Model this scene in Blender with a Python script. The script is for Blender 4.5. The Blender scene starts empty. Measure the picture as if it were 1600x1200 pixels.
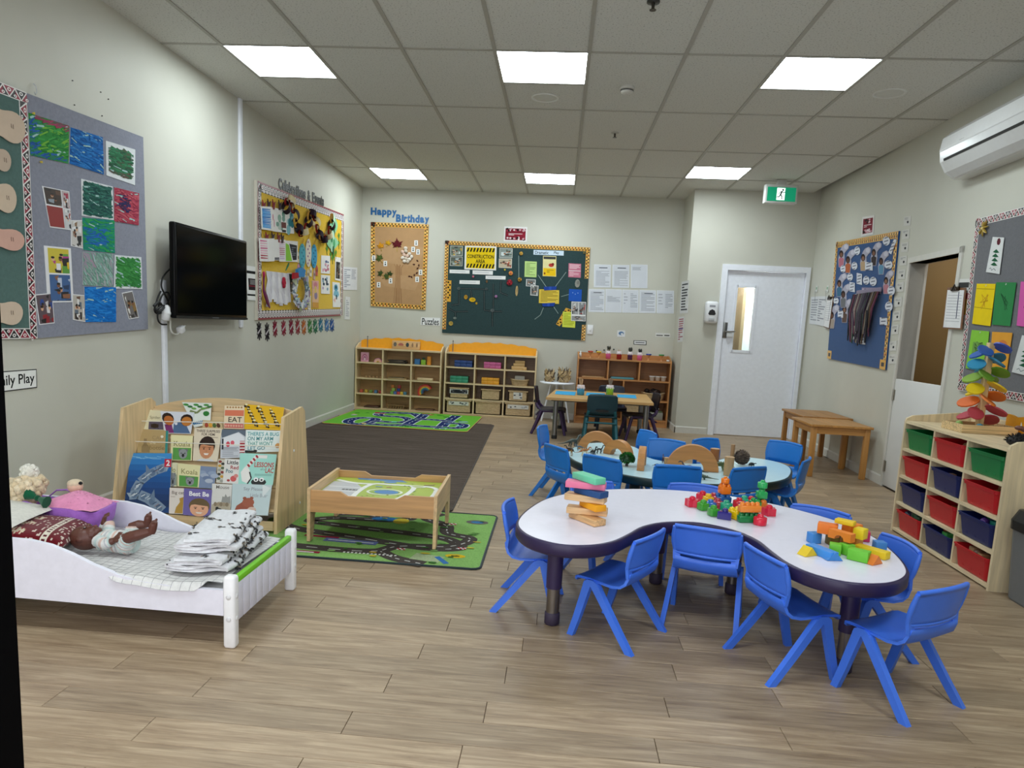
import bpy, math, random
from math import pi, sin, cos, radians as R
from mathutils import Matrix, Vector
S = bpy.context.scene
C = S.collection
CAMP = Vector((2.7232, 0.0, 1.2257)); FOC = 1105.76; PPX, PPY = 785.38, 668.15
def cam_axes(yaw, pitch, roll):
    f = Vector((sin(yaw)*cos(pitch), cos(yaw)*cos(pitch), sin(pitch)))
    r = Vector((cos(yaw), -sin(yaw), 0)); u = r.cross(f)
    return cos(roll)*r + sin(roll)*u, -sin(roll)*r + cos(roll)*u, f
AXR, AXU, AXF = cam_axes(-0.0724338, -0.1432227, 0.0488504)
cd = bpy.data.cameras.new('camera'); cam = bpy.data.objects.new('camera', cd); C.objects.link(cam)
cam.matrix_world = Matrix(((AXR.x, AXU.x, -AXF.x, CAMP.x), (AXR.y, AXU.y, -AXF.y, CAMP.y), (AXR.z, AXU.z, -AXF.z, CAMP.z), (0, 0, 0, 1)))
cd.sensor_width = 36; cd.lens = FOC/1600*36; cd.shift_x = (800-PPX)/1600; cd.shift_y = (PPY-600)/1600
cd.clip_start = .05; S.camera = cam
w = bpy.data.worlds.new('world'); S.world = w; w.use_nodes = True
w.node_tree.nodes['Background'].inputs[0].default_value = (.93, .95, 1., 1)
w.node_tree.nodes['Background'].inputs[1].default_value = 1.25
S.view_settings.view_transform = 'Standard'; S.view_settings.look = 'None'
S.view_settings.exposure = 1.0; S.view_settings.gamma = 1; S.view_settings.use_curve_mapping = False
S.cycles.max_bounces = 8; S.cycles.diffuse_bounces = 5; S.cycles.use_denoising = True
PANEL_POWER = 10.6
def ray(x, y):
    return ((x-PPX)/FOC)*AXR - ((y-PPY)/FOC)*AXU + AXF
def pln(x, y, p0, n):
    d = ray(x, y); p0 = Vector(p0); n = Vector(n)
    return CAMP + d*((p0-CAMP).dot(n)/d.dot(n))
def fl(x, y, z=0.): return pln(x, y, (0, 0, z), (0, 0, 1))
def at(x, y, Y): return pln(x, y, (0, Y, 0), (0, 1, 0))
def lin(h):
    if not isinstance(h, str): return h
    h = h.lstrip('#'); o = []
    for i in (0, 2, 4):
        c = int(h[i:i+2], 16)/255; o.append(c/12.92 if c <= .04045 else ((c+.055)/1.055)**2.4)
    return (o[0], o[1], o[2], 1.)
MATS = {}
def new_mat(name):
    m = bpy.data.materials.new(name); m.use_nodes = True; MATS[name] = m
    nt = m.node_tree; return m, nt, nt.nodes['Principled BSDF']
def N(nt, typ, **kw):
    n = nt.nodes.new(typ)
    for k, v in kw.items():
        if k in n.inputs: n.inputs[k].default_value = v
        else: setattr(n, k, v)
    return n
def attr_mat(name, rough=.5, amp=.06, scale=(30, 30, 30), bump=0., bscale=200., metal=0., spec=.5, sheen=0., coat=0.):
    """colour from the mesh, broken up by a little procedural noise"""
    m, nt, b = new_mat(name); L = nt.links
    a = N(nt, 'ShaderNodeAttribute', attribute_name='Col')
    tc = N(nt, 'ShaderNodeTexCoord'); mp = N(nt, 'ShaderNodeMapping'); mp.inputs['Scale'].default_value = scale
    no = N(nt, 'ShaderNodeTexNoise', Scale=1., Detail=4.)
    mr = N(nt, 'ShaderNodeMapRange'); mr.inputs['From Min'].default_value = .3; mr.inputs['From Max'].default_value = .7
    mr.inputs['To Min'].default_value = 1-amp; mr.inputs['To Max'].default_value = 1+amp*.6
    mx = N(nt, 'ShaderNodeVectorMath', operation='SCALE')
    L.new(tc.outputs['Object'], mp.inputs[0]); L.new(mp.outputs[0], no.inputs['Vector']); L.new(no.outputs[0], mr.inputs[0])
    L.new(a.outputs['Color'], mx.inputs[0]); L.new(mr.outputs[0], mx.inputs['Scale']); L.new(mx.outputs[0], b.inputs['Base Color'])
    b.inputs['Roughness'].default_value = rough; b.inputs['Metallic'].default_value = metal
    b.inputs['Specular IOR Level'].default_value = spec; b.inputs['Coat Weight'].default_value = coat
    b.inputs['Sheen Weight'].default_value = sheen
    if bump:
        n2 = N(nt, 'ShaderNodeTexNoise', Scale=bscale, Detail=3.); bp = N(nt, 'ShaderNodeBump', Strength=bump, Distance=.004)
        L.new(tc.outputs['Object'], n2.inputs['Vector']); L.new(n2.outputs[0], bp.inputs['Height']); L.new(bp.outputs[0], b.inputs['Normal'])
    return m
attr_mat('paint', .5, .04)
attr_mat('plastic', .38, .03, bump=.06, bscale=400)
attr_mat('gloss', .16, .02, spec=.5)
attr_mat('laminate', .22, .02)
attr_mat('paper', .75, .05, (14, 14, 14), spec=.2)
attr_mat('shiny_paper', .3, .03, (9, 9, 9))
attr_mat('fabric', .95, .10, (60, 60, 60), bump=.5, bscale=350, spec=.1, sheen=.2)
attr_mat('fluffy', .95, .22, (90, 90, 90), bump=1., bscale=160, spec=.1, sheen=.4)
attr_mat('metal', .3, .04, metal=1.)
attr_mat('rubber', .6, .05, bump=.2)
attr_mat('wood_x', .42, .20, (3, 45, 45)); attr_mat('wood_y', .42, .20, (45, 3, 45)); attr_mat('wood_z', .42, .20, (45, 45, 3))
attr_mat('pine_x', .5, .42, (5, 120, 120)); attr_mat('skin', .42, .06)
attr_mat('rug', .95, .18, (120, 120, 120), bump=.6, bscale=500, spec=.1)
def wall_mat(name, col):
    m, nt, b = new_mat(name); L = nt.links
    tc = N(nt, 'ShaderNodeTexCoord'); no = N(nt, 'ShaderNodeTexNoise', Scale=1.1, Detail=5.); n2 = N(nt, 'ShaderNodeTexNoise', Scale=220., Detail=2.)
    cr = N(nt, 'ShaderNodeValToRGB'); c = lin(col)
    cr.color_ramp.elements[0].color = tuple(x*.93 for x in c[:3])+(1,); cr.color_ramp.elements[1].color = tuple(x*1.05 for x in c[:3])+(1,)
    cr.color_ramp.elements[0].position = .3; cr.color_ramp.elements[1].position = .7
    bp = N(nt, 'ShaderNodeBump', Strength=.12, Distance=.002)
    L.new(tc.outputs['Object'], no.inputs['Vector']); L.new(tc.outputs['Object'], n2.inputs['Vector'])
    L.new(no.outputs[0], cr.inputs[0]); L.new(cr.outputs[0], b.inputs['Base Color']); L.new(n2.outputs[0], bp.inputs['Height']); L.new(bp.outputs[0], b.inputs['Normal'])
    b.inputs['Roughness'].default_value = .55; b.inputs['Specular IOR Level'].default_value = .35
    return m
wall_mat('wall', '#c6c5ba'); wall_mat('wall_white', '#d9d9d8')
wall_mat('corridor', '#8f7850')
def plank_mat():
    m, nt, b = new_mat('plank'); L = nt.links
    tc = N(nt, 'ShaderNodeTexCoord'); oi = N(nt, 'ShaderNodeObjectInfo')
    ad = N(nt, 'ShaderNodeVectorMath', operation='ADD'); sc = N(nt, 'ShaderNodeVectorMath', operation='SCALE'); sc.inputs['Scale'].default_value = 37.
    cb = N(nt, 'ShaderNodeCombineXYZ')
    for k in range(3): L.new(oi.outputs['Random'], cb.inputs[k])
    L.new(cb.outputs[0], sc.inputs[0]); L.new(tc.outputs['Object'], ad.inputs[0]); L.new(sc.outputs[0], ad.inputs[1])
    mp = N(nt, 'ShaderNodeMapping'); mp.inputs['Scale'].default_value = (3.5, 42, 42); L.new(ad.outputs[0], mp.inputs[0])
    n1 = N(nt, 'ShaderNodeTexNoise', Scale=1., Detail=8., Roughness=.65, Distortion=.6); L.new(mp.outputs[0], n1.inputs['Vector'])
    mp2 = N(nt, 'ShaderNodeMapping'); mp2.inputs['Scale'].default_value = (7, 330, 100); L.new(ad.outputs[0], mp2.inputs[0])
    n2 = N(nt, 'ShaderNodeTexNoise', Scale=1., Detail=3.); L.new(mp2.outputs[0], n2.inputs['Vector'])
    cr = N(nt, 'ShaderNodeValToRGB'); e = cr.color_ramp.elements
    e[0].position = .25; e[0].color = lin('#7d664f'); e[1].position = .75; e[1].color = lin('#bfa98d')
    k = e.new(.5); k.color = lin('#a08a70')
    L.new(n1.outputs[0], cr.inputs[0])
    m1 = N(nt, 'ShaderNodeMapRange'); m1.inputs['To Min'].default_value = .62; m1.inputs['To Max'].default_value = 1.3; L.new(n2.outputs[0], m1.inputs[0])
    m2 = N(nt, 'ShaderNodeMapRange'); m2.inputs['To Min'].default_value = .84; m2.inputs['To Max'].default_value = 1.12; L.new(oi.outputs['Random'], m2.inputs[0])
    mu = N(nt, 'ShaderNodeMath', operation='MULTIPLY'); L.new(m1.outputs[0], mu.inputs[0]); L.new(m2.outputs[0], mu.inputs[1])
    vs = N(nt, 'ShaderNodeVectorMath', operation='SCALE'); L.new(cr.outputs[0], vs.inputs[0]); L.new(mu.outputs[0], vs.inputs['Scale'])
    L.new(vs.outputs[0], b.inputs['Base Color']); b.inputs['Roughness'].default_value = .42
    bp = N(nt, 'ShaderNodeBump', Strength=.12, Distance=.002); L.new(n2.outputs[0], bp.inputs['Height']); L.new(bp.outputs[0], b.inputs['Normal'])
plank_mat()
def tile_mat():
    m, nt, b = new_mat('ceiling_tile'); L = nt.links
    tc = N(nt, 'ShaderNodeTexCoord'); oi = N(nt, 'ShaderNodeObjectInfo')
    vo = N(nt, 'ShaderNodeTexNoise', Scale=95., Detail=3.); n2 = N(nt, 'ShaderNodeTexVoronoi', Scale=55.)
    L.new(tc.outputs['Object'], vo.inputs['Vector']); L.new(tc.outputs['Object'], n2.inputs['Vector'])
    cr = N(nt, 'ShaderNodeValToRGB'); e = cr.color_ramp.elements
    e[0].position = .30; e[0].color = lin('#9c9c97'); e[1].position = .42; e[1].color = lin('#d2d2cd')
    L.new(vo.outputs[0], cr.inputs[0]); L.new(cr.outputs[0], b.inputs['Base Color']); b.inputs['Roughness'].default_value = .9
    bp = N(nt, 'ShaderNodeBump', Strength=.35, Distance=.003); L.new(vo.outputs[0], bp.inputs['Height']); L.new(bp.outputs[0], b.inputs['Normal'])
tile_mat()
def carpet_mat():
    m, nt, b = new_mat('carpet'); L = nt.links
    tc = N(nt, 'ShaderNodeTexCoord'); n1 = N(nt, 'ShaderNodeTexNoise', Scale=380., Detail=2.)
    mp = N(nt, 'ShaderNodeMapping'); mp.inputs['Scale'].default_value = (2, 30, 1); n3 = N(nt, 'ShaderNodeTexNoise', Scale=1., Detail=3.)
    L.new(tc.outputs['Object'], n1.inputs['Vector']); L.new(tc.outputs['Object'], mp.inputs[0]); L.new(mp.outputs[0], n3.inputs['Vector'])
    mu = N(nt, 'ShaderNodeMath', operation='ADD'); L.new(n1.outputs[0], mu.inputs[0]); L.new(n3.outputs[0], mu.inputs[1])
    cr = N(nt, 'ShaderNodeValToRGB'); e = cr.color_ramp.elements
    e[0].position = .6; e[0].color = lin('#433a34'); e[1].position = 1.; e[1].color = lin('#675b53')
    mh = N(nt, 'ShaderNodeMath', operation='MULTIPLY'); mh.inputs[1].default_value = .8; L.new(mu.outputs[0], mh.inputs[0])
    L.new(mh.outputs[0], cr.inputs[0]); L.new(cr.outputs[0], b.inputs['Base Color']); b.inputs['Roughness'].default_value = .95
    b.inputs['Specular IOR Level'].default_value = .1
    bp = N(nt, 'ShaderNodeBump', Strength=.6, Distance=.004); L.new(n1.outputs[0], bp.inputs['Height']); L.new(bp.outputs[0], b.inputs['Normal'])
carpet_mat()
def weave_mat(name, c1, c2, sc=1.):
    m, nt, b = new_mat(name); L = nt.links
    tc = N(nt, 'ShaderNodeTexCoord'); mp = N(nt, 'ShaderNodeMapping'); mp.inputs['Scale'].default_value = (14*sc, 14*sc, 42*sc); L.new(tc.outputs['Object'], mp.inputs[0])
    n1 = N(nt, 'ShaderNodeTexNoise', Scale=2.2, Detail=4.); wv = N(nt, 'ShaderNodeTexWave', Scale=1.2, Distortion=7., Detail=2., bands_direction='Z')
    L.new(mp.outputs[0], n1.inputs['Vector']); L.new(mp.outputs[0], wv.inputs['Vector'])
    ad = N(nt, 'ShaderNodeMath', operation='ADD'); L.new(n1.outputs[0], ad.inputs[0]); L.new(wv.outputs['Fac'], ad.inputs[1])
    mh = N(nt, 'ShaderNodeMath', operation='MULTIPLY'); mh.inputs[1].default_value = .55; L.new(ad.outputs[0], mh.inputs[0])
    cr = N(nt, 'ShaderNodeValToRGB'); e = cr.color_ramp.elements; e[0].position = .2; e[0].color = lin(c1); e[1].position = .75; e[1].color = lin(c2)
    L.new(mh.outputs[0], cr.inputs[0]); L.new(cr.outputs[0], b.inputs['Base Color']); b.inputs['Roughness'].default_value = .8
    bp = N(nt, 'ShaderNodeBump', Strength=.7, Distance=.006); L.new(mh.outputs[0], bp.inputs['Height']); L.new(bp.outputs[0], b.inputs['Normal'])
weave_mat('wicker', '#86683f', '#dcc196'); weave_mat('wicker_dark', '#4a3322', '#9a7750')
def simple(name, col, rough=.5, metal=0., emit=0., trans=0., spec=.5):
    m, nt, b = new_mat(name); L = nt.links
    if not emit and not trans:
        tc = N(nt, 'ShaderNodeTexCoord'); no = N(nt, 'ShaderNodeTexNoise', Scale=25., Detail=3.); cr = N(nt, 'ShaderNodeValToRGB'); c = lin(col)
        cr.color_ramp.elements[0].color = tuple(x*.92 for x in c[:3])+(1,); cr.color_ramp.elements[1].color = tuple(x*1.06 for x in c[:3])+(1,)
        L.new(tc.outputs['Object'], no.inputs['Vector']); L.new(no.outputs[0], cr.inputs[0]); L.new(cr.outputs[0], b.inputs['Base Color'])
    else: b.inputs['Base Color'].default_value = lin(col)
    b.inputs['Roughness'].default_value = rough; b.inputs['Metallic'].default_value = metal; b.inputs['Specular IOR Level'].default_value = spec
    b.inputs['Transmission Weight'].default_value = trans
    if emit: b.inputs['Emission Color'].default_value = lin(col); b.inputs['Emission Strength'].default_value = emit
simple('light_panel', '#f0fcff', .5, emit=PANEL_POWER); simple('exit_green', '#0b8a63', .4, emit=.35); simple('exit_white', '#eafff6', .4, emit=.8)
simple('white_plastic', '#e6e7ea', .35); simple('white_paint', '#eff2fb', .4); simple('black_frame', '#020203', .7, spec=.05); simple('black_plastic', '#070708', .3, spec=.15)
simple('screen', '#020203', .12, spec=.05); simple('glass', '#e8f2f0', .02, trans=1.); simple('steel', '#a8a8a6', .32, 1.); simple('grid_bar', '#a9a69e', .5)
simple('dark_void', '#241a10', .9); simple('skirting', '#cfcdc6', .45)
TXT = {}
def text_shape(s, bold=0.):
    """flat triangles of a word, normalised to 0..1 in both directions, and its width / height"""
    k = (s, bold)
    if k not in TXT:
        cu = bpy.data.curves.new('lettering', 'FONT'); cu.body = s; cu.offset = bold; cu.resolution_u = 3
        ob = bpy.data.objects.new('lettering', cu); C.objects.link(ob)
        me = bpy.data.meshes.new_from_object(ob.evaluated_get(bpy.context.evaluated_depsgraph_get()))
        vs = [tuple(v.co) for v in me.vertices]; fs = [tuple(p.vertices) for p in me.polygons]
        bpy.data.objects.remove(ob); bpy.data.curves.remove(cu); bpy.data.meshes.remove(me)
        x0 = min(v[0] for v in vs); x1 = max(v[0] for v in vs); y0 = min(v[1] for v in vs); y1 = max(v[1] for v in vs)
        TXT[k] = ([((v[0]-x0)/(x1-x0), (v[1]-y0)/(y1-y0)) for v in vs], fs, (x1-x0)/(y1-y0))
    return TXT[k]
class MB:
    def __init__(s): s.v = []; s.f = []; s.c = []; s.sm = []; s.M = Matrix(); s.col = (.8, .8, .8, 1); s.smooth = False
    def add(s, vs, fs, col=None, smooth=None):
        o = len(s.v); M = s.M; s.v += [tuple(M @ Vector(p)) for p in vs]; c = lin(col) if col is not None else s.col
        sm = s.smooth if smooth is None else smooth
        for f in fs: s.f.append(tuple(i+o for i in f)); s.c.append(c); s.sm.append(sm)
        return s
    def box(s, x0, x1, y0, y1, z0, z1, col=None):
        v = [(x, y, z) for z in (z0, z1) for y in (y0, y1) for x in (x0, x1)]
        return s.add(v, [(0, 2, 3, 1), (4, 5, 7, 6), (0, 1, 5, 4), (2, 6, 7, 3), (0, 4, 6, 2), (1, 3, 7, 5)], col, False)
    def cbox(s, c, d, col=None):
        return s.box(c[0]-d[0]/2, c[0]+d[0]/2, c[1]-d[1]/2, c[1]+d[1]/2, c[2]-d[2]/2, c[2]+d[2]/2, col)
    def rbox(s, c, d, r=.006, col=None, n=2):
        """box with rounded vertical and horizontal edges (chamfered prism)"""
        x, y, z = d[0]/2, d[1]/2, d[2]/2; r = min(r, x*.9, y*.9, z*.9); rings = []
        lv = [(-z, r), (-z+r*.3, r*.3), (-z+r, 0), (z-r, 0), (z-r*.3, r*.3), (z, r)]
        for zz, ins in lv:
            ring = []
            for sx, sy, a0 in ((1, 1, 0), (-1, 1, 90), (-1, -1, 180), (1, -1, 270)):
                for k in range(n+1):
                    a = R(a0+90*k/n); ring.append((c[0]+sx*(x-r)+(r-ins)*cos(a), c[1]+sy*(y-r)+(r-ins)*sin(a), c[2]+zz))
            rings.append(ring)
        return s.loft(rings, col, True, True)
    def loft(s, rings, col=None, caps=True, smooth=None, closed=True):
        n = len(rings[0]); v = [p for r in rings for p in r]; f = []
        for i in range(len(rings)-1):
            for j in range(n if closed else n-1):
                a = i*n+j; b = i*n+(j+1) % n; f.append((a, b, b+n, a+n))
        s.add(v, f, col, smooth)
        if caps:
            s.add(rings[0], [tuple(range(n))[::-1]], col, False); s.add(rings[-1], [tuple(range(n))], col, False)
        return s
    def prism(s, poly, a, b, plane='xz', col=None, smooth=False):
        """extrude a 2D outline from a to b along the third axis"""
        P = {'xz': lambda p, t: (p[0], t, p[1]), 'xy': lambda p, t: (p[0], p[1], t), 'yz': lambda p, t: (t, p[0], p[1])}[plane]
        n = len(poly); v = [P(p, a) for p in poly]+[P(p, b) for p in poly]
        s.add(v, [(i, (i+1) % n, n+(i+1) % n, n+i) for i in range(n)], col, smooth)
        return s.add(v, [tuple(range(n))[::-1], tuple(range(n, 2*n))], col, False)
    def flat(s, poly, t, plane='xz', col=None):
        P = {'xz': lambda p: (p[0], t, p[1]), 'xy': lambda p: (p[0], p[1], t), 'yz': lambda p: (t, p[0], p[1])}[plane]
        return s.add([P(p) for p in poly], [tuple(range(len(poly)))], col, False)
    def tube(s, pts, rad, n=8, col=None, caps=True, smooth=True, flatten=None):
        pts = [Vector(p) for p in pts]; m = len(pts)
        rad = [rad]*m if not hasattr(rad, '__len__') else rad; rings = []; up = None
        for i, p in enumerate(pts):
            t = (pts[min(i+1, m-1)]-pts[max(i-1, 0)]).normalized()
            if up is None: up = Vector((0, 0, 1)) if abs(t.z) < .9 else Vector((0, 1, 0))
            x = t.cross(up); x = x.normalized() if x.length > 1e-6 else Vector((1, 0, 0)); y = x.cross(t).normalized(); up = y
            fx, fy = flatten or (1, 1)
            rings.append([tuple(p+x*(cos(2*pi*k/n)*rad[i]*fx)+y*(sin(2*pi*k/n)*rad[i]*fy)) for k in range(n)])
        return s.loft(rings, col, caps, smooth)
    def bar(s, a, b, wx, wy, col=None, ux=(1, 0, 0)):
        """straight bar of rectangular section"""
        a, b = Vector(a), Vector(b); t = (b-a).normalized(); x = Vector(ux); x = (x-t*x.dot(t)).normalized(); y = t.cross(x)
        q = [(-1, -1), (1, -1), (1, 1), (-1, 1)]
        return s.loft([[tuple(p+x*(i*wx/2)+y*(j*wy/2)) for i, j in q] for p in (a, b)], col, True, False)
    def lathe(s, prof, n=16, c=(0, 0, 0), col=None, smooth=True, caps=True):
        return s.loft([[(c[0]+r*cos(2*pi*k/n), c[1]+r*sin(2*pi*k/n), c[2]+z) for k in range(n)] for r, z in prof], col, caps, smooth)
    def ell(s, c, r, n=10, m=6, col=None):
        r = (r, r, r) if not hasattr(r, '__len__') else r
        return s.loft([[(c[0]+r[0]*sin(pi*i/m)*cos(2*pi*k/n), c[1]+r[1]*sin(pi*i/m)*sin(2*pi*k/n), c[2]-r[2]*cos(pi*i/m)) for k in range(n)]
                       for i in [.08]+list(range(1, m))+[m-.08]], col, True, True)
    def text(s, t, x0, x1, z0, z1, y, plane='xz', col=None, bold=.01, keep=True):
        vs, fs, asp = text_shape(t, bold)
        if keep:
            w, h = x1-x0, z1-z0
            if w/h > asp: d = (w-h*asp)/2; x0 += d; x1 -= d
            else: d = (h-w/asp)/2; z0 += d; z1 -= d
        P = {'xz': lambda a, b: (a, y, b), 'xy': lambda a, b: (a, b, y)}[plane]
        return s.add([P(x0+(x1-x0)*p[0], z0+(z1-z0)*p[1]) for p in vs], fs, col, False)
    def build(s, name, mat, parent=None, loc=(0, 0, 0), rot=0., auto=True):
        me = bpy.data.meshes.new(name); me.from_pydata(s.v, [], s.f)
        at_ = me.color_attributes.new('Col', 'FLOAT_COLOR', 'CORNER'); arr = []
        for f, c in zip(s.f, s.c): arr += list(c)*len(f)
        at_.data.foreach_set('color', arr); me.polygons.foreach_set('use_smooth', s.sm)
        me.materials.append(MATS[mat]); me.update()
        o = bpy.data.objects.new(name, me); C.objects.link(o)
        o.location = loc; o.rotation_euler = (0, 0, rot) if not hasattr(rot, '__len__') else rot
        if parent: o.parent = parent
        return o
def tag(o, label=None, cat=None, group=None, kind=None):
    if label: o['label'] = label
    if cat: o['category'] = cat
    if group: o['group'] = group
    if kind: o['kind'] = kind
    return o
def thing(name, label, cat, loc=(0, 0, 0), rot=0., group=None):
    o = bpy.data.objects.new(name, None); C.objects.link(o); o.location = loc; o.empty_display_size = .05
    o.rotation_euler = (0, 0, rot) if not hasattr(rot, '__len__') else rot
    return tag(o, label, cat, group)
def dup(o, parent=None, loc=None, rot=None, label=None, group=None):
    c = o.copy(); C.objects.link(c)
    if parent: c.parent = parent
    if loc is not None: c.location = loc
    if rot is not None: c.rotation_euler = (0, 0, rot)
    if label: c['label'] = label
    if group: c['group'] = group
    for ch in list(o.children): dup(ch, c)
    return c
def struct(name, mb, mat, parent=None, **k):
    return tag(mb.build(name, mat, parent, **k), kind='structure')
def modify(o, *mods):
    """apply modifiers given as (type, settings)"""
    for t, kw in mods:
        md = o.modifiers.new(t, t)
        for k, v in kw.items(): setattr(md, k, v)
    bpy.context.view_layer.update()
    me = bpy.data.meshes.new_from_object(o.evaluated_get(bpy.context.evaluated_depsgraph_get()))
    nm = o.data.name; old = o.data; o.modifiers.clear(); o.data = me; bpy.data.meshes.remove(old); me.name = nm
    return o
def ellipse(cx, cy, rx, ry, n=14, a0=0): return [(cx+rx*cos(2*pi*i/n+a0), cy+ry*sin(2*pi*i/n+a0)) for i in range(n)]
class Wall:
    """a vertical plane: o a point on it, x the direction to the right as seen from the room"""
    def __init__(s, o, x):
        s.o = Vector(o); s.x = Vector(x).normalized(); s.n = s.x.cross(Vector((0, 0, 1))); s.rot = math.atan2(s.x.y, s.x.x)
    def uv(s, px, py, off=0.):
        p = pln(px, py, s.o+s.n*off, s.n)-s.o; return p.dot(s.x), p.z
    def world(s, u, v, off=0.): return s.o+s.x*u+s.n*(off+.0015)+Vector((0, 0, v))
WL = Wall((0, 0, 0), (0, 1, 0)); WB = Wall((0, 9.614, 0), (1, 0, 0)); WD = Wall((0, 8.945, 0), (1, 0, 0))
WR = Wall((5.57, 5.0, 0), (-.14, -3.945, 0)); WC = Wall((4.243, 0, 0), (0, -1, 0))
class Sheet:
    """a thin panel on a wall given by its corners (TL, TR, BR, BL); drawn on in unit coordinates, s right, t down"""
    def __init__(s, wall, pts, off=0., th=.0012, col='#ffffff', uv=False, thick_col=None):
        s.w = wall; s.off = off; s.th = th
        q = pts if uv else [wall.uv(*p, off+th) for p in pts]
        s.q = q; s.cu = sum(p[0] for p in q)/len(q); s.cv = sum(p[1] for p in q)/len(q)
        s.m = MB(); s.k = 0; s.loc = [(p[0]-s.cu, p[1]-s.cv) for p in q]
        s.m.prism(s.loc[::-1], -th, 0, 'xz', col)
    def at(s, a, b):
        p = s.loc; x = [(p[0][i]*(1-a)+p[1][i]*a)*(1-b)+(p[3][i]*(1-a)+p[2][i]*a)*b for i in (0, 1)]
        return x[0], x[1]
    def _y(s): s.k += 1; return -s.th-.0003-.00004*min(s.k, 30)-4e-6*max(0, s.k-30)
    def poly(s, pts, col): s.m.flat([s.at(*p) for p in pts][::-1], s._y(), 'xz', col); return s
    def rect(s, a0, b0, a1, b1, col): return s.poly([(a0, b0), (a1, b0), (a1, b1), (a0, b1)], col)
    def oval(s, a, b, ra, rb, col, n=12): return s.poly([(x, y) for x, y in ellipse(a, b, ra, rb, n)], col)
    def stroke(s, pts, wd, col):
        yy = s._y()
        for p, q in zip(pts, pts[1:]):
            a, b = Vector(s.at(*p)), Vector(s.at(*q)); d = (b-a)
            if d.length < 1e-6: continue
            n = Vector((-d.y, d.x)).normalized()*wd/2
            s.m.flat([tuple(a+n), tuple(a-n), tuple(b-n), tuple(b+n)], yy, 'xz', col)
        return s
    def text(s, t, a0, b0, a1, b1, col='#111111', bold=.01):
        vs, fs, asp = text_shape(t, bold); y = s._y()
        w = (Vector(s.at(a1, b0))-Vector(s.at(a0, b0))).length; h = (Vector(s.at(a0, b1))-Vector(s.at(a0, b0))).length
        if w/h > asp: d = (a1-a0)*(1-h*asp/w)/2; a0 += d; a1 -= d
        v = []
        for p in vs:
            x, z = s.at(a0+(a1-a0)*p[0], b1+(b0-b1)*p[1]); v.append((x, y, z))
        s.m.add(v, fs, col, False); return s
    def lines(s, n, a0, b0, a1, b1, col='#8b8d94', seed=0, fill=.45):
        r = random.Random(seed); y = s._y()
        for i in range(n):
            t = b0+(b1-b0)*i/n; e = a0+(a1-a0)*r.choice((1, 1, .9, .7, .4))
            s.m.flat([s.at(*p) for p in ((a0, t), (e, t), (e, t+(b1-b0)/n*fill), (a0, t+(b1-b0)/n*fill))][::-1], y, 'xz', col)
        return s
    def photo(s, a0, b0, a1, b1, pal, seed=0, n=9):
        """a small printed snapshot: a patchwork of its colours, with heads and clothes"""
        r = random.Random(seed); s.rect(a0, b0, a1, b1, pal[0]); W, H = a1-a0, b1-b0
        for i in range(n):
            x, y = r.random(), r.random(); ww, hh = .12+.3*r.random(), .1+.3*r.random()
            x1, y1 = min(1, x+ww), min(1, y+hh); d = .06*r.random()
            s.poly([(a0+W*x, b0+H*min(1, y+d)), (a0+W*x1, b0+H*y), (a0+W*max(0, x1-d), b0+H*y1), (a0+W*min(1, x+d), b0+H*max(0, y1-d))], pal[1+i % (len(pal)-1)])
        for i in range(3):
            x, y = .2+.6*r.random(), .3+.4*r.random()
            s.oval(a0+W*x, b0+H*y, W*.09, H*.09, r.choice(('#c58e6b', '#7a4a30', '#d9ab8a')), 8); s.oval(a0+W*x, b0+H*(y-.06), W*.09, H*.05, '#1a1310', 8)
        return s
    def build(s, name, label=None, cat=None, group=None, mat='paper', parent=None, kind=None):
        o = s.m.build(name, mat, None, s.w.world(s.cu, s.cv, s.off), s.w.rot)
        if parent: o.parent = parent; o.matrix_parent_inverse = Matrix.LocRotScale(parent.location, parent.rotation_euler, None).inverted()
        return tag(o, label, cat, group, kind)
def zoomed(sc, ox, oy): return lambda *pts: [(ox+p[0]*sc, oy+p[1]*sc) for p in pts]
def shaped(wall, uvs, off, th, col, mat, name, label, cat, group=None):
    """a cut-out of any outline on a wall, outline in wall coordinates"""
    cu = sum(p[0] for p in uvs)/len(uvs); cv = sum(p[1] for p in uvs)/len(uvs)
    m = MB(); m.prism([(p[0]-cu, p[1]-cv) for p in uvs], -th, 0, 'xz', col)
    return m, cu, cv, lambda: tag(m.build(name, mat, None, wall.world(cu, cv, off), wall.rot), label, cat, group)
XR0, YB, YD, XC, ZC = 5.57, 9.614, 8.945, 4.243, 2.955
rnd = random.Random(7)
def xr(y): return 5.57+(y-5.0)*.14/3.945
fb = MB(); fb.box(-.1, 6.0, -.6, 9.75, -.1, -.004, '#4c4034'); floor = struct('floor', fb, 'rubber')
PW, PLN = .127, .94
PLANKS = {}
def plank_mesh(L):
    k = round(L, 2)
    if k not in PLANKS:
        m = MB(); g = .0009; c = .0012; x0, x1, y0, y1 = g, L-g, g, PW-g
        m.loft([[(x0, y0, -.004), (x1, y0, -.004), (x1, y1, -.004), (x0, y1, -.004)], [(x0, y0, -c), (x1, y0, -c), (x1, y1, -c), (x0, y1, -c)],
                [(x0+c, y0+c, 0), (x1-c, y0+c, 0), (x1-c, y1-c, 0), (x0+c, y1-c, 0)]], '#8c7962', True, False)
        o = m.build('plank', 'plank', floor); PLANKS[k] = o.data; return o
    o = bpy.data.objects.new('plank', PLANKS[k]); C.objects.link(o); o.parent = floor; return o
row = 0; y = .9; far = MB()
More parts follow.
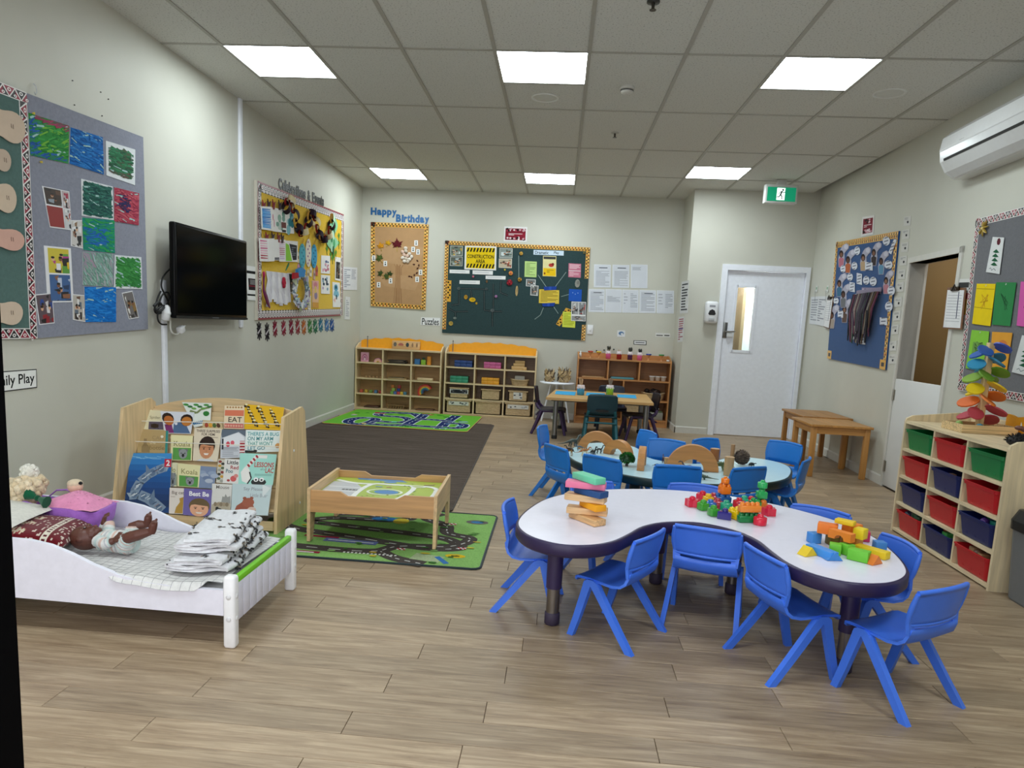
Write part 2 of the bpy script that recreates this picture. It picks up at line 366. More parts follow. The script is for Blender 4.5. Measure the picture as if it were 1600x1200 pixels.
while y < 9.6:
    x = -((row*.47+.13*sin(row*3.1)) % 1.)*PLN
    xe = xr(y)+.0
    while x < xe-.02:
        a, b = max(x, 0), min(x+PLN, xe)
        if b-a > .05:
            if 1.75 < y < 7.35: o = plank_mesh(b-a); o.location = (a, y, 0)
            else:
                g = .0009; z_ = -.0012; far.loft([[(a+g, y+g, -.004), (b-g, y+g, -.004), (b-g, y+PW-g, -.004), (a+g, y+PW-g, -.004)], [(a+g, y+g, z_), (b-g, y+g, z_), (b-g, y+PW-g, z_), (a+g, y+PW-g, z_)], [(a+2*g, y+2*g, 0), (b-2*g, y+2*g, 0), (b-2*g, y+PW-2*g, 0), (a+2*g, y+PW-2*g, 0)]], '#8c7962', True, False)
        x += PLN
    y += PW; row += 1
tag(far.build('planks_beyond', 'plank', floor), kind='stuff')
sb = MB(); sb.box(0, 5.5, -.5, .9, -.004, 0, '#8c7962'); tag(sb.build('plank_floor_behind', 'plank', floor), kind='stuff')
cb = MB(); cb.box(-.1, 6.0, -.6, 9.75, ZC+.05, ZC+.15, '#55524c'); ceil = struct('ceiling', cb, 'rubber')
X0, Y0, TW, TD = .409, 4.771, .6, 1.2
xs = [0]+[X0+TW*k for k in range(9)]+[5.62]; ys = [-.35]+[Y0+TD*k for k in range(-4, 4)]+[9.614]
lit = {(1, 1.171): 0, (4, 1.171): 0, (7, 1.171): 0, (1, 4.771): 0, (4, 4.771): 0, (7, 4.771): 0, (1, 8.371): 0, (4, 8.371): 0, (7, 7.171): 1}
TM = {}
def tile(a, b, c, d):
    k = (round(b-a, 2), round(d-c, 2))
    if k not in TM:
        m = MB(); w_, l_ = (b-a)/2, (d-c)/2; m.box(-w_, w_, -l_, l_, 0, .012, '#bdb9b0')
        o = m.build('ceiling_tile', 'ceiling_tile', ceil); TM[k] = o.data
    else: o = bpy.data.objects.new('ceiling_tile', TM[k]); C.objects.link(o); o.parent = ceil
    o.location = ((a+b)/2, (c+d)/2, ZC)
PANELS = []
LBL = {(1, 4.771): 'square ceiling light panel nearest the grey pinboard wall', (4, 4.771): 'square ceiling light panel beside the smoke detector', (7, 4.771): 'square ceiling light panel nearest the air conditioner',
       (1, 8.371): 'small ceiling light panel over the birthday board corner', (4, 8.371): 'small ceiling light panel over the construction board', (7, 7.171): 'small ceiling light panel nearest the green exit sign'}
for i in range(len(xs)-1):
    for j in range(len(ys)-1):
        a, b, c, d = xs[i], xs[i+1], ys[j], ys[j+1]
        if c >= YD-.02 and a > XC: continue
        key = (i, round(c, 3))
        if key in lit:
            m0, m1 = (c, c+.6) if not lit[key] else (d-.6, d)
            if lit[key]: tile(a, b, c, m0)
            else: tile(a, b, m1, d)
            t = thing('ceiling_light', LBL.get(key, {(1, 1.171): 'ceiling light panel nearest the dark door frame, left of three', (4, 1.171): 'ceiling light panel overhead by the dark door frame, middle of three'}.get(key, 'ceiling light panel overhead by the dark door frame, right of three')), 'light', ((a+b)/2, (m0+m1)/2, ZC), group='ceiling light panels')
            m = MB(); h = .3
            for q in ((-h, h, -h, -h+.012), (-h, h, h-.012, h), (-h, -h+.012, -h, h), (h-.012, h, -h, h)): m.box(q[0], q[1], q[2], q[3], -.004, .02, '#cfd0d0')
            m.build('frame', 'paint', t)
            p = MB(); p.add([(-h+.012, -h+.012, .004), (-h+.012, h-.012, .004), (h-.012, h-.012, .004), (h-.012, -h+.012, .004)], [(0, 1, 2, 3)]); p.build('diffuser', 'light_panel', t)
        else: tile(a, b, c, d)
for x in xs[1:-1]:
    m = MB(); m.box(-.012, .012, -.35, YB if x < XC else YD, -.006, .0, '#b5b2aa'); m.box(-.004, .004, -.35, YB if x < XC else YD, 0, .03, '#b5b2aa')
    o = m.build('grid_bar', 'grid_bar', ceil); o.location = (x, 0, ZC)
for y in ys[1:-1]:
    m = MB(); m.box(0, 5.6, -.012, .012, -.004, .0, '#b5b2aa'); o = m.build('grid_bar', 'grid_bar', ceil); o.location = (0, y, ZC)
for k, (i, c) in enumerate(lit):
    y = c+.6; m = MB(); m.box(xs[i], xs[i+1], -.012, .012, -.004, 0, '#b5b2aa'); o = m.build('grid_bar', 'grid_bar', ceil); o.location = (0, y, ZC)
m = MB(); m.box(-.12, 0, -.6, YB+.1, 0, ZC+.05); struct('wall_left', m, 'wall')
m = MB(); m.box(-.12, XC+.1, YB, YB+.1, 0, ZC+.05); struct('wall_back', m, 'wall')
DX0, DX1, DH = 4.70, 5.655, 2.035
m = MB(); m.box(XC, DX0, YD, YB, 0, ZC+.05); m.box(DX1, 6, YD, YB, 0, ZC+.05); m.box(DX0, DX1, YD, YB, DH, ZC+.05); m.box(DX0, DX1, YB-.06, YB, 0, DH); struct('wall_door', m, 'wall')
def rwx(y): return WR.uv(*proj_uv(y)) if 0 else (Vector((xr(y), y, 0))-WR.o).dot(WR.x)
U0, U1 = rwx(6.30), rwx(5.50); OPZ = 1.905
m = MB()
m.box(rwx(9.1), U0, 0, .12, 0, ZC+.05); m.box(U1, rwx(-.6), 0, .12, 0, ZC+.05); m.box(U0, U1, 0, .12, OPZ, ZC+.05)
struct('wall_right', m, 'wall', loc=WR.o, rot=WR.rot)
m = MB(); m.box(U0-.6, U0-.5, .12, 1.3, 0, 2.4); m.box(U1+.2, U1+.3, .12, 1.3, 0, 2.4); m.box(U0-.6, U1+.3, 1.2, 1.3, 0, 2.4); m.box(U0-.6, U1+.3, .12, 1.3, 2.4, 2.5); m.box(U0-.6, U1+.3, .12, 1.3, -.1, -.01)
struct('wall_passage', m, 'corridor', loc=WR.o, rot=WR.rot)
t = tag(bpy.data.objects.new('door_2', None), kind='structure'); C.objects.link(t); t.location = WR.o; t.rotation_euler = (0, 0, WR.rot)
m = MB(); W_ = .045
m.box(U1, U1+W_, -.014, .14, 0, OPZ+W_); m.box(U0-.035, U0, -.012, .14, 0, OPZ+W_); m.box(U0-.035, U1+W_, -.014, .14, OPZ, OPZ+W_); m.build('door_frame', 'skirting', t)
m = MB(); m.rbox(((U0+U1)/2, .012, .475), (U1-U0-.012, .035, .925), .004); m.build('half_door', 'wall_white', t)
for z in (.18, .80):
    m = MB(); m.tube([(U0+.004, -.012, z-.05), (U0+.004, -.012, z+.05)], .007, 8, '#b9b6ad'); m.box(U0-.02, U0+.03, -.009, -.004, z-.045, z+.045, '#a9a69c'); m.build('hinge', 'metal', t)
m = MB(); m.rbox((U0+.28, .75, .72), (.32, .05, .55), .01, '#c9a892'); tag(m.build('panel_board', 'paint', None, WR.o, WR.rot), 'pinkish board standing behind the half door', 'board')
m = MB(); m.box(-.12, .12, .38, .5, 0, ZC+.05, '#d0cdc2'); m.box(.12, 2.21, .38, .5, 2.3, ZC+.05); m.box(3.55, 6, .38, .5, 0, ZC+.05, '#d0cdc2'); m.box(2.21, 3.55, .38, .5, 2.3, ZC+.05, '#d0cdc2'); struct('wall_front', m, 'wall')  # unseen wall left open beside the post so sky light brightens the foreground
m = MB(); m.box(2.2, 2.306, .36, .505, 0, 2.32); m.box(3.46, 3.56, .36, .52, 0, 2.32); m.box(.1, 3.56, .36, .52, 2.22, 2.32); m.box(.1, .2, .36, .505, 0, 2.32); struct('door_3', m, 'black_frame')
def base(nm, x0, x1, loc, rot=0, h=.085): m = MB(); m.prism([(0, 0), (-.012, 0), (-.012, h-.012), (-.006, h), (0, h)], x0, x1, 'yz'); struct(nm, m, 'skirting', loc=loc, rot=rot)
base('baseboard_left', .5, YB, (0, 0, 0), pi/2); base('baseboard_back', 0, XC, (0, YB, 0)); base('baseboard_door', XC-.012, 4.63, (0, YD, 0))
base('baseboard_column', -YB, -YD+.012, (XC, 0, 0), -pi/2); base('baseboard_right', rwx(8.94), U0-.04, WR.o, WR.rot); base('baseboard_front', U1+.06, rwx(.6), WR.o, WR.rot)
t = tag(bpy.data.objects.new('door_1', None), kind='structure'); C.objects.link(t); t.location = (DX0, YD, 0)
DW = DX1-DX0
m = MB()
for q in ((-.055, .012, 0, DH-.012), (DW-.012, DW+.03, 0, DH-.012)): m.box(q[0], q[1], -.016, .1, q[2], q[3])
m.box(-.055, DW+.03, -.016, .1, DH-.012, DH+.055); m.build('door_frame', 'white_paint', t)
g0, g1, gz0, gz1 = .155, .375, 1.06, 1.83
m = MB(); y0, y1 = .035, .075; a, b = .016, DW-.016
m.box(a, g0, y0, y1, .008, DH-.016); m.box(g1, b, y0, y1, .008, DH-.016); m.box(g0, g1, y0, y1, .008, gz0); m.box(g0, g1, y0, y1, gz1, DH-.016)
leaf = m.build('door_leaf', 'white_paint', t)
m = MB(); e = .024
m.box(g0-e, g0+.006, y0-.008, y1, gz0-e, gz1+e); m.box(g1-.006, g1+e, y0-.008, y1, gz0-e, gz1+e); m.box(g0, g1, y0-.008, y1, gz0-e, gz0+.006); m.box(g0, g1, y0-.008, y1, gz1-.006, gz1+e); m.build('glazing_bead', 'white_paint', leaf)
m = MB(); m.box(g0, g1, .052, .057, gz0, gz1); m.build('glass', 'glass', leaf)
m = MB(); m.rbox((.052, y0-.004, 1.30), (.052, .01, .19), .004, '#8d8d8b'); m.tube([(.052, y0-.006, 1.285), (.052, y0-.05, 1.285)], .012, 10, '#9a9a98'); m.tube([(.052, y0-.05, 1.285), (.10, y0-.054, 1.285), (.165, y0-.05, 1.29)], .010, 10, '#9a9a98'); m.build('handle', 'metal', leaf)
m = MB(); m.rbox((.105, y0-.035, 1.245), (.075, .03, .06), .01, '#d8d8d8'); m.build('handle_tag', 'plastic', leaf)
m = MB(); m.box(.1, .30, .3, .34, .4, 1.98, '#7a6548'); m.box(.30, .34, .30, .36, .1, 2., '#a08a66'); m.box(.34, .95, .46, .5, .1, 2., '#c9d4d4'); m.build('corridor_fittings', 'paint', t)
for nm, lab, loc, sz, e in (('corridor_fill_light', 'added fill light in the corridor behind the white door', (5.25, 9.2, 1.99), .25, 11), ('passage_fill_light', 'added fill light in the passage behind the half door', tuple(WR.world((U0+U1)/2-.2, 2.35, -.75)), .25, 4)):
    ld = bpy.data.lights.new(nm, 'AREA'); ld.size = sz; ld.energy = e; ld.color = (1, .93, .82) if 'passage' in nm else (1, .98, .95); lo = bpy.data.objects.new(nm, ld); C.objects.link(lo); lo.location = loc  # unseen fill lights, added to brighten the spaces behind both doors
m = MB(); m.rbox((0, 0, 1.70), (.05, .022, 2.50), .004); t = m.build('wall_conduit', 'white_paint', None, (.011, 5.92, .65), pi/2)
tag(t, 'tall white plastic conduit running up the wall behind the television', 'conduit')
def border(board, sides, wd, style, seed=0, name='border_strip', parent=None):
    """patterned paper strip along edges of a board; sides as (a0,b0,a1,b1) in unit coordinates, strip lies to the right of the walk"""
    r = random.Random(seed); m = MB(); y = -board.th-.0015
    for (a0, b0, a1, b1) in sides:
        p, q = Vector(board.at(a0, b0)), Vector(board.at(a1, b1)); p = p+(q-p).normalized()*(wd if (a0, b0) != (0, 0) else 0); L = (q-p).length; d = (q-p)/L; n = Vector((d.y, -d.x))
        P = lambda s, t: tuple(p+d*s+n*t)
        base = {'koru': '#e8e4e2', 'gold': '#dba640', 'scallop': '#ded6d8'}[style]
        m.prism([P(0, 0), P(L, 0), P(L, wd), P(0, wd)][::-1], y, y+.0012, 'xz', base)
        k = max(1, int(L/(wd*(1.35 if style == 'koru' else .8)))); u = L/k
        for i in range(k):
            s0 = i*u; y1 = y-.0003; y2 = y-.0006; y3 = y-.0009
            if style == 'koru':
                c1, c2 = ('#19161a', '#8e1a34') if i % 2 else ('#8e1a34', '#19161a')
                m.flat([P(s0+.06*u, .08*wd), P(s0+.94*u, .08*wd), P(s0+.5*u, .86*wd)], y1, 'xz', c1)
                m.flat([P(s0+.56*u, .92*wd), P(s0+1.0*u, .16*wd), P(s0+1.04*u, .92*wd)], y1, 'xz', c2)
                m.flat([P(s0-.04*u, .16*wd), P(s0+.0*u, .92*wd), P(s0+.44*u, .92*wd)], y1, 'xz', c2)
                m.flat([P(*e) for e in ellipse(s0+.5*u, .33*wd, .17*u, .17*wd, 9)], y2, 'xz', '#e8e4e2'); m.flat([P(*e) for e in ellipse(s0+.5*u, .33*wd, .08*u, .08*wd, 7)], y3, 'xz', c1)
                m.flat([P(*e) for e in ellipse(s0+1.0*u, .72*wd, .14*u, .14*wd, 9)], y2, 'xz', '#e8e4e2'); m.flat([P(*e) for e in ellipse(s0+1.0*u, .72*wd, .06*u, .06*wd, 7)], y3, 'xz', c2)
            elif style == 'gold':
                c1 = r.choice(('#1b1512', '#1b1512', '#8e2417', '#1b1512'))
                m.flat([P(s0+.12*u, .14*wd), P(s0+.5*u, .10*wd), P(s0+.42*u, .5*wd), P(s0+.14*u, .52*wd)], y1, 'xz', c1)
                m.flat([P(s0+.5*u, .55*wd), P(s0+.88*u, .5*wd), P(s0+.86*u, .9*wd), P(s0+.48*u, .88*wd)], y1, 'xz', '#1b1512')
                m.flat([P(*e) for e in ellipse(s0+.3*u, .74*wd, .13*u, .13*wd, 7)], y1, 'xz', r.choice(('#b8441f', '#f2d9a0', '#b8441f')))
                m.flat([P(*e) for e in ellipse(s0+.72*u, .26*wd, .12*u, .12*wd, 7)], y1, 'xz', '#f6e3b4')
            else:
                m.flat([P(s0, 0), P(s0+u, 0), P(s0+u, .2*wd), P(s0, .2*wd)], y1, 'xz', '#8a2438')
                m.flat([P(*e) for e in ellipse(s0+.5*u, .48*wd, .42*u, .3*wd, 10)], y2, 'xz', '#2a1c22'); m.flat([P(*e) for e in ellipse(s0+.5*u, .48*wd, .3*u, .2*wd, 9)], y3, 'xz', '#efe9ea')
                m.flat([P(*e) for e in ellipse(s0+.5*u, .48*wd, .13*u, .09*wd, 7)], y3-.0003, 'xz', r.choice(('#a33b52', '#3a2a30')))
                m.flat([P(s0+.1*u, wd), P(s0+.5*u, .82*wd), P(s0+.9*u, wd)], y2, 'xz', '#1d1518')
    return m.build(name, 'shiny_paper', parent)
FULL = [(0, 0, 1, 0), (1, 0, 1, 1), (1, 1, 0, 1), (0, 1, 0, 0)]
u1, u0 = 3.515, 2.75
gb = Sheet(WL, [(u0, 2.235), (u1, 2.255), (u1, 1.042), (u0, 1.042)], 0, .014, '#4d6b66', uv=True)
b = gb.build('pinboard', 'dark green pinboard with koru border beside the grey pinboard', 'pinboard', mat='fabric')
border(gb, [(0, 0, 1, 0), (1, 0, 1, 1), (1, 1, 0, 1)], .052, 'koru', 1, parent=b)
FEET = [((14, 197), (24, 26), '#c9b4a0', 'topmost beige paper foot on the green pinboard'), ((3, 250), (14, 18), '#bfab99', 'small beige paper foot second from the top of the green pinboard'),
        ((7, 309), (18, 24), '#cbb7a2', 'beige paper foot with two slits in the middle of the green pinboard'), ((14, 374), (23, 18), '#cfa596', 'pinkish paper foot on the green pinboard'), ((14, 489), (21, 20), '#cdb9a5', 'lowest beige paper foot on the green pinboard')]
for (c, r, col, lab) in FEET:
    cu, cv = WL.uv(c[0], c[1], .016); k = 1/330.
    pts = []
    for i in range(26):
        a = 2*pi*i/26; x, z = cos(a), sin(a)
        wv = 1+.16*cos(2*a)-.10*cos(3*a+.4)+(.05*cos(9*a) if x < -.4 else 0)
        pts.append((cu-.02+x*r[0]*1.5*k*wv, cv+z*r[1]*k*1.05*wv))
    m, a_, b_, fin = shaped(WL, pts, .0190, .004, col, 'paper', 'foot_cutout', lab, 'paper cutout', 'paper feet on the green board')
    for dx in (-.006, .006): m.flat([(dx+.03, -.008), (dx+.033, -.008), (dx+.031, .012), (dx+.028, .012)], -.0046, 'xz', '#4a3830')
    fin()
ub = [(3.522, 2.255), (4.522, 2.30), (4.527, 1.088), (3.512, 1.042)]
gy = Sheet(WL, ub, 0, .012, '#878a99', uv=True); gy.build('pinboard', 'blue grey pinboard with children\'s paintings left of the television', 'pinboard', mat='fabric')
Z1 = zoomed(.35, 0, 120)
PAL_ = {'greens': ('#2f8a3c', '#3f9c48', '#237534', '#6fae3a'), 'blue': ('#0f5fa8', '#1668b4', '#0c4f92', '#2478c0'), 'forest': ('#2d6b48', '#38805a', '#24523c', '#4a5a44'), 'teal': ('#25584f', '#2f6a5e', '#1f4a4a', '#3d7a6c'), 'red': ('#a83c50', '#b54a5c', '#8f2f48', '#c05c68'), 'bluegreen': ('#1f8a72', '#2a9a5a', '#1d7a80', '#2f9a4e'), 'pale': ('#7fa598', '#93b3a8', '#a9a5ae', '#6d948a'), 'grass': ('#3a8a42', '#2f7a3a', '#4a9c50', '#357f44'), 'sky': ('#1272c8', '#1a7ed2', '#0e66b8', '#2486d8')}
def painting(q, mt, lab):
    s = Sheet(WL, q, .0125, .002, '#d9dde0'); r = random.Random(lab); mg = {'forest': .13, 'teal': .05, 'grass': .07}.get(mt, .0)
    s.rect(mg*1.2, mg, 1-mg*1.2, 1-mg, PAL_[mt][0])
    for i in range(230):
        x, y = mg+(1-2*mg)*r.random(), mg+(1-2*mg)*r.random(); c = r.choice(PAL_[mt]); a = {'pale': 1.1, 'greens': -.25, 'grass': .4}.get(mt, .15)+.9*(r.random()-.5); L = .05+.10*r.random(); w = .012+.02*r.random()
        if mt == 'greens':
            if y < .16 and x > .2: c = r.choice(('#8f3a58', '#a0405c', '#6a5a5c'))
            elif x < .28 or y > .85: c = r.choice(('#1f4f9c', '#285fa8', '#2f7a6a'))
        elif mt == 'red' and (x-.4)**2+(y-.42)**2 < .07: c = r.choice(('#2a2a58', '#3a2c5a', '#1f2648'))
        elif mt == 'bluegreen' and .1 < x < .75 and .3 < y < .8: c = r.choice(('#1d5cb0', '#2468b8', '#1f7a9a'))
        elif mt == 'pale' and x < .4 and y < .5: c = r.choice(('#a893a5', '#9f9aa8', '#8aa59c'))
        elif mt == 'forest' and y > .75: c = r.choice(('#5a5044', '#4a5a48', '#2d6b48'))
        if r.random() < .05: c = '#9fc3c0'
        dx, dy = L*cos(a), L*sin(a); nx, ny = -w*sin(a), w*cos(a); P = [(x-dx+nx, y-dy+ny), (x+dx*.8+nx*.5, y+dy*.8+ny*.5), (x+dx, y+dy), (x+dx*.8-nx, y+dy*.8-ny), (x-dx-nx*.6, y-dy-ny*.6)]
        s.poly([(min(max(u, mg*.5+.004), 1-mg*.5-.004), min(max(v, mg*.4+.004), 1-mg*.4-.004)) for u, v in P], c)
    s.build('painting', lab, 'painting', 'children\'s paintings on the grey board')
for q, mt, lab in (([(125, 160), (307, 218), (304, 388), (133, 350)], 'greens', 'green and blue painting with red top edge at the pinboard corner'),
                   ([(313, 225), (458, 270), (462, 437), (308, 388)], 'blue', 'all blue painting at the top of the grey pinboard'),
                   ([(472, 285), (603, 325), (602, 484), (475, 440)], 'forest', 'dark green painting on white paper, top right of the grey pinboard'),
                   ([(362, 455), (502, 490), (507, 640), (365, 620)], 'teal', 'dark teal painting left of the red painting'),
                   ([(508, 492), (620, 520), (618, 663), (508, 645)], 'red', 'crimson painting with a dark blue blot'),
                   ([(365, 628), (510, 640), (512, 788), (370, 772)], 'bluegreen', 'blue and green painting under the dark teal painting'),
                   ([(368, 780), (505, 790), (502, 938), (370, 930)], 'pale', 'pale streaky grey green painting with a pink tinge'),
                   ([(512, 795), (630, 805), (635, 948), (508, 945)], 'grass', 'bright green painting beside the pale streaky painting'),
                   ([(375, 937), (517, 940), (517, 1095), (380, 1095)], 'sky', 'bright blue painting at the bottom of the grey pinboard')):
    painting(Z1(*q), mt, lab)
def pin(wall, px, off, col, lab):
    m = MB(); m.tube([(0, 0, 0), (0, -.006, 0)], .003, 6, col); m.tube([(0, -.006, 0), (0, -.012, 0)], .006, 8, col)
    u, v = wall.uv(*px, off); return tag(m.build('push_pin', 'gloss', None, wall.world(u, v, off), wall.rot), lab, 'pin', 'drawing pins on the walls')
pin(WL, (62, 253), .0125, '#c9b24a', 'brass drawing pin under the green and blue painting'); pin(WL, (50, 177), .0145, '#c9b24a', 'brass drawing pin at the corner of the green and blue painting')
ph = [([(187, 487), (308, 512), (320, 685), (222, 672)], 'photo collage with a red block pinned to the grey board'), ([(316, 640), (370, 640), (375, 768), (316, 755)], 'photo of a child in black beside the blue and green painting'),
      ([(195, 753), (315, 765), (328, 1006), (212, 1008)], 'white edged collage of two photos, one yellow and one blue'), ([(155, 972), (232, 965), (243, 1100), (175, 1108)], 'tilted photo with a red jacket at the lower left of the grey board'),
      ([(322, 970), (378, 975), (382, 1095), (325, 1085)], 'photo with rounded corner left of the bright blue painting'), ([(543, 965), (590, 955), (620, 1075), (575, 1083)], 'small tilted photo at the lower right of the grey board')]
for i, (q, lab) in enumerate(ph):
    s = Sheet(WL, Z1(*q), .0125, .0015, '#e4e4e8')
    if i == 0: s.photo(.04, .02, .66, .42, ['#3a2a24', '#5d4030', '#231a18', '#7b5a44', '#8d99a5'], 3); s.rect(.02, .46, .66, .97, '#8f2b2b'); s.photo(.7, .02, .97, .45, ['#b9a9ac', '#a32f4a', '#2a2226', '#d9d9dc'], 4); s.photo(.7, .48, .97, .97, ['#c9c9cc', '#1b1b1f', '#9a3a3a', '#e2e2e2'], 5)
    elif i == 2: s.photo(.12, .03, .9, .47, ['#cdbb3a', '#d8b21e', '#b13a8c', '#1c1a18', '#5d9a3c', '#e7e7ea'], 6, 12); s.photo(.12, .5, .9, .97, ['#3a5e92', '#243a5e', '#1d1c22', '#5d7aa8', '#8a5a40', '#b9c4d8'], 8, 12)
    else: s.photo(.04, .03, .96, .97, [['#c9c5c2', '#1a1a1d', '#e4e4e6', '#8c6c50'], ['#c9c5c2', '#1a1a1d', '#e4e4e6', '#8c6c50'], 0, ['#5a4a52', '#8e1f2a', '#27458e', '#d2cdd0', '#1b1719'], ['#b9b2aa', '#2a2224', '#e0dedd', '#6b4b3c', '#5d6a7a'], ['#6f6a6a', '#18181a', '#d7d4d0', '#8a6b3c', '#3c3a3a']][i], 10+i, 11)
    s.build('photo', lab, 'photo', 'snapshots on the grey board', mat='shiny_paper')
for k, p in enumerate(((113, 126), (157, 144), (116, 164), (169, 155), (159, 181))):
    m = MB(); m.tube([(0, .002, 0), (0, -.003, 0)], .0035, 6, '#4b4a48'); u, v = WL.uv(*p); tag(m.build('wall_screw', 'metal', None, WL.world(u, v), WL.rot), ['highest left screw head above the grey pinboard', 'screw head in the middle of those above the grey pinboard', 'faint screw head lowest left above the grey pinboard', 'small screw head at the right above the grey pinboard', 'lowest right screw head above the grey pinboard'][k], 'screw', 'screws above the grey pinboard')
m = MB(); m.tube([(0, -.004, .03), (.006, -.012, .02), (.008, -.014, -.01), (.002, -.012, -.022), (-.004, -.01, -.012)], .003, 6, '#b9bcc0'); u, v = WL.uv(51, 140); tag(m.build('wall_hook', 'plastic', None, WL.world(u, v), WL.rot), 'small clear hook above the grey pinboard', 'hook')
s = Sheet(WL, [(3.17, .884), (3.515, .882), (3.513, .783), (3.17, .78)], 0, .002, '#e9e9e6', uv=True)
for q in ((0, 0, 1, .05), (0, .95, 1, 1), (0, 0, .012, 1), (.988, 0, 1, 1)): s.rect(*q, '#2a2a2a')
s.text('Family Play', .05, .2, .95, .86, '#0c0c0c', .012); s.build('wall_sign', 'white paper sign reading family play, half hidden by the door frame', 'sign')
tv = thing('television', 'black flat television mounted on the left wall', 'television', (.0015, 5.235, 1.487), pi/2)
tv.rotation_euler = (0, R(-1.2), pi/2) if 0 else (0, 0, pi/2)
m = MB(); m.rbox((0, -.10, 0), (1.115, .045, .642), .012, '#0c0c0e'); m.rbox((0, -.07, 0), (.7, .05, .42), .02, '#09090a'); m.build('casing', 'black_plastic', tv)
m = MB(); m.box(-.535, .535, -.1238, -.1226, -.285, .302); m.build('screen', 'screen', tv)
m = MB(); m.box(-.557, .557, -.1246, -.1225, -.318, -.302, '#1d1d20'); m.box(-.05, .05, -.1255, -.124, -.313, -.306, '#5a5a5e'); m.build('bezel', 'gloss', tv)
m = MB(); m.box(-.15, .15, -.012, 0, -.12, .12, '#202022'); m.bar((-.1, -.01, 0), (-.1, -.06, 0), .04, .2, '#202022'); m.bar((.1, -.01, 0), (.1, -.06, 0), .04, .2, '#202022'); m.build('wall_bracket', 'metal', tv)
m = MB(); m.rbox((0, 0, .9), (.046, .022, 1.04), .004); tag(m.build('wall_conduit', 'white_paint', None, (.011, 4.725, 0), pi/2), 'short white conduit with cables below the left edge of the television', 'conduit')
def cable(pts, r, col, lab, mat='rubber', nm='cable', n=8):
    P = [WL.world(*WL.uv(x, y, o), o) for x, y, o in pts]
    out = []
    for i in range(len(P)-1):
        p0, p1, p2, p3 = P[max(i-1, 0)], P[i], P[i+1], P[min(i+2, len(P)-1)]
        for k in range(5):
            t = k/5; out.append(.5*((2*p1)+(-p0+p2)*t+(2*p0-5*p1+4*p2-p3)*t*t+(-p0+3*p1-3*p2+p3)*t**3))
    out.append(P[-1]); m = MB(); m.tube(out, r, n, col); return tag(m.build(nm, mat), lab, 'cable', 'cables left of the television')
cable([(270, 418, .07), (262, 423, .05), (254, 434, .045), (252, 448, .045), (258, 462, .05), (263, 475, .05), (258, 484, .045), (247, 490, .04), (241, 484, .04), (246, 466, .04), (251, 455, .045)], .006, '#0d0d0e', 'black cable looping behind the left edge of the television')
cable([(241, 481, .05), (248, 474, .055), (258, 478, .055), (264, 466, .05), (262, 457, .05), (254, 460, .05), (248, 476, .05), (246, 497, .045), (251, 506, .04), (260, 507, .04)], .0055, '#111112', 'black cable hanging in a loop below the other cable')
cable([(240, 478, .06), (247, 472, .06), (252, 478, .062), (243, 484, .06), (250, 486, .06), (256, 480, .06)], .008, '#101011', 'bundled black cable knot against the white conduit')
cable([(264, 488, .06), (266, 500, .055), (266, 513, .05), (270, 521, .05), (277, 522, .05), (281, 517, .05)], .006, '#d9d8d2', 'white cable hanging down to the loose plug')
u, v = WL.uv(259, 489, .06); m = MB(); m.lathe([(.012, -.055), (.026, -.05), (.03, 0), (.024, .04), (.010, .055)], 12, col='#dedcd6'); m.lathe([(.031, -.01), (.033, 0), (.031, .01)], 12, col='#c9c7c0')
tag(m.build('plug_adapter', 'white_plastic', None, WL.world(u, v, .06), (0, R(14), pi/2)), 'white power adapter hanging among the black cables', 'adapter', 'power plugs by the television')
u, v = WL.uv(282, 515, .05); m = MB(); m.rbox((0, 0, 0), (.06, .045, .05), .012, '#e4e2dd'); m.tube([(.03, -.01, .01), (.05, -.01, .012)], .004, 6, '#a9a9a9'); m.tube([(.03, .01, .01), (.05, .01, .012)], .004, 6, '#a9a9a9')
tag(m.build('loose_plug', 'white_plastic', None, WL.world(u, v, .05), (0, R(-20), pi/2)), 'loose white plug dangling below the television', 'plug', 'power plugs by the television')
Z2 = zoomed(.26656, 230, 240)
s = Sheet(WL, Z2((577, 655), (643, 665), (648, 862), (588, 858)), .004, .002, '#e6e6e4'); s.rect(.05, .14, 1, .22, '#141414'); s.rect(.15, .36, .98, .70, '#241c20'); s.rect(.2, .56, .95, .60, '#7a1e2c'); s.lines(4, .3, .4, .9, .55, '#a9a6a6', 2); s.rect(0, .82, 1, .87, '#141414')
s.build('notice_sheet', 'black and white notice behind the right edge of the television', 'notice')
yb = Sheet(WL, [(6.236, 2.374), (8.744, 2.473), (8.756, 1.251), (6.245, 1.167)], 0, .014, '#dcb312', uv=True)
b = yb.build('pinboard', 'yellow pinboard with scalloped border right of the television', 'pinboard', mat='fabric')
border(yb, FULL, .085, 'scallop', 3, parent=b)
m = MB()
def edge(p, q, wd):
    p, q = Vector(p), Vector(q); d = (q-p).normalized(); n = Vector((d.y, -d.x))*wd; m.prism([tuple(p), tuple(p-n), tuple(q-n), tuple(q)], -.018, 0, 'xz', '#c9c2b4')
edge(yb.loc[3], yb.loc[0], .03); m.build('frame', 'paint', b)
ZA = zoomed(.11664, 395, 275); ZB = zoomed(.11251, 395, 400)
O = .018
def leafy(q, lab, mk, off=O, nm='hung_drawing', mat='paper', grp='drawings on the yellow board', col='#e6e4e2', th=.003):
    s = Sheet(WL, q, off, th, col); mk(s); return s.build(nm, lab, 'drawing', grp, mat=mat)
r_ = random.Random(5)
def scribble(cols, n=9):
    def f(s):
        for i in range(n):
            y = .08+.84*i/n; s.poly([(.08+.05*r_.random(), y), (.92-.1*r_.random(), y+.03*r_.random()), (.9, y+.06), (.1, y+.07)], r_.choice(cols))
    return f
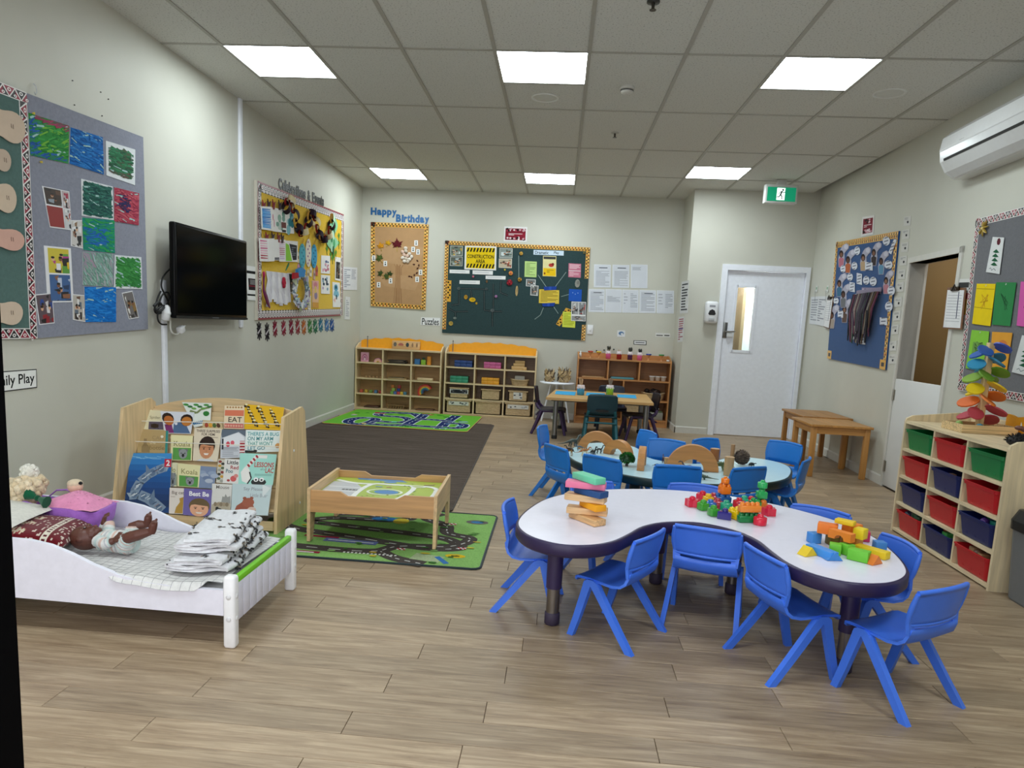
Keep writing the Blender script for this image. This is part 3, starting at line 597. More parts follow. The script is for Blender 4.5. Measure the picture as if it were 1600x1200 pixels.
def blots(cols, n=7, w=.2):
    def f(s):
        for i in range(n): s.oval(.2+.6*r_.random(), .15+.7*r_.random(), w*(.5+r_.random()*.6), w*(.4+r_.random()*.5), r_.choice(cols), 9)
    return f
leafy(ZA((105, 405), (250, 412), (262, 735), (118, 712)), 'bright blue striped drawing at the upper left of the yellow board', scribble(['#3f8ed6', '#5aa4e0', '#2f7cc6'], 12), .040)
leafy(ZA((250, 425), (310, 430), (312, 748), (262, 738)), 'white sheet with a pink dot hanging next to the blue striped drawing', blots(['#c98a9c', '#dfe3df'], 3), .034)
leafy(ZA((290, 425), (440, 458), (450, 762), (296, 745)), 'grey green painted sheet with a brown patch hanging in the top row', lambda s: (blots(['#8fb0a0', '#5f9a84', '#b9c6bf', '#7a9c90'], 10)(s), s.rect(.55, .55, .98, .8, '#6d3c38'), s.rect(.6, .88, .95, .98, '#2c2a2c')), .030)
leafy(ZA((440, 462), (545, 465), (552, 772), (448, 768)), 'teal and pale blue painted sheet at the right end of the top row', blots(['#2f7f8c', '#7fb4bd', '#a9cbd0'], 8, .3), .026)
leafy(ZA((80, 828), (200, 838), (216, 1146), (95, 1142)), 'pink striped drawing at the left of the middle row', scribble(['#cf6f96', '#c2507e', '#e3b3c4', '#b04a5c'], 8), .040)
leafy(ZA((198, 840), (288, 835), (288, 1142), (214, 1144)), 'plain white sheet hanging in front of the middle row', lambda s: None, .044)
leafy(ZA((282, 850), (348, 850), (357, 1128), (288, 1130)), 'white sheet with a grey foot hanging in the middle row', lambda s: s.rect(.05, .86, .95, .98, '#6b6a70'), .038)
leafy(ZA((340, 850), (438, 855), (436, 1148), (354, 1146)), 'lilac checked sheet hanging in the middle row', scribble(['#cdb9d4', '#d8c6da', '#c58ea0'], 9), .032)
leafy(ZA((428, 862), (602, 876), (596, 1152), (434, 1146)), 'white poster with a green triangle and a black panel', lambda s: (s.poly([(.05, .12), (.3, .2), (.55, .97), (.04, .97)], '#8cc63f'), s.poly([(.32, .14), (.93, .2), (.93, .9), (.62, .92)], '#24252a'), s.lines(5, .5, .3, .85, .75, '#8d9199', 3, .3)), .022)
def pegs(pts, lab, grp):
    for i, (x, y) in enumerate(pts):
        (p,) = ZA((x, y)); u, v = WL.uv(*p, .03); m = MB(); c = '#7a1a24' if i % 2 == 0 else '#31141c'
        m.prism([(-.03, .04), (0, 0), (.035, .03), (.012, -.045), (-.02, -.05)], -.012, -.004, 'xz', c); m.ell((0, -.010, .005), (.012, .006, .012), 8, 5, c); m.tube([(0, .012, .02), (0, -.006, .02)], .004, 6, '#8d8d8d')
        tag(m.build('ribbon_tie', 'fabric', None, WL.world(u, v, .03), WL.rot), lab[i], 'ribbon', grp)
pegs([(135, 388), (203, 372), (268, 378), (350, 385)], [o_+' ribbon tie above the top row of drawings' for o_ in ('leftmost dark red', 'second', 'third', 'rightmost')], 'ribbon ties over the top row')
pegs([(178, 815), (258, 810), (335, 820), (385, 830)], [o_+' ribbon tie above the middle row of drawings' for o_ in ('leftmost dark red', 'second', 'third', 'rightmost')], 'ribbon ties over the middle row')
ch = thing('paper_chain', 'paper chain of maroon, dark and cream rings looping across the yellow board', 'paper chain', WL.world(7.3, 2.0, .03), pi/2)
path = [(410, 420), (425, 350), (470, 325), (495, 385), (525, 500), (545, 610), (575, 690), (620, 765), (680, 720), (705, 640), (725, 560), (745, 480), (800, 540), (825, 640), (845, 720), (865, 800), (910, 855), (965, 830), (1000, 760), (1020, 670), (1030, 600), (1035, 545)]
cols = ['#2a1a26', '#7e1d1c', '#d8c9a0', '#7e1d1c', '#2a1a26', '#c99a4a']
pp = [WL.uv(*p, .03) for p in ZA(*path)]
tot = 0; dense = []
for a, c in zip(pp, pp[1:]):
    for k in range(8): dense.append((a[0]+(c[0]-a[0])*k/8, a[1]+(c[1]-a[1])*k/8))
acc = 1; last = None; i = 0
for j, p in enumerate(dense[:-1]):
    if last is None or math.dist(p, last) > .074:
        q = dense[min(j+2, len(dense)-1)]; a = math.atan2(q[1]-p[1], q[0]-p[0]); m = MB(); rr = .058
        ring = [(rr*cos(2*pi*k/14), rr*.62*sin(2*pi*k/14)) for k in range(14)]
        prof = [[(x, -.028+y, -.032) for x, y in ring], [(x, -.028+y, .032) for x, y in ring]] if i % 2 == 0 else [[(x, -.028-.02+.02, y) for x, y in ring], [(x, -.028+.02, y) for x, y in ring]]
        m.loft(prof, cols[i % len(cols)], False, True); o = m.build('ring', 'paper', ch, (p[0]-7.3, 0, p[1]-2.0), (0, -a, 0)); last = p; i += 1
for (x, y, rx, ry, c1, c2, lab) in ((660, 1070, 40, 165, '#4fa3b5', '#2f6f8c', 'left blue paper oval with dark dots on the yellow board'), (742, 1030, 38, 190, '#dcd2c4', '#8a5a8c', 'white spotted paper oval between the two blue ovals'), (818, 1075, 38, 160, '#3f97bd', '#27567c', 'right blue paper oval with dark dots on the yellow board')):
    pts = [WL.uv(*p, .02) for p in ZA(*ellipse(x, y, rx, ry, 20))]
    m, cu, cv, fin = shaped(WL, pts, .018, .006, c1, 'paper', 'paper_oval', lab, 'paper cutout', 'paper ovals on the yellow board')
    w_ = max(p[0] for p in pts)-cu; h_ = max(p[1] for p in pts)-cv
    for k in range(7): m.flat(ellipse(w_*(.25 if k % 2 else -.25), h_*(-.75+.25*k), w_*.2, h_*.08, 7), -.0066, 'xz', c2)
    m.tube([(0, -.004, h_), (.01, -.01, h_+.05)], .004, 6, '#c9a04a'); fin()
for k, (x, y, rx, ry) in enumerate(((1075, 665, 55, 115), (1062, 895, 72, 85))):
    pts = [WL.uv(*p, .02) for p in ZA(*[(x+rx*cos(2*pi*i/24)*(1+.08*cos(4*pi*i/12)), y+ry*sin(2*pi*i/24)) for i in range(24)])]
    m, cu, cv, fin = shaped(WL, pts, .018+.004*k, .004, '#8cc29a', 'paper', 'paper_loop', ['upper pale green paper figure hanging on the yellow board', 'lower round green paper figure hanging on the yellow board'][k], 'paper cutout', 'green paper figures on the yellow board')
    for i in range(5): m.flat(ellipse(.05*cos(i*1.3), .09*sin(i*1.3), .04, .05, 8), -.0046-.0002*i, 'xz', ['#4f9a66', '#b8d8bc', '#3d7f56', '#a5cbae', '#2f5f42'][i])
    fin()
for i, (x, y) in enumerate(((1040, 1050), (1065, 1010), (1085, 1060), (1110, 1025), (1065, 1100), (1150, 800), (1150, 900), (990, 975))):
    u, v = WL.uv(*ZA((x, y))[0], .016); m = MB(); m.prism([(-.04, 0), (0, .035), (.04, .01), (.01, -.035)], -.003, 0, 'xz', '#4f8a34'); m.tube([(0, -.002, -.03), (.01, -.003, -.07)], .003, 5, '#4f7a30')
    tag(m.build('paper_leaf', 'paper', None, WL.world(u, v, .015), WL.rot), 'small green paper leaf '+['beside the upper white drawing', 'highest of those over the white drawings', 'in the middle of those over the white drawings', 'at the right of those over the white drawings', 'lowest, between the white drawings', 'near the right border, upper one', 'near the right border, lower one', 'left of the round green figure'][i], 'paper leaf', 'green paper leaves on the yellow board')
for q, lab, mk in ((ZB((950, -10), (1072, 0), (1068, 248), (945, 240)), 'upper white drawing with pink and blue marks on the yellow board', blots(['#7b8fb0', '#d09aa8', '#b96a7c', '#5d6a8c'], 12, .12)),
                   (ZB((945, 260), (1072, 272), (1068, 528), (948, 522)), 'lower white drawing with teal and black marks on the yellow board', blots(['#4a5a6c', '#7f9db0', '#2c3848', '#b9a5c4'], 12, .12)),
                   (ZB((1145, 10), (1222, 25), (1216, 348), (1140, 332)), 'narrow white sheet with a dark photo at the right edge of the yellow board', lambda s: s.photo(.14, .2, .86, .92, ['#33322f', '#55524a', '#1d1c1c', '#77736b'], 31)),
                   (ZB((1105, 360), (1205, 372), (1218, 712), (1112, 712)), 'white paper figure with a blue body at the lower right of the yellow board', lambda s: (s.oval(.45, .22, .28, .14, '#5c9db8'), s.oval(.45, .2, .1, .07, '#23343f'), s.poly([(.2, .35), (.75, .35), (.85, .5), (.55, .62), (.1, .5)], '#7fb6c9'), s.rect(.42, .5, .55, .68, '#22262e'), s.poly([(.05, .7), (.4, .6), (.3, .82)], '#e3b8ac'))),
                   (ZB((825, 340), (912, 345), (912, 722), (825, 716)), 'tall pink and peach drawing on the yellow board', lambda s: (s.rect(0, 0, 1, .3, '#d9a39c'), s.rect(0, .3, 1, .8, '#dfb48c'), s.rect(0, .8, 1, 1, '#d29a4c'), s.oval(.5, .15, .3, .1, '#c9808c'), s.oval(.55, .55, .25, .14, '#8e7f9a'), s.rect(.4, .2, .6, .45, '#d9c06a'))),
                   (ZB((757, 545), (805, 552), (803, 748), (765, 742)), 'small narrow brown drawing beside the wreath', scribble(['#9a8c6c', '#7f8c7a', '#b3a27c'], 8))):
    leafy(q, lab, mk, .016)
for i, (x, y, c) in enumerate(((630, 180, '#c98fa0'), (700, 195, '#b9a58c'), (762, 255, '#d8c8a8'), (800, 215, '#e3ddd2'), (850, 260, '#c9a59a'), (885, 205, '#c05a50'), (625, 20, '#d8c9a8'))):
    u, v = WL.uv(*ZB((x, y))[0], .016); m = MB(); m.prism([(-.03, -.05), (.025, -.055), (.035, .03), (0, .06), (-.03, .03)], -.004, 0, 'xz', c); m.flat(ellipse(0, 0, .014, .02, 7), -.0046, 'xz', '#5a4a4a')
    tag(m.build('paper_charm', 'paper', None, WL.world(u, v, .016), WL.rot), 'tiny '+['pink charm at the top of the wreath', 'tan charm under the left paper oval', 'cream charm under the white paper oval', 'white charm under the right paper oval', 'pinkish charm above the tall pink drawing', 'red charm at the right of the paper ovals', 'cream charm left of the left paper oval'][i], 'paper cutout', 'paper charms under the ovals')
s = Sheet(WL, ZB((480, 235), (608, 240), (602, 522), (478, 512)), .015, .002, '#e4e2de'); s.photo(.05, .04, .95, .95, ['#3a3f38', '#22241f', '#5a6152', '#7f8577', '#2c3330'], 41, 14); s.build('photo', 'dark photo half hidden by the paper wreath', 'photo', mat='shiny_paper')
wu, wv = WL.uv(*ZB((665, 480))[0], .05); wr = thing('paper_wreath', 'wreath of crumpled grey and lilac paper on the yellow board', 'wreath', WL.world(wu, wv, .03), pi/2)
m = MB(); rw_ = random.Random(8)
for i in range(70):
    a = rw_.random()*2*pi; rr = 1+.25*(rw_.random()-.5); c = rw_.choice(['#b9bccb', '#a7a9bd', '#c9cdd2', '#9fb4b4', '#8f86a8', '#d8d8d8', '#a58a9c', '#7f93a0', '#b3b89a'])
    x, z = .185*rr*cos(a), .165*rr*sin(a); d = .03+.02*rw_.random(); e = rw_.random()*pi
    m.add([(x-d*cos(e), -.012, z-d*sin(e)), (x+d*sin(e), -.03-.02*rw_.random(), z-d*cos(e)), (x+d*cos(e), -.014, z+d*sin(e)), (x-d*sin(e), -.034-.02*rw_.random(), z+d*cos(e))], [(0, 1, 2), (0, 2, 3), (0, 1, 3), (1, 2, 3)], c, False)
tag(m.build('crumpled_paper', 'paper', wr), kind='stuff')
m = MB(); m.tube([(.175*cos(2*pi*k/24), -.012, .155*sin(2*pi*k/24)) for k in range(25)], .03, 8, '#a9abb8', flatten=(1, .3)); m.build('ring', 'paper', wr)
m = MB(); m.prism([(-.13, .13), (.02, .14), (.06, .21), (-.04, .23), (-.16, .20)], -.05, -.02, 'xz', '#3f86c0'); m.prism([(-.28, .10), (-.15, .12), (-.16, .17), (-.27, .16)], -.055, -.03, 'xz', '#a3242e'); m.build('bow', 'paper', wr)
st = thing('paper_streamers', 'bundle of long white paper strips at the lower left of the yellow board', 'streamers', WL.world(*WL.uv(*ZB((330, 430))[0], .02), .015), pi/2)
cu, cv = WL.uv(*ZB((330, 430))[0], .02); tops = [(205+26*i, 210+3*i) for i in range(11)]; bots = [(195+8*i, 330) for i in range(11)]
blen = [705, 640, 600, 640, 665, 650, 690, 660, 675, 650, 640]
for i in range(11):
    (a,), (c,) = ZB(tops[i]), ZB((205+27*i-(25 if i < 3 else 0)+20, blen[i])); p, q = WL.uv(*a, .02), WL.uv(*c, .02); m = MB(); wdt = .058
    zig = [(p[0]+(q[0]-p[0])*k/4+(.01 if k % 2 else -.01), p[1]+(q[1]-p[1])*k/4) for k in range(5)]
    rings = [[(x-cu-wdt/2, -.006-.004*(i % 3)-(.006 if k % 2 else 0), z-cv), (x-cu+wdt/2, -.012-.004*(i % 3)-(.002 if k % 2 else .006), z-cv)] for k, (x, z) in enumerate(zig)]
    m.loft(rings, ['#dcd9de', '#cfccd4', '#e3e1e4'][i % 3], False, False, False); m.build('strip', 'paper', st)
lp = [WL.uv(*p, .05) for p in ZB((145, 225), (150, 300), (150, 390), (150, 480), (180, 560), (205, 640), (235, 720))]
m = MB(); m.tube([(u-lp[0][0], -.04, v-lp[0][1]) for u, v in lp], [.016, .018, .015, .02, .028, .026, .01], 8, '#6b1f4a', flatten=(1, .4)); m.ell((0, -.045, -.02), (.02, .012, .03), 8, 5, '#a3224a')
tag(m.build('ribbon_strap', 'fabric', None, WL.world(*lp[0], .01), WL.rot), 'purple ribbon strap hanging in front of the white strips', 'ribbon')
u, v = WL.uv(*ZB((445, 370))[0], .05); m = MB()
for a in range(6): m.ell((.02*cos(a*1.05), -.02, .03*sin(a*1.05)), (.022, .012, .028), 7, 5, '#a8223a')
tag(m.build('paper_flower', 'paper', None, WL.world(u, v, .02), WL.rot), 'red paper flower on the white strips', 'flower')
lp = [WL.uv(*p, .03) for p in ZB((515, 95), (495, 140), (470, 205))]; m = MB(); m.tube([(a-lp[1][0], -.006, c-lp[1][1]) for a, c in lp], [.006, .012, .004], 6, '#3f7a5a', flatten=(1, .4)); tag(m.build('paper_leaf', 'paper', None, WL.world(*lp[1], .014), WL.rot), 'dark green paper leaf on the bare middle of the yellow board', 'paper leaf')
ct = thing('wall_lettering', 'black cut out lettering reading celebrations and events above the yellow board', 'lettering', WL.world(7.4, 2.455, 0), (0, -R(2.3), pi/2))
def letters(parent, words, x0, x1, z0, h, col, th=.004, bold=.02, dz=None):
    full = ''.join(words); base = 0; cur = bpy.data.curves.new('lettering', 'FONT')
    adv = []
    for chh in full: adv.append({'i': .28, 'l': .28, 't': .36, 'r': .4, ' ': .45, 'f': .36, '&': .7, 'C': .72, 'H': .72, 'B': .66, 'E': .62, 'v': .5, 's': .48}.get(chh, .56))
    tot = sum(adv); x = x0; k = (x1-x0)/tot
    for chh, a in zip(full, adv):
        if chh != ' ':
            hh = h if chh in 'CHBEFbdfhklt&' or chh.isupper() else h*.74; zz = z0-(h*.26 if chh in 'gpqy' else 0)
            if chh in 'gpqy': hh = h
            if chh in 'i': hh = h*.98
            vs, fs, asp = text_shape(chh, bold); m = MB(); wd = a*k*.9
            f3 = [(x+wd*p[0], -th, zz+hh*p[1]) for p in vs]; b3 = [(p[0], 0, p[2]) for p in f3]; m.add(f3, fs, col, False)
            cnt = {}
            for f in fs:
                for i in range(len(f)): e = (f[i], f[(i+1) % len(f)]); cnt[e] = 1
            rim = [e for e in cnt if (e[1], e[0]) not in cnt]; n = len(f3); m.add(f3+b3, [(a_, b_, b_+n, a_+n) for a_, b_ in rim], col, False)
            m.build('letter', 'paint', parent)
        x += a*k
    bpy.data.curves.remove(cur)
letters(ct, ['Celebrations & Events'], -.65, .65, -.03, .105, '#0c0c0e', bold=.035)
HC = ['#17131a', '#1c161e', '#7c1530', '#8c2238', '#7d1f38', '#8e2f38', '#b8642e', '#3f7a3c', '#2f7050', '#2f7088', '#3f6ea0', '#27508c']
HN = ['leftmost of the two black paper hands', 'second black paper hand', 'brightest crimson paper hand, right of the black ones', 'second crimson paper hand', 'plum paper hand, third of the reds', 'brick red paper hand before the orange one', 'orange paper hand', 'leaf green paper hand', 'deep green paper hand', 'teal paper hand', 'light blue paper hand', 'navy blue paper hand at the right end']
hx = [85, 195, 305, 425, 530, 620, 705, 790, 865, 940, 1025, 1095]; hy = [1040, 1055, 1010, 1000, 985, 985, 990, 980, 975, 960, 960, 960]; hh = [265, 265, 240, 225, 235, 225, 215, 210, 210, 195, 190, 190]
for i in range(12):
    (a,), (t_,), (b_,) = ZB((hx[i], hy[i])), ZB((hx[i], hy[i]-hh[i]/2)), ZB((hx[i], hy[i]+hh[i]/2)); u, v = WL.uv(*a); top = WL.uv(*t_)[1]-v; pts = []; wx = WL.uv(*ZB((hx[i]+54, hy[i]))[0])[0]-u
    fing = [(-58, .62), (-30, .92), (-4, 1.), (22, .9), (52, .6)]
    for sgn in (1, -1):
        for k, (ang, L) in enumerate(fing if sgn == 1 else fing):
            a0 = R(90-ang) if sgn == 1 else R(270-ang); pr_ = .42
            for da, rr in ((.20, pr_), (.085, L*.93), (0, L), (-.085, L*.93), (-.20, pr_)): pts.append((u+wx*1.15*rr*cos(a0+da), v+top*rr*sin(a0+da)))
    m, cu, cv, fin = shaped(WL, pts, .001, .003, HC[i], 'paper', 'paper_hands', HN[i]+' below the yellow board', 'paper cutout', 'paper hands under the yellow board')
    m.flat([(-.05, -.02), (-.03, -.03), (.05, .025), (.03, .03)], -.0036, 'xz', '#b9b3b6'); fin()
s = Sheet(WL, ZB((1252, 148), (1450, 162), (1446, 475), (1252, 470)), .001, .0015, '#d9dade'); s.lines(10, .08, .1, .5, .92, '#8f93a0', 3); s.lines(7, .58, .1, .9, .55, '#9a9da8', 4); s.build('notice_sheet', 'white printed sheet on the wall right of the yellow board', 'notice')
s = Sheet(WL, ZB((1285, 560), (1352, 572), (1345, 885), (1272, 880)), .001, .0015, '#dcdcdc'); s.lines(9, .2, .15, .8, .9, '#a0a2aa', 5); s.build('notice_sheet', 'narrow white sheet low on the wall right of the yellow board', 'notice')
ZC3 = zoomed(.23125, 560, 300); ZC5 = zoomed(.25, 840, 380)
hb = thing('wall_lettering', 'blue cut out lettering reading happy birthday over the brown paper board', 'lettering', WB.world(0, 0, 0))
letters(hb, ['Happy'], .118, .475, 2.605, .095, '#0f5f9c', .006, .045); letters(hb, ['Birthday'], .462, .915, 2.527, .098, '#0f5f9c', .006, .045)
bb = Sheet(WB, [(.125, 2.511), (.907, 2.507), (.90, 1.385), (.146, 1.402)], 0, .012, '#b08a62', uv=True)
for i in range(9): bb.stroke([(.42+.018*i, .98), (.44+.013*i, .7), (.45+.012*i, .52), (.3+.05*i, .30+.02*(i % 3))], .012, ['#a37c56', '#ba9570', '#9a7450'][i % 3])
for q in ((.05, .25, .95, .5), (.1, .6, .9, .78)): bb.poly([(q[0], q[1]), (q[2], q[1]+.02), (q[2]-.1, q[3]), (q[0]+.15, q[3]-.03)], '#b6916a')
for i in range(7): bb.stroke([(.425+.022*i, .99), (.445+.014*i, .7), (.455+.012*i, .5)], .008, '#9f7852')
b = bb.build('pinboard', 'brown paper board with a paper tree and autumn leaves', 'pinboard'); border(bb, FULL, .055, 'gold', 5, parent=b)
def maple(px, size, rot, col, lab, stem='#b59a4a'):
    u, v = WB.uv(*px, .016); m = MB(); P = []
    for k, (a, r) in enumerate([(90, 1), (72, .55), (58, .62), (50, .45), (30, .95), (18, .6), (2, .62), (-8, .42), (-28, .7), (-48, .35), (-82, .28), (-98, .28), (-132, .35), (-152, .7), (-172, .42), (-182, .62), (-198, .6), (-210, .95), (-230, .45), (-238, .62), (-252, .55)]):
        P.append((size*r*cos(R(a+rot)), size*r*sin(R(a+rot))))
    n = len(P); m.add([(0, -.012, 0)]+[(x, -.004-.006*(i % 2), z) for i, (x, z) in enumerate(P)], [(0, 1+i, 1+(i+1) % n) for i in range(n)], col, False); m.prism([(x*.5, z*.5) for x, z in P], -.003, 0, 'xz', col)
    m.tube([(size*.2*cos(R(rot-90)), -.006, size*.2*sin(R(rot-90))), (size*.9*cos(R(rot-95)), -.005, size*.9*sin(R(rot-95)))], .004, 5, stem)
    tag(m.build('maple_leaf', 'paper', None, WB.world(u, v, .013), 0), lab, 'leaf', 'maple leaves on the birthday board')
maple(ZC3((152, 368))[0], .068, 15, '#c98a1e', 'orange maple leaf, leftmost on the birthday board'); maple(ZC3((200, 348))[0], .058, -20, '#c99a22', 'yellow maple leaf between the orange and the dark red leaf')
maple(ZC3((262, 358))[0], .098, 5, '#5a141c', 'large dark red maple leaf on the birthday board')
maple(ZC3((145, 450))[0], .075, 40, '#4a5a26', 'green maple leaf between two name cards'); maple(ZC3((152, 552))[0], .062, 60, '#3a4a22', 'dark green maple leaf, left of the lowest three'); maple(ZC3((186, 572))[0], .062, -60, '#435326', 'dark green maple leaf, middle of the lowest three'); maple(ZC3((212, 556))[0], .055, -10, '#344420', 'dark green maple leaf, right of the lowest three')
for i, (x, y) in enumerate(((390, 345), (370, 388), (403, 405), (103, 447), (182, 483), (420, 543), (397, 590), (217, 600), (137, 627))):
    s = Sheet(WB, ZC3((x-12, y-18), (x+12, y-18), (x+12, y+18), (x-12, y+18)), .0125, .002, '#e3e3e2'); s.oval(.5, .3, .16, .12, '#222226'); s.poly([(.25, .8), (.5, .4), (.75, .8)], '#2c2c32')
    s.build('name_card', ['white card at the upper right of the tree, topmost of all', 'white card just left of the pair by the white shells', 'white card right of the white shells', 'white card on the left border beside the green leaf', 'white card right of the upper green leaf', 'white card at the right border above the lowest right card', 'lowest white card on the right half of the tree', 'white card right of the three dark green leaves', 'lowest white card at the left of the tree'][i], 'card', 'small cards on the birthday board')
rs = random.Random(12)
sh = [(300, 405), (322, 400), (345, 418), (310, 425), (332, 432), (360, 438), (300, 445), (322, 450), (345, 455), (312, 468), (335, 470), (320, 380)]
for i, p in enumerate(sh):
    u, v = WB.uv(*ZC3(p)[0], .016); m = MB(); m.ell((0, -.014, 0), (.028, .012, .022), 8, 5, rs.choice(['#d9cdbf', '#e2d8cc', '#cdbfae', '#d9b9a8'])); o = m.build('cotton_blossom', 'fabric', None, WB.world(u, v, .012), (0, rs.random()*3, 0)); tag(o, 'fluffy white blossom in the cluster, '+['top left', 'top middle', 'top right', 'second row left', 'second row middle', 'rightmost', 'leftmost of the third row', 'third row middle', 'third row right', 'bottom left', 'bottom right', 'small one highest above the rest'][i], 'blossom', 'white blossoms on the paper tree')
for i, p in enumerate(((375, 490), (398, 465), (408, 495), (400, 515), (345, 570), (360, 575), (378, 562), (395, 548))):
    u, v = WB.uv(*ZC3(p)[0], .014); m = MB(); m.prism([(-.02, 0), (0, .012), (.02, .004), (.004, -.012)], -.004, 0, 'xz', '#4a2a20'); tag(m.build('dried_leaf', 'paper', None, WB.world(u, v, .0125), (0, i*.8, 0)), 'tiny dark dried leaf, '+['leftmost of the upper four', 'highest of the upper four', 'rightmost of the upper four', 'lowest of the upper four', 'leftmost of the lower four', 'second of the lower four', 'third of the lower four', 'rightmost of the lower four'][i], 'leaf', 'tiny dried leaves on the paper tree')
s = Sheet(WB, [(.843, 1.282), (1.106, 1.285), (1.104, 1.182), (.839, 1.178)], 0, .002, '#e9e9ea', uv=True); s.text('Puzzles', .06, .1, .94, .95, '#16161a', .012); s.build('wall_sign', 'white sign reading puzzles between the two wall boards', 'sign')
kb = Sheet(WB, [(1.138, 2.308), (3.062, 2.293), (3.073, 1.08), (1.14, 1.087)], 0, .014, '#2f4446', uv=True)
def kp(*pts):
    out = []
    for p in ZC3(*pts): u, v = WB.uv(*p, .014); out.append(((u-1.139)/1.93, (2.30-v)/1.217))
    return out
for pts in ([(680, 655), (770, 655), (865, 660)], [(680, 670), (680, 760), (628, 768)], [(610, 790), (650, 812), (740, 808)], [(655, 815), (655, 850)], [(850, 670), (850, 800), (905, 808), (970, 808)], [(905, 808), (905, 910)], [(912, 620), (912, 790)], [(965, 600), (960, 680), (1010, 700)], [(760, 665), (765, 720)]):
    kb.stroke(kp(*pts), .022, '#141a1c'); kb.stroke(kp(*pts), .004, '#6d7a7a')
for pts in ([(1215, 560), (1270, 640)], [(1330, 640), (1405, 540)], [(1370, 705), (1430, 688)], [(1250, 780), (1230, 830), (1190, 860)], [(1320, 775), (1350, 820)], [(1085, 430), (1085, 580)]): kb.stroke(kp(*pts), .007, '#8fa09c')
b = kb.build('pinboard', 'large dark green construction play pinboard with gold border', 'pinboard', mat='fabric')
border(kb, [(0, 0, 1, 0), (1, 0, 1, .33), (0, 1, 0, 0)], .05, 'gold', 9, parent=b); border(kb, [(1, .79, 1, 1)], .05, 'gold', 4, parent=b)
def onboard(q, lab, mk, nm='notice_sheet', cat='notice', grp=None, off=.0147, col='#e5e5e4', mat='paper', th=.0018):
    s = Sheet(WB, ZC3(*q), off, th, col); mk(s); return s.build(nm, lab, cat, grp, mat=mat)
def sign(s):
    s.rect(.05, .06, .95, .94, '#e3c312'); 
    for k in range(9):
        a = .06+.1*k
        s.poly([(a, .25), (a+.05, .25), (a+.09, .08), (a+.04, .08)], '#17150f'); s.poly([(a, .92), (a+.05, .92), (a+.09, .75), (a+.04, .75)], '#17150f')
    s.text('CONSTRUCTION', .08, .36, .92, .52, '#17150f', .02); s.text('AREA', .35, .56, .65, .72, '#17150f', .02)
onboard([(720, 363), (934, 368), (930, 530), (716, 522)], 'yellow and black construction area sign on the green board', sign, 'wall_sign', 'sign')
PV = [['#5d6a5c', '#c9ced0', '#2a2e2a', '#8a8f84', '#b3942c'], ['#4a5248', '#222521', '#7d8578', '#9aa6a8', '#8a7430'], ['#7d8a86', '#c9d2d4', '#33372f', '#a5b0b0', '#4d5a48'], ['#b5a890', '#c0552c', '#7a3a24', '#d9cfc0', '#5a4a40']]
for k, (q, lab) in enumerate((([(622, 363), (706, 366), (704, 432), (622, 430)], 'photo above another photo left of the construction sign'), ([(622, 436), (704, 438), (702, 501), (618, 498)], 'lower photo left of the construction sign'), ([(954, 378), (1042, 382), (1040, 447), (952, 444)], 'upper photo right of the construction sign, with a digger'), ([(950, 449), (1038, 452), (1036, 515), (948, 511)], 'lower photo right of the construction sign, orange machine'))):
    onboard(q, lab, lambda s: s.photo(.03, .04, .97, .96, PV[k], 60+k, 12), 'photo', 'photo', 'machine photos by the construction sign', col='#d9d7cf', mat='shiny_paper')
for q, lab in (([(616, 524), (751, 528), (751, 552), (616, 548)], 'blank white strip under the left photos'), ([(772, 529), (909, 534), (908, 560), (771, 555)], 'blank white strip under the construction sign'), ([(860, 565), (995, 568), (994, 592), (859, 588)], 'blank white strip nearest the red paper flower'), ([(684, 596), (821, 599), (820, 624), (683, 620)], 'lowest blank white strip over the paper roads')): onboard(q, lab, lambda s: s.lines(1, .1, .4, .8, .75, '#b9bcc4', 2), 'label_strip', 'label', 'white strips on the construction board')
onboard([(1184, 391), (1388, 398), (1387, 430), (1183, 423)], 'pale blue strip titled dramatic play at the top of the board', lambda s: (s.text('Dramatic', .05, .18, .5, .85, '#1b2433', .012), s.text('Play', .66, .18, .86, .85, '#1b2433', .012)), 'label_strip', 'label', col='#c5d6e6')
onboard([(1125, 467), (1206, 471), (1203, 577), (1122, 573)], 'pale green sheet of writing on the construction board', lambda s: s.lines(9, .12, .1, .9, .92, '#7f9a5c', 3), col='#b5d184')
onboard([(1248, 431), (1337, 434), (1336, 572), (1245, 568)], 'yellow poster with a red picture and dark heading on the board', lambda s: (s.rect(.04, .03, .96, .16, '#3d3f3c'), s.rect(.04, .18, .96, .6, '#d9d29c'), s.oval(.62, .45, .2, .09, '#b3382c'), s.oval(.75, .40, .1, .07, '#7f2a20'), s.rect(.04, .6, .96, .98, '#e3bb16'), s.oval(.14, .86, .07, .05, '#7a3a1c'), s.lines(3, .3, .68, .8, .85, '#8a6f14', 3)), 'poster', 'poster', col='#e6d9a0')
onboard([(1421, 481), (1505, 486), (1502, 580), (1418, 575)], 'pink card of white writing at the upper right of the board', lambda s: (s.lines(4, .08, .08, .92, .42, '#e9ccd3', 4), s.rect(.02, .5, .98, .54, '#dfe0e2'), s.lines(4, .08, .6, .92, .95, '#e0b8c2', 5)), col='#bf7388')
onboard([(1222, 657), (1357, 664), (1355, 756), (1219, 750)], 'yellow plaque with dark handwriting in the middle of the string web', lambda s: s.lines(9, .08, .08, .94, .94, '#7d681c', 7, .4), 'plaque', 'sign', col='#ddc04a', off=.017)
onboard([(1252, 640), (1340, 638), (1336, 662), (1255, 664)], 'blue tape bow above the yellow plaque', lambda s: s.rect(.4, 0, .6, 1, '#2a4fa8'), 'paper_tape', 'tape', 'blue tapes by the yellow plaque', col='#1d3f94', off=.020)
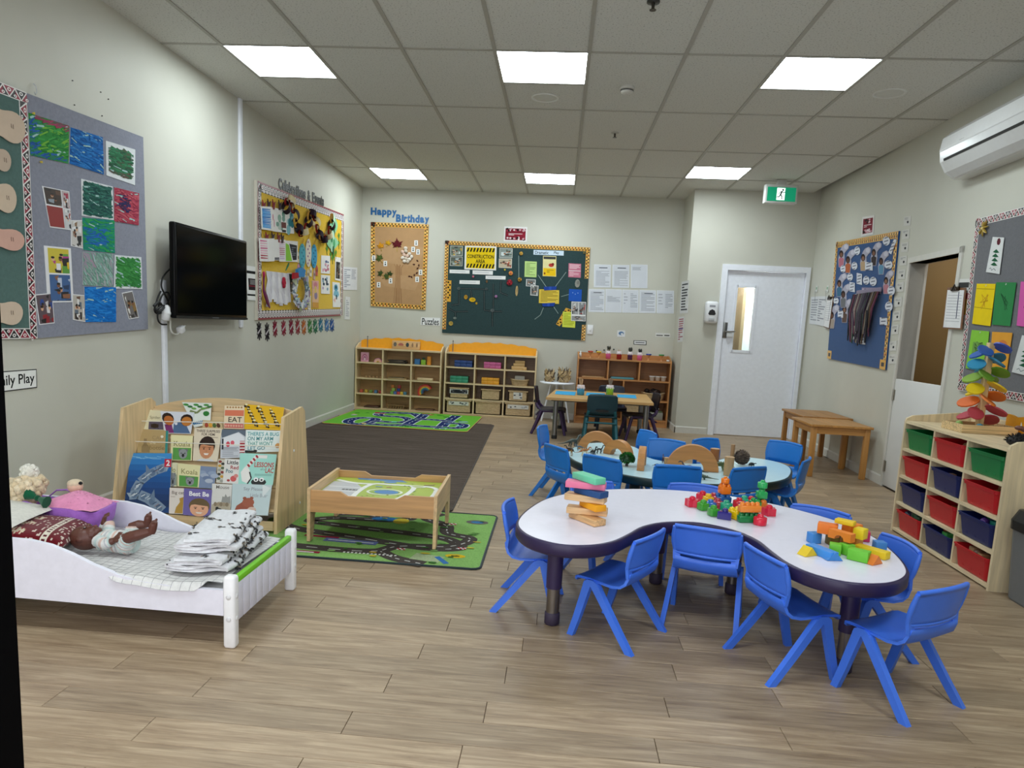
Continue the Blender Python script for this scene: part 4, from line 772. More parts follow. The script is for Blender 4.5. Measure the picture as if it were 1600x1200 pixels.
onboard([(1240, 752), (1330, 748), (1322, 772), (1246, 774)], 'blue tape bow under the yellow plaque', lambda s: s.rect(.4, 0, .6, 1, '#2a4fa8'), 'paper_tape', 'tape', 'blue tapes by the yellow plaque', col='#1d3f94', off=.020)
onboard([(1424, 655), (1510, 660), (1506, 742), (1420, 735)], 'bright blue card with small dots at the right of the board', lambda s: [s.oval(.3+.2*i, .3+.1*(i % 2), .04, .04, '#8fb0e0', 7) for i in range(3)], col='#1f55b5')
onboard([(1440, 740), (1538, 744), (1535, 874), (1437, 870)], 'black and white photo sheet overlapping the right edge of the board', lambda s: (s.photo(.04, .03, .48, .66, ['#9a9c9c', '#3a3a3c', '#cfd0d0', '#222224'], 71), s.photo(.52, .03, .97, .66, ['#7f8284', '#252528', '#b9bbbb', '#a33a34'], 72), s.photo(.04, .74, .97, .97, ['#8a8c8c', '#2c2c2e', '#c5c6c6'], 73, 8)), 'photo', 'photo', off=.019, mat='shiny_paper')
onboard([(1381, 808), (1468, 813), (1464, 918), (1377, 912)], 'yellow green sheet under the black and white photo sheet', lambda s: s.lines(8, .1, .1, .9, .9, '#a3ac2c', 9), col='#d2da52', off=.0165)
onboard([(1335, 893), (1402, 782), (1438, 795), (1360, 908)], 'loose slanting strip of gold border behind the yellow green sheet', lambda s: [s.rect(.05+.12*i, .1+.4*(i % 2), .12+.12*i, .45+.4*(i % 2), '#1b1512') for i in range(8)], 'border_offcut', 'border strip', col='#dba640', off=.015)
onboard([(600, 596), (628, 598), (624, 742), (598, 740)], 'short loose gold border strip hanging inside the left edge', lambda s: [s.rect(.1+.4*(i % 2), .05+.12*i, .5+.4*(i % 2), .13+.12*i, '#1b1512') for i in range(7)], 'border_offcut', 'border strip', col='#dba640', off=.017)
for q, lab, sd in (([(1134, 588), (1198, 592), (1195, 640), (1132, 636)], 'small dark photo left of the yellow plaque', 81), ([(1165, 628), (1217, 634), (1212, 702), (1162, 697)], 'small white edged photo left of the yellow plaque', 82)): onboard(q, lab, lambda s: s.photo(.06, .05, .94, .95, ['#6d6f6d', '#1f2120', '#c9cac8', '#3a3d3a'], sd), 'photo', 'photo', 'small photos by the plaque', off=.016 if sd == 81 else .018, mat='shiny_paper')
def bloom(px, r, cols, lab, petals=9, flat_=.4):
    u, v = WB.uv(*ZC3(px)[0], .02); m = MB()
    for k in range(petals): a = 2*pi*k/petals; m.ell((r*.55*cos(a), -.012, r*.55*sin(a)), (r*.42, r*flat_*.5, r*.42), 8, 5, cols[k % len(cols)])
    m.ell((0, -.022, 0), (r*.35, r*.2, r*.35), 8, 5, cols[-1]); return tag(m.build('paper_flower', 'paper', None, WB.world(u, v, .016), 0), lab, 'flower', 'flowers on the construction board')
bloom((1022, 612), .042, ['#8a1f2c', '#6d1a24', '#a32c38'], 'dark red paper flower on the construction board'); bloom((1030, 549), .03, ['#d98a4c', '#d9a03a', '#cf6a4c'], 'small orange and pink flower above the red flower')
bloom((1100, 416), .026, ['#c9a04a', '#a8823a'], 'dried gold flower at the top of its long string'); bloom((1090, 592), .03, ['#c99a3c', '#a37c2c', '#7f602a'], 'dried gold flower at the end of its long string'); bloom((990, 526), .013, ['#b59a2c', '#d9c24a'], 'tiny yellow flower above the orange flower'); bloom((776, 572), .016, ['#a34a5c', '#c97a8a'], 'tiny pink flower between the white strips'); bloom((930, 706), .02, ['#8a5a8a', '#a37aa0'], 'tiny mauve flower among the paper roads'); bloom((1525, 412), .016, ['#7f7648', '#5a5638'], 'small olive flower at the top right corner of the board')
for px, col, sz, lab in (((1070, 668), '#b59a6a', (.018, .07), 'long tan paper leaf under the gold flower'), ((726, 710), '#b58a2c', (.025, .03), 'mustard paper scrap left of the paper roads middle'), ((770, 728), '#d9b01e', (.045, .03), 'bright yellow paper digger on the paper roads'), ((798, 752), '#c9a22a', (.014, .016), 'tiny yellow scrap right of the yellow digger'), ((625, 888), '#b59a4a', (.03, .03), 'rolled gold ribbon at the lower left corner of the board'), ((652, 852), '#7f8a84', (.022, .016), 'small grey paper scrap above the gold ribbon'), ((868, 604), '#7a5a3a', (.012, .02), 'tiny brown scrap by the lowest white strip'), ((1480, 618), '#8f8f88', (.034, .055), 'grey keyring like round charm above the blue card'), ((905, 800), '#5a6264', (.026, .022), 'grey knot where the paper roads cross'), ((678, 652), '#56605f', (.022, .02), 'grey knot at the left end of the paper road'), ((865, 655), '#4d5656', (.018, .018), 'grey knot at the right end of the paper road')):
    u, v = WB.uv(*ZC3(px)[0], .018); m = MB(); m.prism(ellipse(0, 0, sz[0], sz[1], 9, .3), -.006, 0, 'xz', col); m.prism(ellipse(sz[0]*.2, sz[1]*.2, sz[0]*.5, sz[1]*.45, 7), -.010, -.006, 'xz', tuple(c*.7 for c in lin(col)[:3])+(1,))
    tag(m.build('paper_scrap', 'paper', None, WB.world(u, v, .015), 0), lab, 'paper cutout', 'scraps on the construction board')
s = Sheet(WB, [(1.918, 2.522), (2.223, 2.525), (2.224, 2.334), (1.918, 2.331)], 0, .002, '#e4e3e3', uv=True)
s.rect(.06, .12, .94, .9, '#7d1a2c')
for i in range(26): s.oval(.1+.8*rs.random(), rs.choice((.12+.18*rs.random(), .68+.2*rs.random())), .05, .07, rs.choice(['#c9a0a8', '#1f1416', '#e0ccd0', '#a33a4c']), 7)
s.rect(.1, .44, .9, .64, '#8e1c30'); s.lines(2, .2, .46, .8, .62, '#e6d6d8', 3, .5); s.build('poster', 'white edged dark red poster above the construction board', 'poster')
labs = ['leftmost of the three laminated sheets in the upper row', 'middle laminated sheet in the upper row', 'rightmost laminated sheet in the upper row, mostly blank', 'leftmost of the five laminated sheets in the lower row', 'second laminated sheet in the lower row, half blank', 'middle laminated sheet in the lower row', 'fourth laminated sheet in the lower row, fullest of text', 'rightmost laminated sheet in the lower row']
for i, (x0, y0, x1, y1) in enumerate(((353, 132, 458, 276), (468, 134, 574, 278), (583, 132, 688, 280), (320, 286, 420, 430), (424, 287, 527, 432), (530, 290, 632, 434), (636, 292, 740, 436), (745, 294, 853, 438))):
    s = Sheet(WB, ZC5((x0, y0), (x1, y0+3), (x1-2, y1+2), (x0-2, y1)), 0, .0015, '#dfe3ea'); s.rect(.05, .03, .95, .97, '#d3d7e0')
    if i in (0, 1, 3, 6): s.lines(13, .12, .28 if i < 2 else .12, .92, .93, '#8b909c', i+1, .35); s.lines(1, .3, .12, .8, .17, '#4b4f5a', 2, .8)
    elif i == 2: s.lines(3, .1, .12, .6, .26, '#8b909c', 4, .4)
    elif i == 4: s.lines(6, .12, .3, .9, .56, '#8b909c', 6, .4)
    else: s.lines(9, .5, .16, .92, .8, '#8b909c', i, .35); s.lines(4, .1, .16, .35, .7, '#a5a9b4', i, .3)
    s.build('laminated_sheet', labs[i]+' on the back wall', 'notice', 'laminated sheets on the back wall', mat='shiny_paper')
u, v = WB.uv(922, 515); m = MB(); m.rbox((0, -.005, 0), (.078, .01, .125), .004); m.rbox((0, -.012, 0), (.026, .008, .04), .003); tag(m.build('light_switch', 'white_plastic', None, WB.world(u, v), 0), 'white light switch under the right corner of the construction board', 'switch')
s = Sheet(WB, ZC5((498, 545), (548, 546), (546, 586), (497, 584)), 0, .001, '#dcdfe2'); s.oval(.5, .45, .34, .3, '#5f7fa5'); s.oval(.6, .55, .15, .15, '#d9dde0'); s.build('wall_label', 'small white label with a blue picture on the back wall', 'label')
s = Sheet(WB, ZC5((600, 607), (681, 610), (680, 637), (599, 633)), 0, .001, '#1d1d1f'); s.rect(.05, .12, .95, .88, '#d8dadb'); s.lines(1, .15, .4, .85, .6, '#55585e', 3, 1); s.build('wall_label', 'small black edged label over the low wooden shelf', 'label')
s = Sheet(WB, ZC5((737, 560), (829, 563), (828, 588), (736, 585)), 0, .001, '#d9d9d6'); s.lines(1, .06, .5, .5, .72, '#2a2a2c', 1, 1); s.lines(1, .6, .45, .95, .7, '#2a2a2c', 1, 1); s.build('wall_label', 'small white label of dark writing nearest the room corner', 'label')
ZD6 = zoomed(.3581, 1040, 270)
for q, lab, sd in (([(70, 476), (102, 469), (97, 612), (62, 614)], 'upper white printed sheet on the side of the wall corner', 1), ([(57, 630), (82, 626), (76, 736), (52, 740)], 'lower white sheet with red and blue lines on the wall corner', 2)):
    s = Sheet(WC, ZD6(*q), 0, .001, '#d5d6d8'); s.lines(10, .12, .08, .9, .95, ['#3a3c40', '#a35a64'][sd-1], sd, .5); 
    if sd == 2: s.rect(.1, .46, .9, .5, '#4a5f9a')
    s.build('notice_sheet', lab, 'notice')
u, v = WD.uv(1111, 488, .05); t = thing('soap_dispenser', 'white and grey soap dispenser on the wall beside the door', 'dispenser', WD.world(u, v))
m = MB(); m.rbox((0, -.055, 0), (.158, .108, .262), .03); m.build('body', 'white_plastic', t)
m = MB(); m.prism([(-.045, -.02), (-.03, .02), (0, .035), (.03, .02), (.045, -.02), (.03, -.035), (-.03, -.035)], -.1115, -.108, 'xz', '#2c2c30'); m.build('window', 'gloss', t)
m = MB(); m.rbox((0, -.1, -.085), (.07, .03, .05), .008, '#b9babd'); m.box(-.035, .035, -.1105, -.1095, .06, .085, '#9a9ba3'); m.build('push_bar', 'plastic', t)
t = thing('exit_sign', 'green running man exit sign hanging from the ceiling by the door', 'sign', (5.06, 8.30, 2.80), R(3))
m = MB(); m.rbox((0, 0, 0), (.352, .075, .2), .006, '#d5d6d4'); m.rbox((0, 0, .125), (.1, .05, .055), .004, '#c9cac8'); m.build('casing', 'plastic', t)
m = MB(); m.box(-.155, .155, -.040, -.0385, -.078, .070); p = m.build('legend', 'exit_green', t)
m = MB(); y = -.0408; m.flat([(-.052, -.066), (.036, -.066), (.036, .062), (-.052, .062)], y, 'xz'); m.build('doorway_symbol', 'exit_white', p)
m = MB(); y = -.0414
m.flat(ellipse(.012, .042, .011, .011, 10), y, 'xz', '#07241b')
for a, b_, wd in (((.004, .03), (-.012, -.01), .016), ((-.012, -.008), (.008, -.03), .011), ((.008, -.03), (.004, -.058), .009), ((-.012, -.01), (-.026, -.032), .011), ((-.026, -.032), (-.05, -.036), .009), ((.004, .026), (.026, .012), .008), ((.026, .012), (.036, .022), .007), ((-.002, .024), (-.022, .016), .008), ((-.022, .016), (-.028, -.004), .007)):
    p0, p1 = Vector(a), Vector(b_); d = (p1-p0).normalized(); n = Vector((-d.y, d.x))*wd/2; m.flat([tuple(p0+n), tuple(p1+n), tuple(p1-n), tuple(p0-n)], y, 'xz', '#07241b')
m.build('running_figure', 'paint', p)
def ceiling_at(px): p = pln(px[0], px[1], (0, 0, ZC), (0, 0, 1)); return p
p = ceiling_at((980, 136)); t = thing('smoke_detector', 'round white smoke detector on the ceiling between two light panels', 'smoke detector', p)
m = MB(); m.lathe([(.052, 0), (.056, -.012), (.054, -.02)], 20, col='#cfcdc7'); m.build('base', 'plastic', t); m = MB(); m.lathe([(.046, -.022), (.044, -.038), (.03, -.046), (.012, -.050)], 18, col='#c5c3bd'); m.build('sensor_head', 'plastic', t); m = MB(); m.lathe([(.047, -.024), (.047, -.03)], 18, col='#2a2a2a'); m.build('vent_slot', 'paint', t)
for px, lab in (((961, 207), 'small white sprinkler head farther back on the ceiling'), ((1021, 2), 'dark sprinkler head at the top edge of the photo')):
    p = ceiling_at(px); t = thing('sprinkler', lab, 'sprinkler', p, group='ceiling sprinklers'); c = '#bab8b0' if px[0] < 1000 else '#33322f'
    m = MB(); m.lathe([(.035, 0), (.034, -.008), (.012, -.010)], 14, col=c); m.build('rose', 'plastic', t); m = MB(); m.lathe([(.009, -.010), (.008, -.04)], 8, col='#5a564e'); m.lathe([(.018, -.042), (.018, -.045)], 10, col='#5a564e'); m.build('head', 'metal', t)
for px, lab in (((852, 153), 'flush round ceiling speaker behind the middle light panel'), ((1390, 146), 'flush round ceiling speaker behind the right light panel')):
    p = ceiling_at(px); t = thing('ceiling_speaker', lab, 'speaker', p, group='round ceiling speakers'); m = MB()
    m.lathe([(.108, 0), (.106, -.006), (.09, -.005), (.088, 0)], 28, col='#dadad6', caps=False); m.build('rim', 'plastic', t); m = MB(); m.lathe([(.088, -.001), (.06, -.003), (.001, -.0035)], 24, col='#cfcfca', caps=False); m.build('grille', 'paint', t)
ZE = zoomed(.225, 1290, 330); ZF = zoomed(.26667, 1380, 320)
u0, v0 = WR.uv(1309, 379); u1, v1 = WR.uv(1407, 361)
q = [WR.uv(1309, 379), WR.uv(1407, 361), WR.uv(1386, 578), WR.uv(1295, 560)]
bl = Sheet(WR, q, 0, .014, '#1f4a80', uv=True); b = bl.build('pinboard', 'royal blue pinboard with gold border above the wooden benches', 'pinboard', mat='fabric')
border(bl, [(0, 0, 1, 0), (1, 0, 1, 1), (0, .60, 0, 0)], .06, 'gold', 13, parent=b)
m = MB()
for (a, c) in ((.0, .93), (.92, .93)): m.prism([bl.at(a, c), bl.at(a+.08, c), bl.at(a+.08, c+.07), bl.at(a, c+.07)][::-1], -.0165, -.015, 'xz', '#dba640'); m.flat([bl.at(a+.02, c+.02), bl.at(a+.06, c+.02), bl.at(a+.06, c+.05), bl.at(a+.02, c+.05)][::-1], -.0168, 'xz', '#1b1512')
m.build('border_corner', 'shiny_paper', b)
FIG = [((118, 305), 'figure cutout with pinkish body at the top left of the blue board', '#b06a7a'), ((165, 345), 'figure cutout with orange dress on the blue board', '#b0603c'), ((270, 330), 'tall beige figure cutout at the top middle of the blue board', '#b59a7a'), ((345, 295), 'black clad figure cutout near the top of the blue board', '#3a3030'), ((395, 355), 'blue clad figure cutout under a large pale bubble', '#5f8fae'), ((430, 490), 'pink clad figure cutout at the right of the blue board', '#b57a86'), ((104, 510), 'blue clad figure cutout at the left of the blue board', '#3f6a8a'), ((132, 585), 'grey figure cutout, upper of the left lower pair', '#6d6f74'), ((140, 690), 'brown figure cutout, lower of the left pair', '#5f4a42'), ((52, 730), 'beige figure cutout over the lower left border', '#a3968c')]
for i, ((x, y), lab, col) in enumerate(FIG):
    dxs = 12; pts = [(x-24, y+85), (x-28, y+30), (x-20, y-10), (x-10, y-45), (x+6, y-70), (x+30, y-82), (x+46, y-70), (x+44, y-45), (x+26, y-28), (x+14, y-10), (x+16, y+25), (x+8, y+85)]
    uv = [WR.uv(*p, .016) for p in ZE(*pts)]; m, cu, cv, fin = shaped(WR, uv, .0145+.001*(i % 2), .004, '#a9a7b8', 'paper', 'figure_cutout', lab, 'paper cutout', 'paper figures on the blue board')
    L = lambda px, py: (WR.uv(*ZE((px, py))[0], .016)[0]-cu, WR.uv(*ZE((px, py))[0], .016)[1]-cv)
    m.flat([L(*p) for p in ((x-22, y+82), (x-24, y+28), (x-8, y+14), (x+12, y+26), (x+6, y+82))][::-1], -.0046, 'xz', col)
    m.flat([L(*p) for p in ellipse(x-6, y-8, 15, 26, 10)], -.0049, 'xz', '#2b1f1c'); m.flat([L(*p) for p in ellipse(x-6, y-2, 9, 16, 9)], -.0052, 'xz', ['#7d5644', '#5d4034', '#8a6350'][i % 3]); m.flat([L(*p) for p in ellipse(x+27, y-58, 15, 18, 9)], -.0049, 'xz', '#c2c1cf'); fin()
BUB = [(222, 275, 20, 30), (203, 380, 20, 28), (123, 400, 18, 26), (172, 457, 20, 27), (237, 470, 18, 42), (187, 527, 18, 36), (303, 382, 26, 30), (285, 480, 22, 30), (333, 488, 24, 32), (425, 207, 25, 32), (470, 250, 22, 50), (440, 372, 28, 30), (458, 552, 26, 33), (442, 662, 26, 34), (405, 765, 25, 28), (218, 608, 30, 35), (200, 712, 24, 30), (105, 714, 18, 26), (75, 622, 18, 24), (210, 870, 18, 28), (252, 893, 26, 34)]
BN = ['top row, first', 'under the orange dress figure', 'below the pinkish figure', 'in the middle of the left half', 'tall one in the middle', 'tall one left of centre', 'under the black clad figure', 'left of the pair above the fringe', 'right of the pair above the fringe', 'round one in the top right', 'long slanting one in the top right corner', 'starry one at the right', 'slanting one above the fringe right', 'slanting one right of the fringe', 'square one at the lower right', 'large round one left of the fringe', 'square one below the large round one', 'small one behind the brown figure', 'small round one on the left border', 'left of the pair under the fringe', 'right of the pair under the fringe']
for i, (x, y, rx, ry) in enumerate(BUB):
    sq = i in (4, 5, 6, 14, 16, 17, 19, 20); n = 14
    pts = [(x-rx, y-ry), (x+rx, y-ry*.8), (x+rx, y+ry), (x-rx, y+ry*.8)] if sq else ellipse(x, y, rx, ry, n)+[]
    if i == 10: pts = [(x-30, y+35), (x+8, y-55), (x+28, y-50), (x-12, y+50)]
    uv = [WR.uv(*p, .018) for p in ZE(*pts)]
    m, cu, cv, fin = shaped(WR, uv, .019, .002, '#d5d8e2', 'paper', 'speech_bubble', 'white speech bubble card on the blue board, '+BN[i], 'card', 'speech bubbles on the blue board')
    W_ = (max(p[0] for p in uv)-min(p[0] for p in uv))*.28
    for k in (-1, 0, 1): m.flat([(-W_, k*.03-.006), (W_*(1-.3*abs(k)), k*.03-.004), (W_*(1-.3*abs(k)), k*.03+.006), (-W_, k*.03+.004)], -.0026, 'xz', '#6d7080')
    fin()
s = Sheet(WR, ZE((252, 530), (385, 532), (383, 572), (250, 568)), .016, .003, '#9a8fa5'); [s.rect(.04+.12*i, .2, .11+.12*i, .8, ['#c9bfd0', '#6d5f7d', '#b59aa5'][i % 3]) for i in range(8)]; s.build('patterned_strip', 'lilac patterned strip above the hanging strings on the blue board', 'paper strip')
fu, fv = WR.uv(*ZE((310, 570))[0], .02); fr = thing('string_fringe', 'bundle of dark multicoloured strings hanging on the blue board', 'string fringe', WR.world(fu, fv, .016), WR.rot); rf = random.Random(4); m = MB()
for i in range(70):
    x0 = -.29+.58*rf.random(); L = (.34+.16*rf.random())*(1-.25*abs(x0)); x1 = x0*.8-.09+.08*rf.random(); y = -.022-.03*rf.random(); 
    m.tube([(x0, y, 0), (x0*.95-.05, y-.012, -L*.4), (x1, y-.004, -L)], [.009, .012, .006], 4, rf.choice(['#2a2a2e', '#3a3040', '#55505a', '#5f4a3a', '#2f4a3f', '#8a8078', '#4a3a52', '#1c1c20', '#a5988c', '#6d3f52']))
tag(m.build('strings', 'fabric', fr), kind='stuff'); m = MB(); m.rbox((0, -.02, .02), (.58, .012, .04), .003, '#8a7f95'); m.build('header', 'fabric', fr)
s = Sheet(WR, [WR.uv(*p) for p in ((1348, 339), (1367, 336), (1365, 366), (1346, 370))], 0, .002, '#dcdad8', uv=True); s.rect(.1, .12, .9, .88, '#7a1f30')
for i in range(20): s.oval(.15+.7*rs.random(), rs.choice((.16+.2*rs.random(), .65+.2*rs.random())), .08, .05, rs.choice(['#c59aa2', '#1f1416', '#dcc8cc']), 7)
s.lines(2, .2, .44, .8, .6, '#e0cfd2', 3); s.build('poster', 'dark red poster above the blue pinboard', 'poster')
NL = ['topmost', 'second from the top', 'third from the top', 'fourth from the top', 'fifth from the top', 'middle', 'sixth from the bottom but one', 'fourth from the bottom', 'third from the bottom', 'second from the bottom', 'lowest']
NL[6] = 'fifth from the bottom'
for i, (x, y) in enumerate(((568, 68), (558, 160), (550, 250), (540, 345), (528, 440), (518, 527), (505, 632), (495, 727), (482, 823), (468, 937), (463, 1028))):
    s = Sheet(WR, ZE((x-24, y-29), (x+27, y-37), (x+22, y+31), (x-26, y+34)), 0, .0015, '#d0cfcb'); s.oval(.6, .62, .13, .14, '#33333a', 8); s.lines(2, .15, .16, .8, .4, '#8d8d90', i, .4); s.build('picture_card', NL[i]+' small white picture card in the column beside the half door', 'card', 'picture cards beside the half door')
for px, lab in (((1277, 452), 'green and white hook above the hanging sheets, left one'), ((1294, 452), 'green and white hook above the hanging clipboard, right one')):
    u, v = WR.uv(*px); m = MB(); m.rbox((0, -.004, 0), (.05, .008, .075), .004, '#dcdedb'); m.prism(ellipse(0, .012, .014, .018, 10), -.010, -.008, 'xz', '#5a9a62'); m.tube([(0, -.008, -.02), (0, -.022, -.03), (0, -.022, -.012)], .004, 6, '#cfd0cf'); m.tube([(0, -.022, -.012), (0, -.012, -.14)], .0018, 5, '#8d8d8a')
    tag(m.build('wall_hook', 'plastic', None, WR.world(u, v), WR.rot), lab, 'hook', 'hooks beside the door')
s = Sheet(WR, [WR.uv(*p) for p in ((1268, 464), (1281, 463), (1277, 508), (1265, 506))], .002, .002, '#d3d5d8', uv=True); s.lines(9, .12, .1, .9, .9, '#9a9ca3', 2); s.build('hanging_sheet', 'white printed sheet hanging nearest the door frame', 'notice')
s = Sheet(WR, [WR.uv(*p) for p in ((1280, 463), (1294, 463), (1288, 510), (1276, 507))], .006, .002, '#d6d7da', uv=True); s.lines(10, .12, .1, .9, .9, '#8d8f98', 3); s.build('hanging_sheet', 'white printed sheet between the door side sheet and the clipboard', 'notice')
def clipboard(q, lab, back, lines):
    s = Sheet(WR, [WR.uv(*p, .024) for p in q], .0215, .004, back, uv=True); b = s.build('clipboard', lab, 'clipboard', 'clipboards on the right wall', mat='wood_z')
    m = MB(); m.prism([s.at(.05, .06), s.at(.93, .06), s.at(.93, .97), s.at(.05, .97)][::-1], -.0065, -.0045, 'xz', '#e2e2e4')
    for k in range(lines): m.flat([s.at(.12, .18+.07*k), s.at(.86, .18+.07*k), s.at(.86, .19+.07*k), s.at(.12, .19+.07*k)][::-1], -.0069, 'xz', '#9a9ca5')
    m.flat([s.at(.66, .1), s.at(.70, .1), s.at(.70, .75), s.at(.66, .75)][::-1], -.0069, 'xz', '#2a2c55'); m.build('paper', 'paper', b)
    m = MB(); a = s.at(.5, .03); m.rbox((a[0], -.012, a[1]), (.11, .014, .03), .004, '#3a3028'); m.tube([(a[0]-.03, -.018, a[1]-.01), (a[0], -.02, a[1]+.03), (a[0]+.03, -.018, a[1]-.01)], .005, 6, '#4a4038'); m.build('clip', 'metal', b)
clipboard([(1293, 466), (1303, 463), (1296, 514), (1287, 511)], 'clipboard hanging at the left edge of the blue board', '#6a4a35', 9)
clipboard(ZF((378, 485), (488, 486), (462, 731), (350, 724)), 'clipboard with a ruled sheet hanging beside the half door', '#7a5236', 10)
s = Sheet(WR, ZF((425, 436), (540, 432), (520, 690), (400, 690)), .003, .002, '#d9d9d6'); s.rect(.16, .08, .95, .2, '#3a3a3a'); s.rect(.55, .45, .95, .82, '#d9a53a'); s.rect(.6, .32, .95, .46, '#a33a3a'); s.build('poster', 'poster with a yellow and red picture half hidden behind the clipboard', 'poster')
q = [WR.uv(1530, 338), WR.uv(1502, 607)]
ua, ub_ = q[0][0], q[0][0]+1.45
gr = Sheet(WR, [(ua, 2.115), (ub_, 2.10), (ub_, .915), (q[1][0]-.015, .93)], 0, .014, '#6a6b70', uv=True); b = gr.build('pinboard', 'grey pinboard with koru border above the toy shelf', 'pinboard', mat='fabric')
border(gr, FULL, .05, 'koru', 21, parent=b)
u, v = WR.uv(*ZF((595, 140))[0], .02); m = MB()
for k in range(7): a = 2*pi*k/7+.2; m.tube([(0, -.01, 0), (.03*cos(a), -.014, .03*sin(a)), (.055*cos(a), -.008, .055*sin(a))], [.008, .015, .003], 6, ['#b59a4a', '#9a7f35'][k % 2], flatten=(1, .4))
m.ell((0, -.018, 0), .012, 8, 5, '#d9c27a'); tag(m.build('woven_flower', 'gloss', None, WR.world(u, v, .016), WR.rot), 'gold woven flax flower at the corner of the grey koru board', 'flower')
def rcard(q, lab, col, mk, off=.02): s = Sheet(WR, ZF(*q), off, .002, col); mk(s); s.build('drawing_card', lab, 'drawing', 'cards on the grey koru board')
def scrib(col, sd):
    def f(s):
        r = random.Random(sd); pts = [(.3+.45*r.random(), .25+.4*r.random()) for _ in range(12)]; s.stroke(pts, .005, col); s.stroke([(.5, .03), (.52, .055)], .012, '#b9bbb9')
    return f
def trees(s):
    for k in range(4): s.poly([(.25, .42+.12*k), (.5, .33+.12*k), (.78, .42+.12*k), (.5, .44+.12*k)], '#1f5a3c')
    s.stroke([(.2, .9), (.3, .86), (.4, .93), (.55, .87), (.7, .92)], .004, '#5a6a70')
rcard(((643, 188), (710, 192), (682, 406), (603, 394)), 'white bookmark card with green tree stripes and a dark tassel', '#d6d8d8', lambda s: (trees(s), s.oval(.6, .12, .16, .1, '#5a1f2c', 8)))
rcard(((550, 462), (660, 463), (628, 711), (522, 697)), 'yellow card with a faint scribble on the grey koru board', '#e6c90f', lambda s: (scrib('#c99a1a', 1)(s), s.stroke([(.02, .12), (.98, .13)], .004, '#a58f0a'), s.stroke([(.02, .58), (.98, .6)], .004, '#a58f0a')))
rcard(((664, 454), (781, 455), (745, 711), (638, 702)), 'green card with a pen scribble on the grey koru board', '#2f8048', scrib('#1f5a34', 2)); rcard(((808, 450), (920, 450), (884, 722), (783, 708)), 'pink card with a purple scribble at the right edge of the photo', '#cf5aa5', scrib('#7a2f6a', 3))
rcard(((520, 733), (622, 742), (600, 972), (484, 958)), 'lime green card with a dark drawing behind the toy tree', '#86c441', lambda s: (scrib('#3a5a2a', 4)(s), s.rect(.2, .3, .72, .62, '#6d9a4a'), scrib('#2f4a2a', 5)(s)))
rcard(((640, 744), (758, 750), (720, 1006), (620, 986)), 'orange card behind the toy tree', '#dd9c35', lambda s: s.oval(.6, .3, .25, .12, '#cf7a3c')); rcard(((815, 764), (905, 780), (882, 1012), (754, 980)), 'white card with green tree stamps at the lower right', '#d3d6d6', trees)
ua = WR.uv(1474, 228, .2)[0]-.0; t = thing('air_conditioner', 'white split air conditioner high on the right wall', 'air conditioner', WR.world(ua+.60, 2.585, .002), WR.rot)
prof = [(0, -.16), (-.10, -.165), (-.165, -.12), (-.205, -.05), (-.215, .03), (-.20, .11), (-.15, .155), (0, .165)]
m = MB(); m.prism(prof, -.60, .60, 'yz', '#dedfe0', False); m.build('casing', 'gloss', t)
m = MB(); m.prism([(-.2165, .02), (-.2175, .035), (-.205, .115), (-.155, .16), (-.15, .158), (-.198, .11), (-.213, .03)], -.602, .602, 'yz', '#e6e7e8'); m.build('front_panel', 'gloss', t)
m = MB(); m.prism([(-.207, -.052), (-.212, -.035), (-.20, -.033), (-.195, -.05)], -.54, .60, 'yz', '#0d0d0e'); m.build('air_slot', 'paint', t)
m = MB(); m.prism([(-.2085, -.056), (-.170, -.122), (-.12, -.160), (-.115, -.155), (-.165, -.115), (-.203, -.054)], -.56, .58, 'yz', '#d3d4d5'); m.build('louvre', 'gloss', t)
m = MB(); m.box(-.33, -.27, -.2168, -.2150, .035, .041, '#3a3a3d'); m.build('nameplate', 'paint', t)
m = MB(); t0 = .006
cp = [(.02, 4.46), (2.06, 4.46), (2.09, 4.50), (1.99, 8.58), (1.95, 8.64), (.02, 8.64)]
m.prism(cp, .0005, t0, 'xy', '#554a43'); o = m.build('carpet', 'carpet'); tag(o, 'large dark brown carpet in the corner by the left wall', 'carpet')
m = MB()
for a, c in zip(cp, cp[1:]): m.tube([(a[0], a[1], .005), (c[0], c[1], .005)], .005, 5, '#3a322d')
m.build('edging', 'fabric', o)
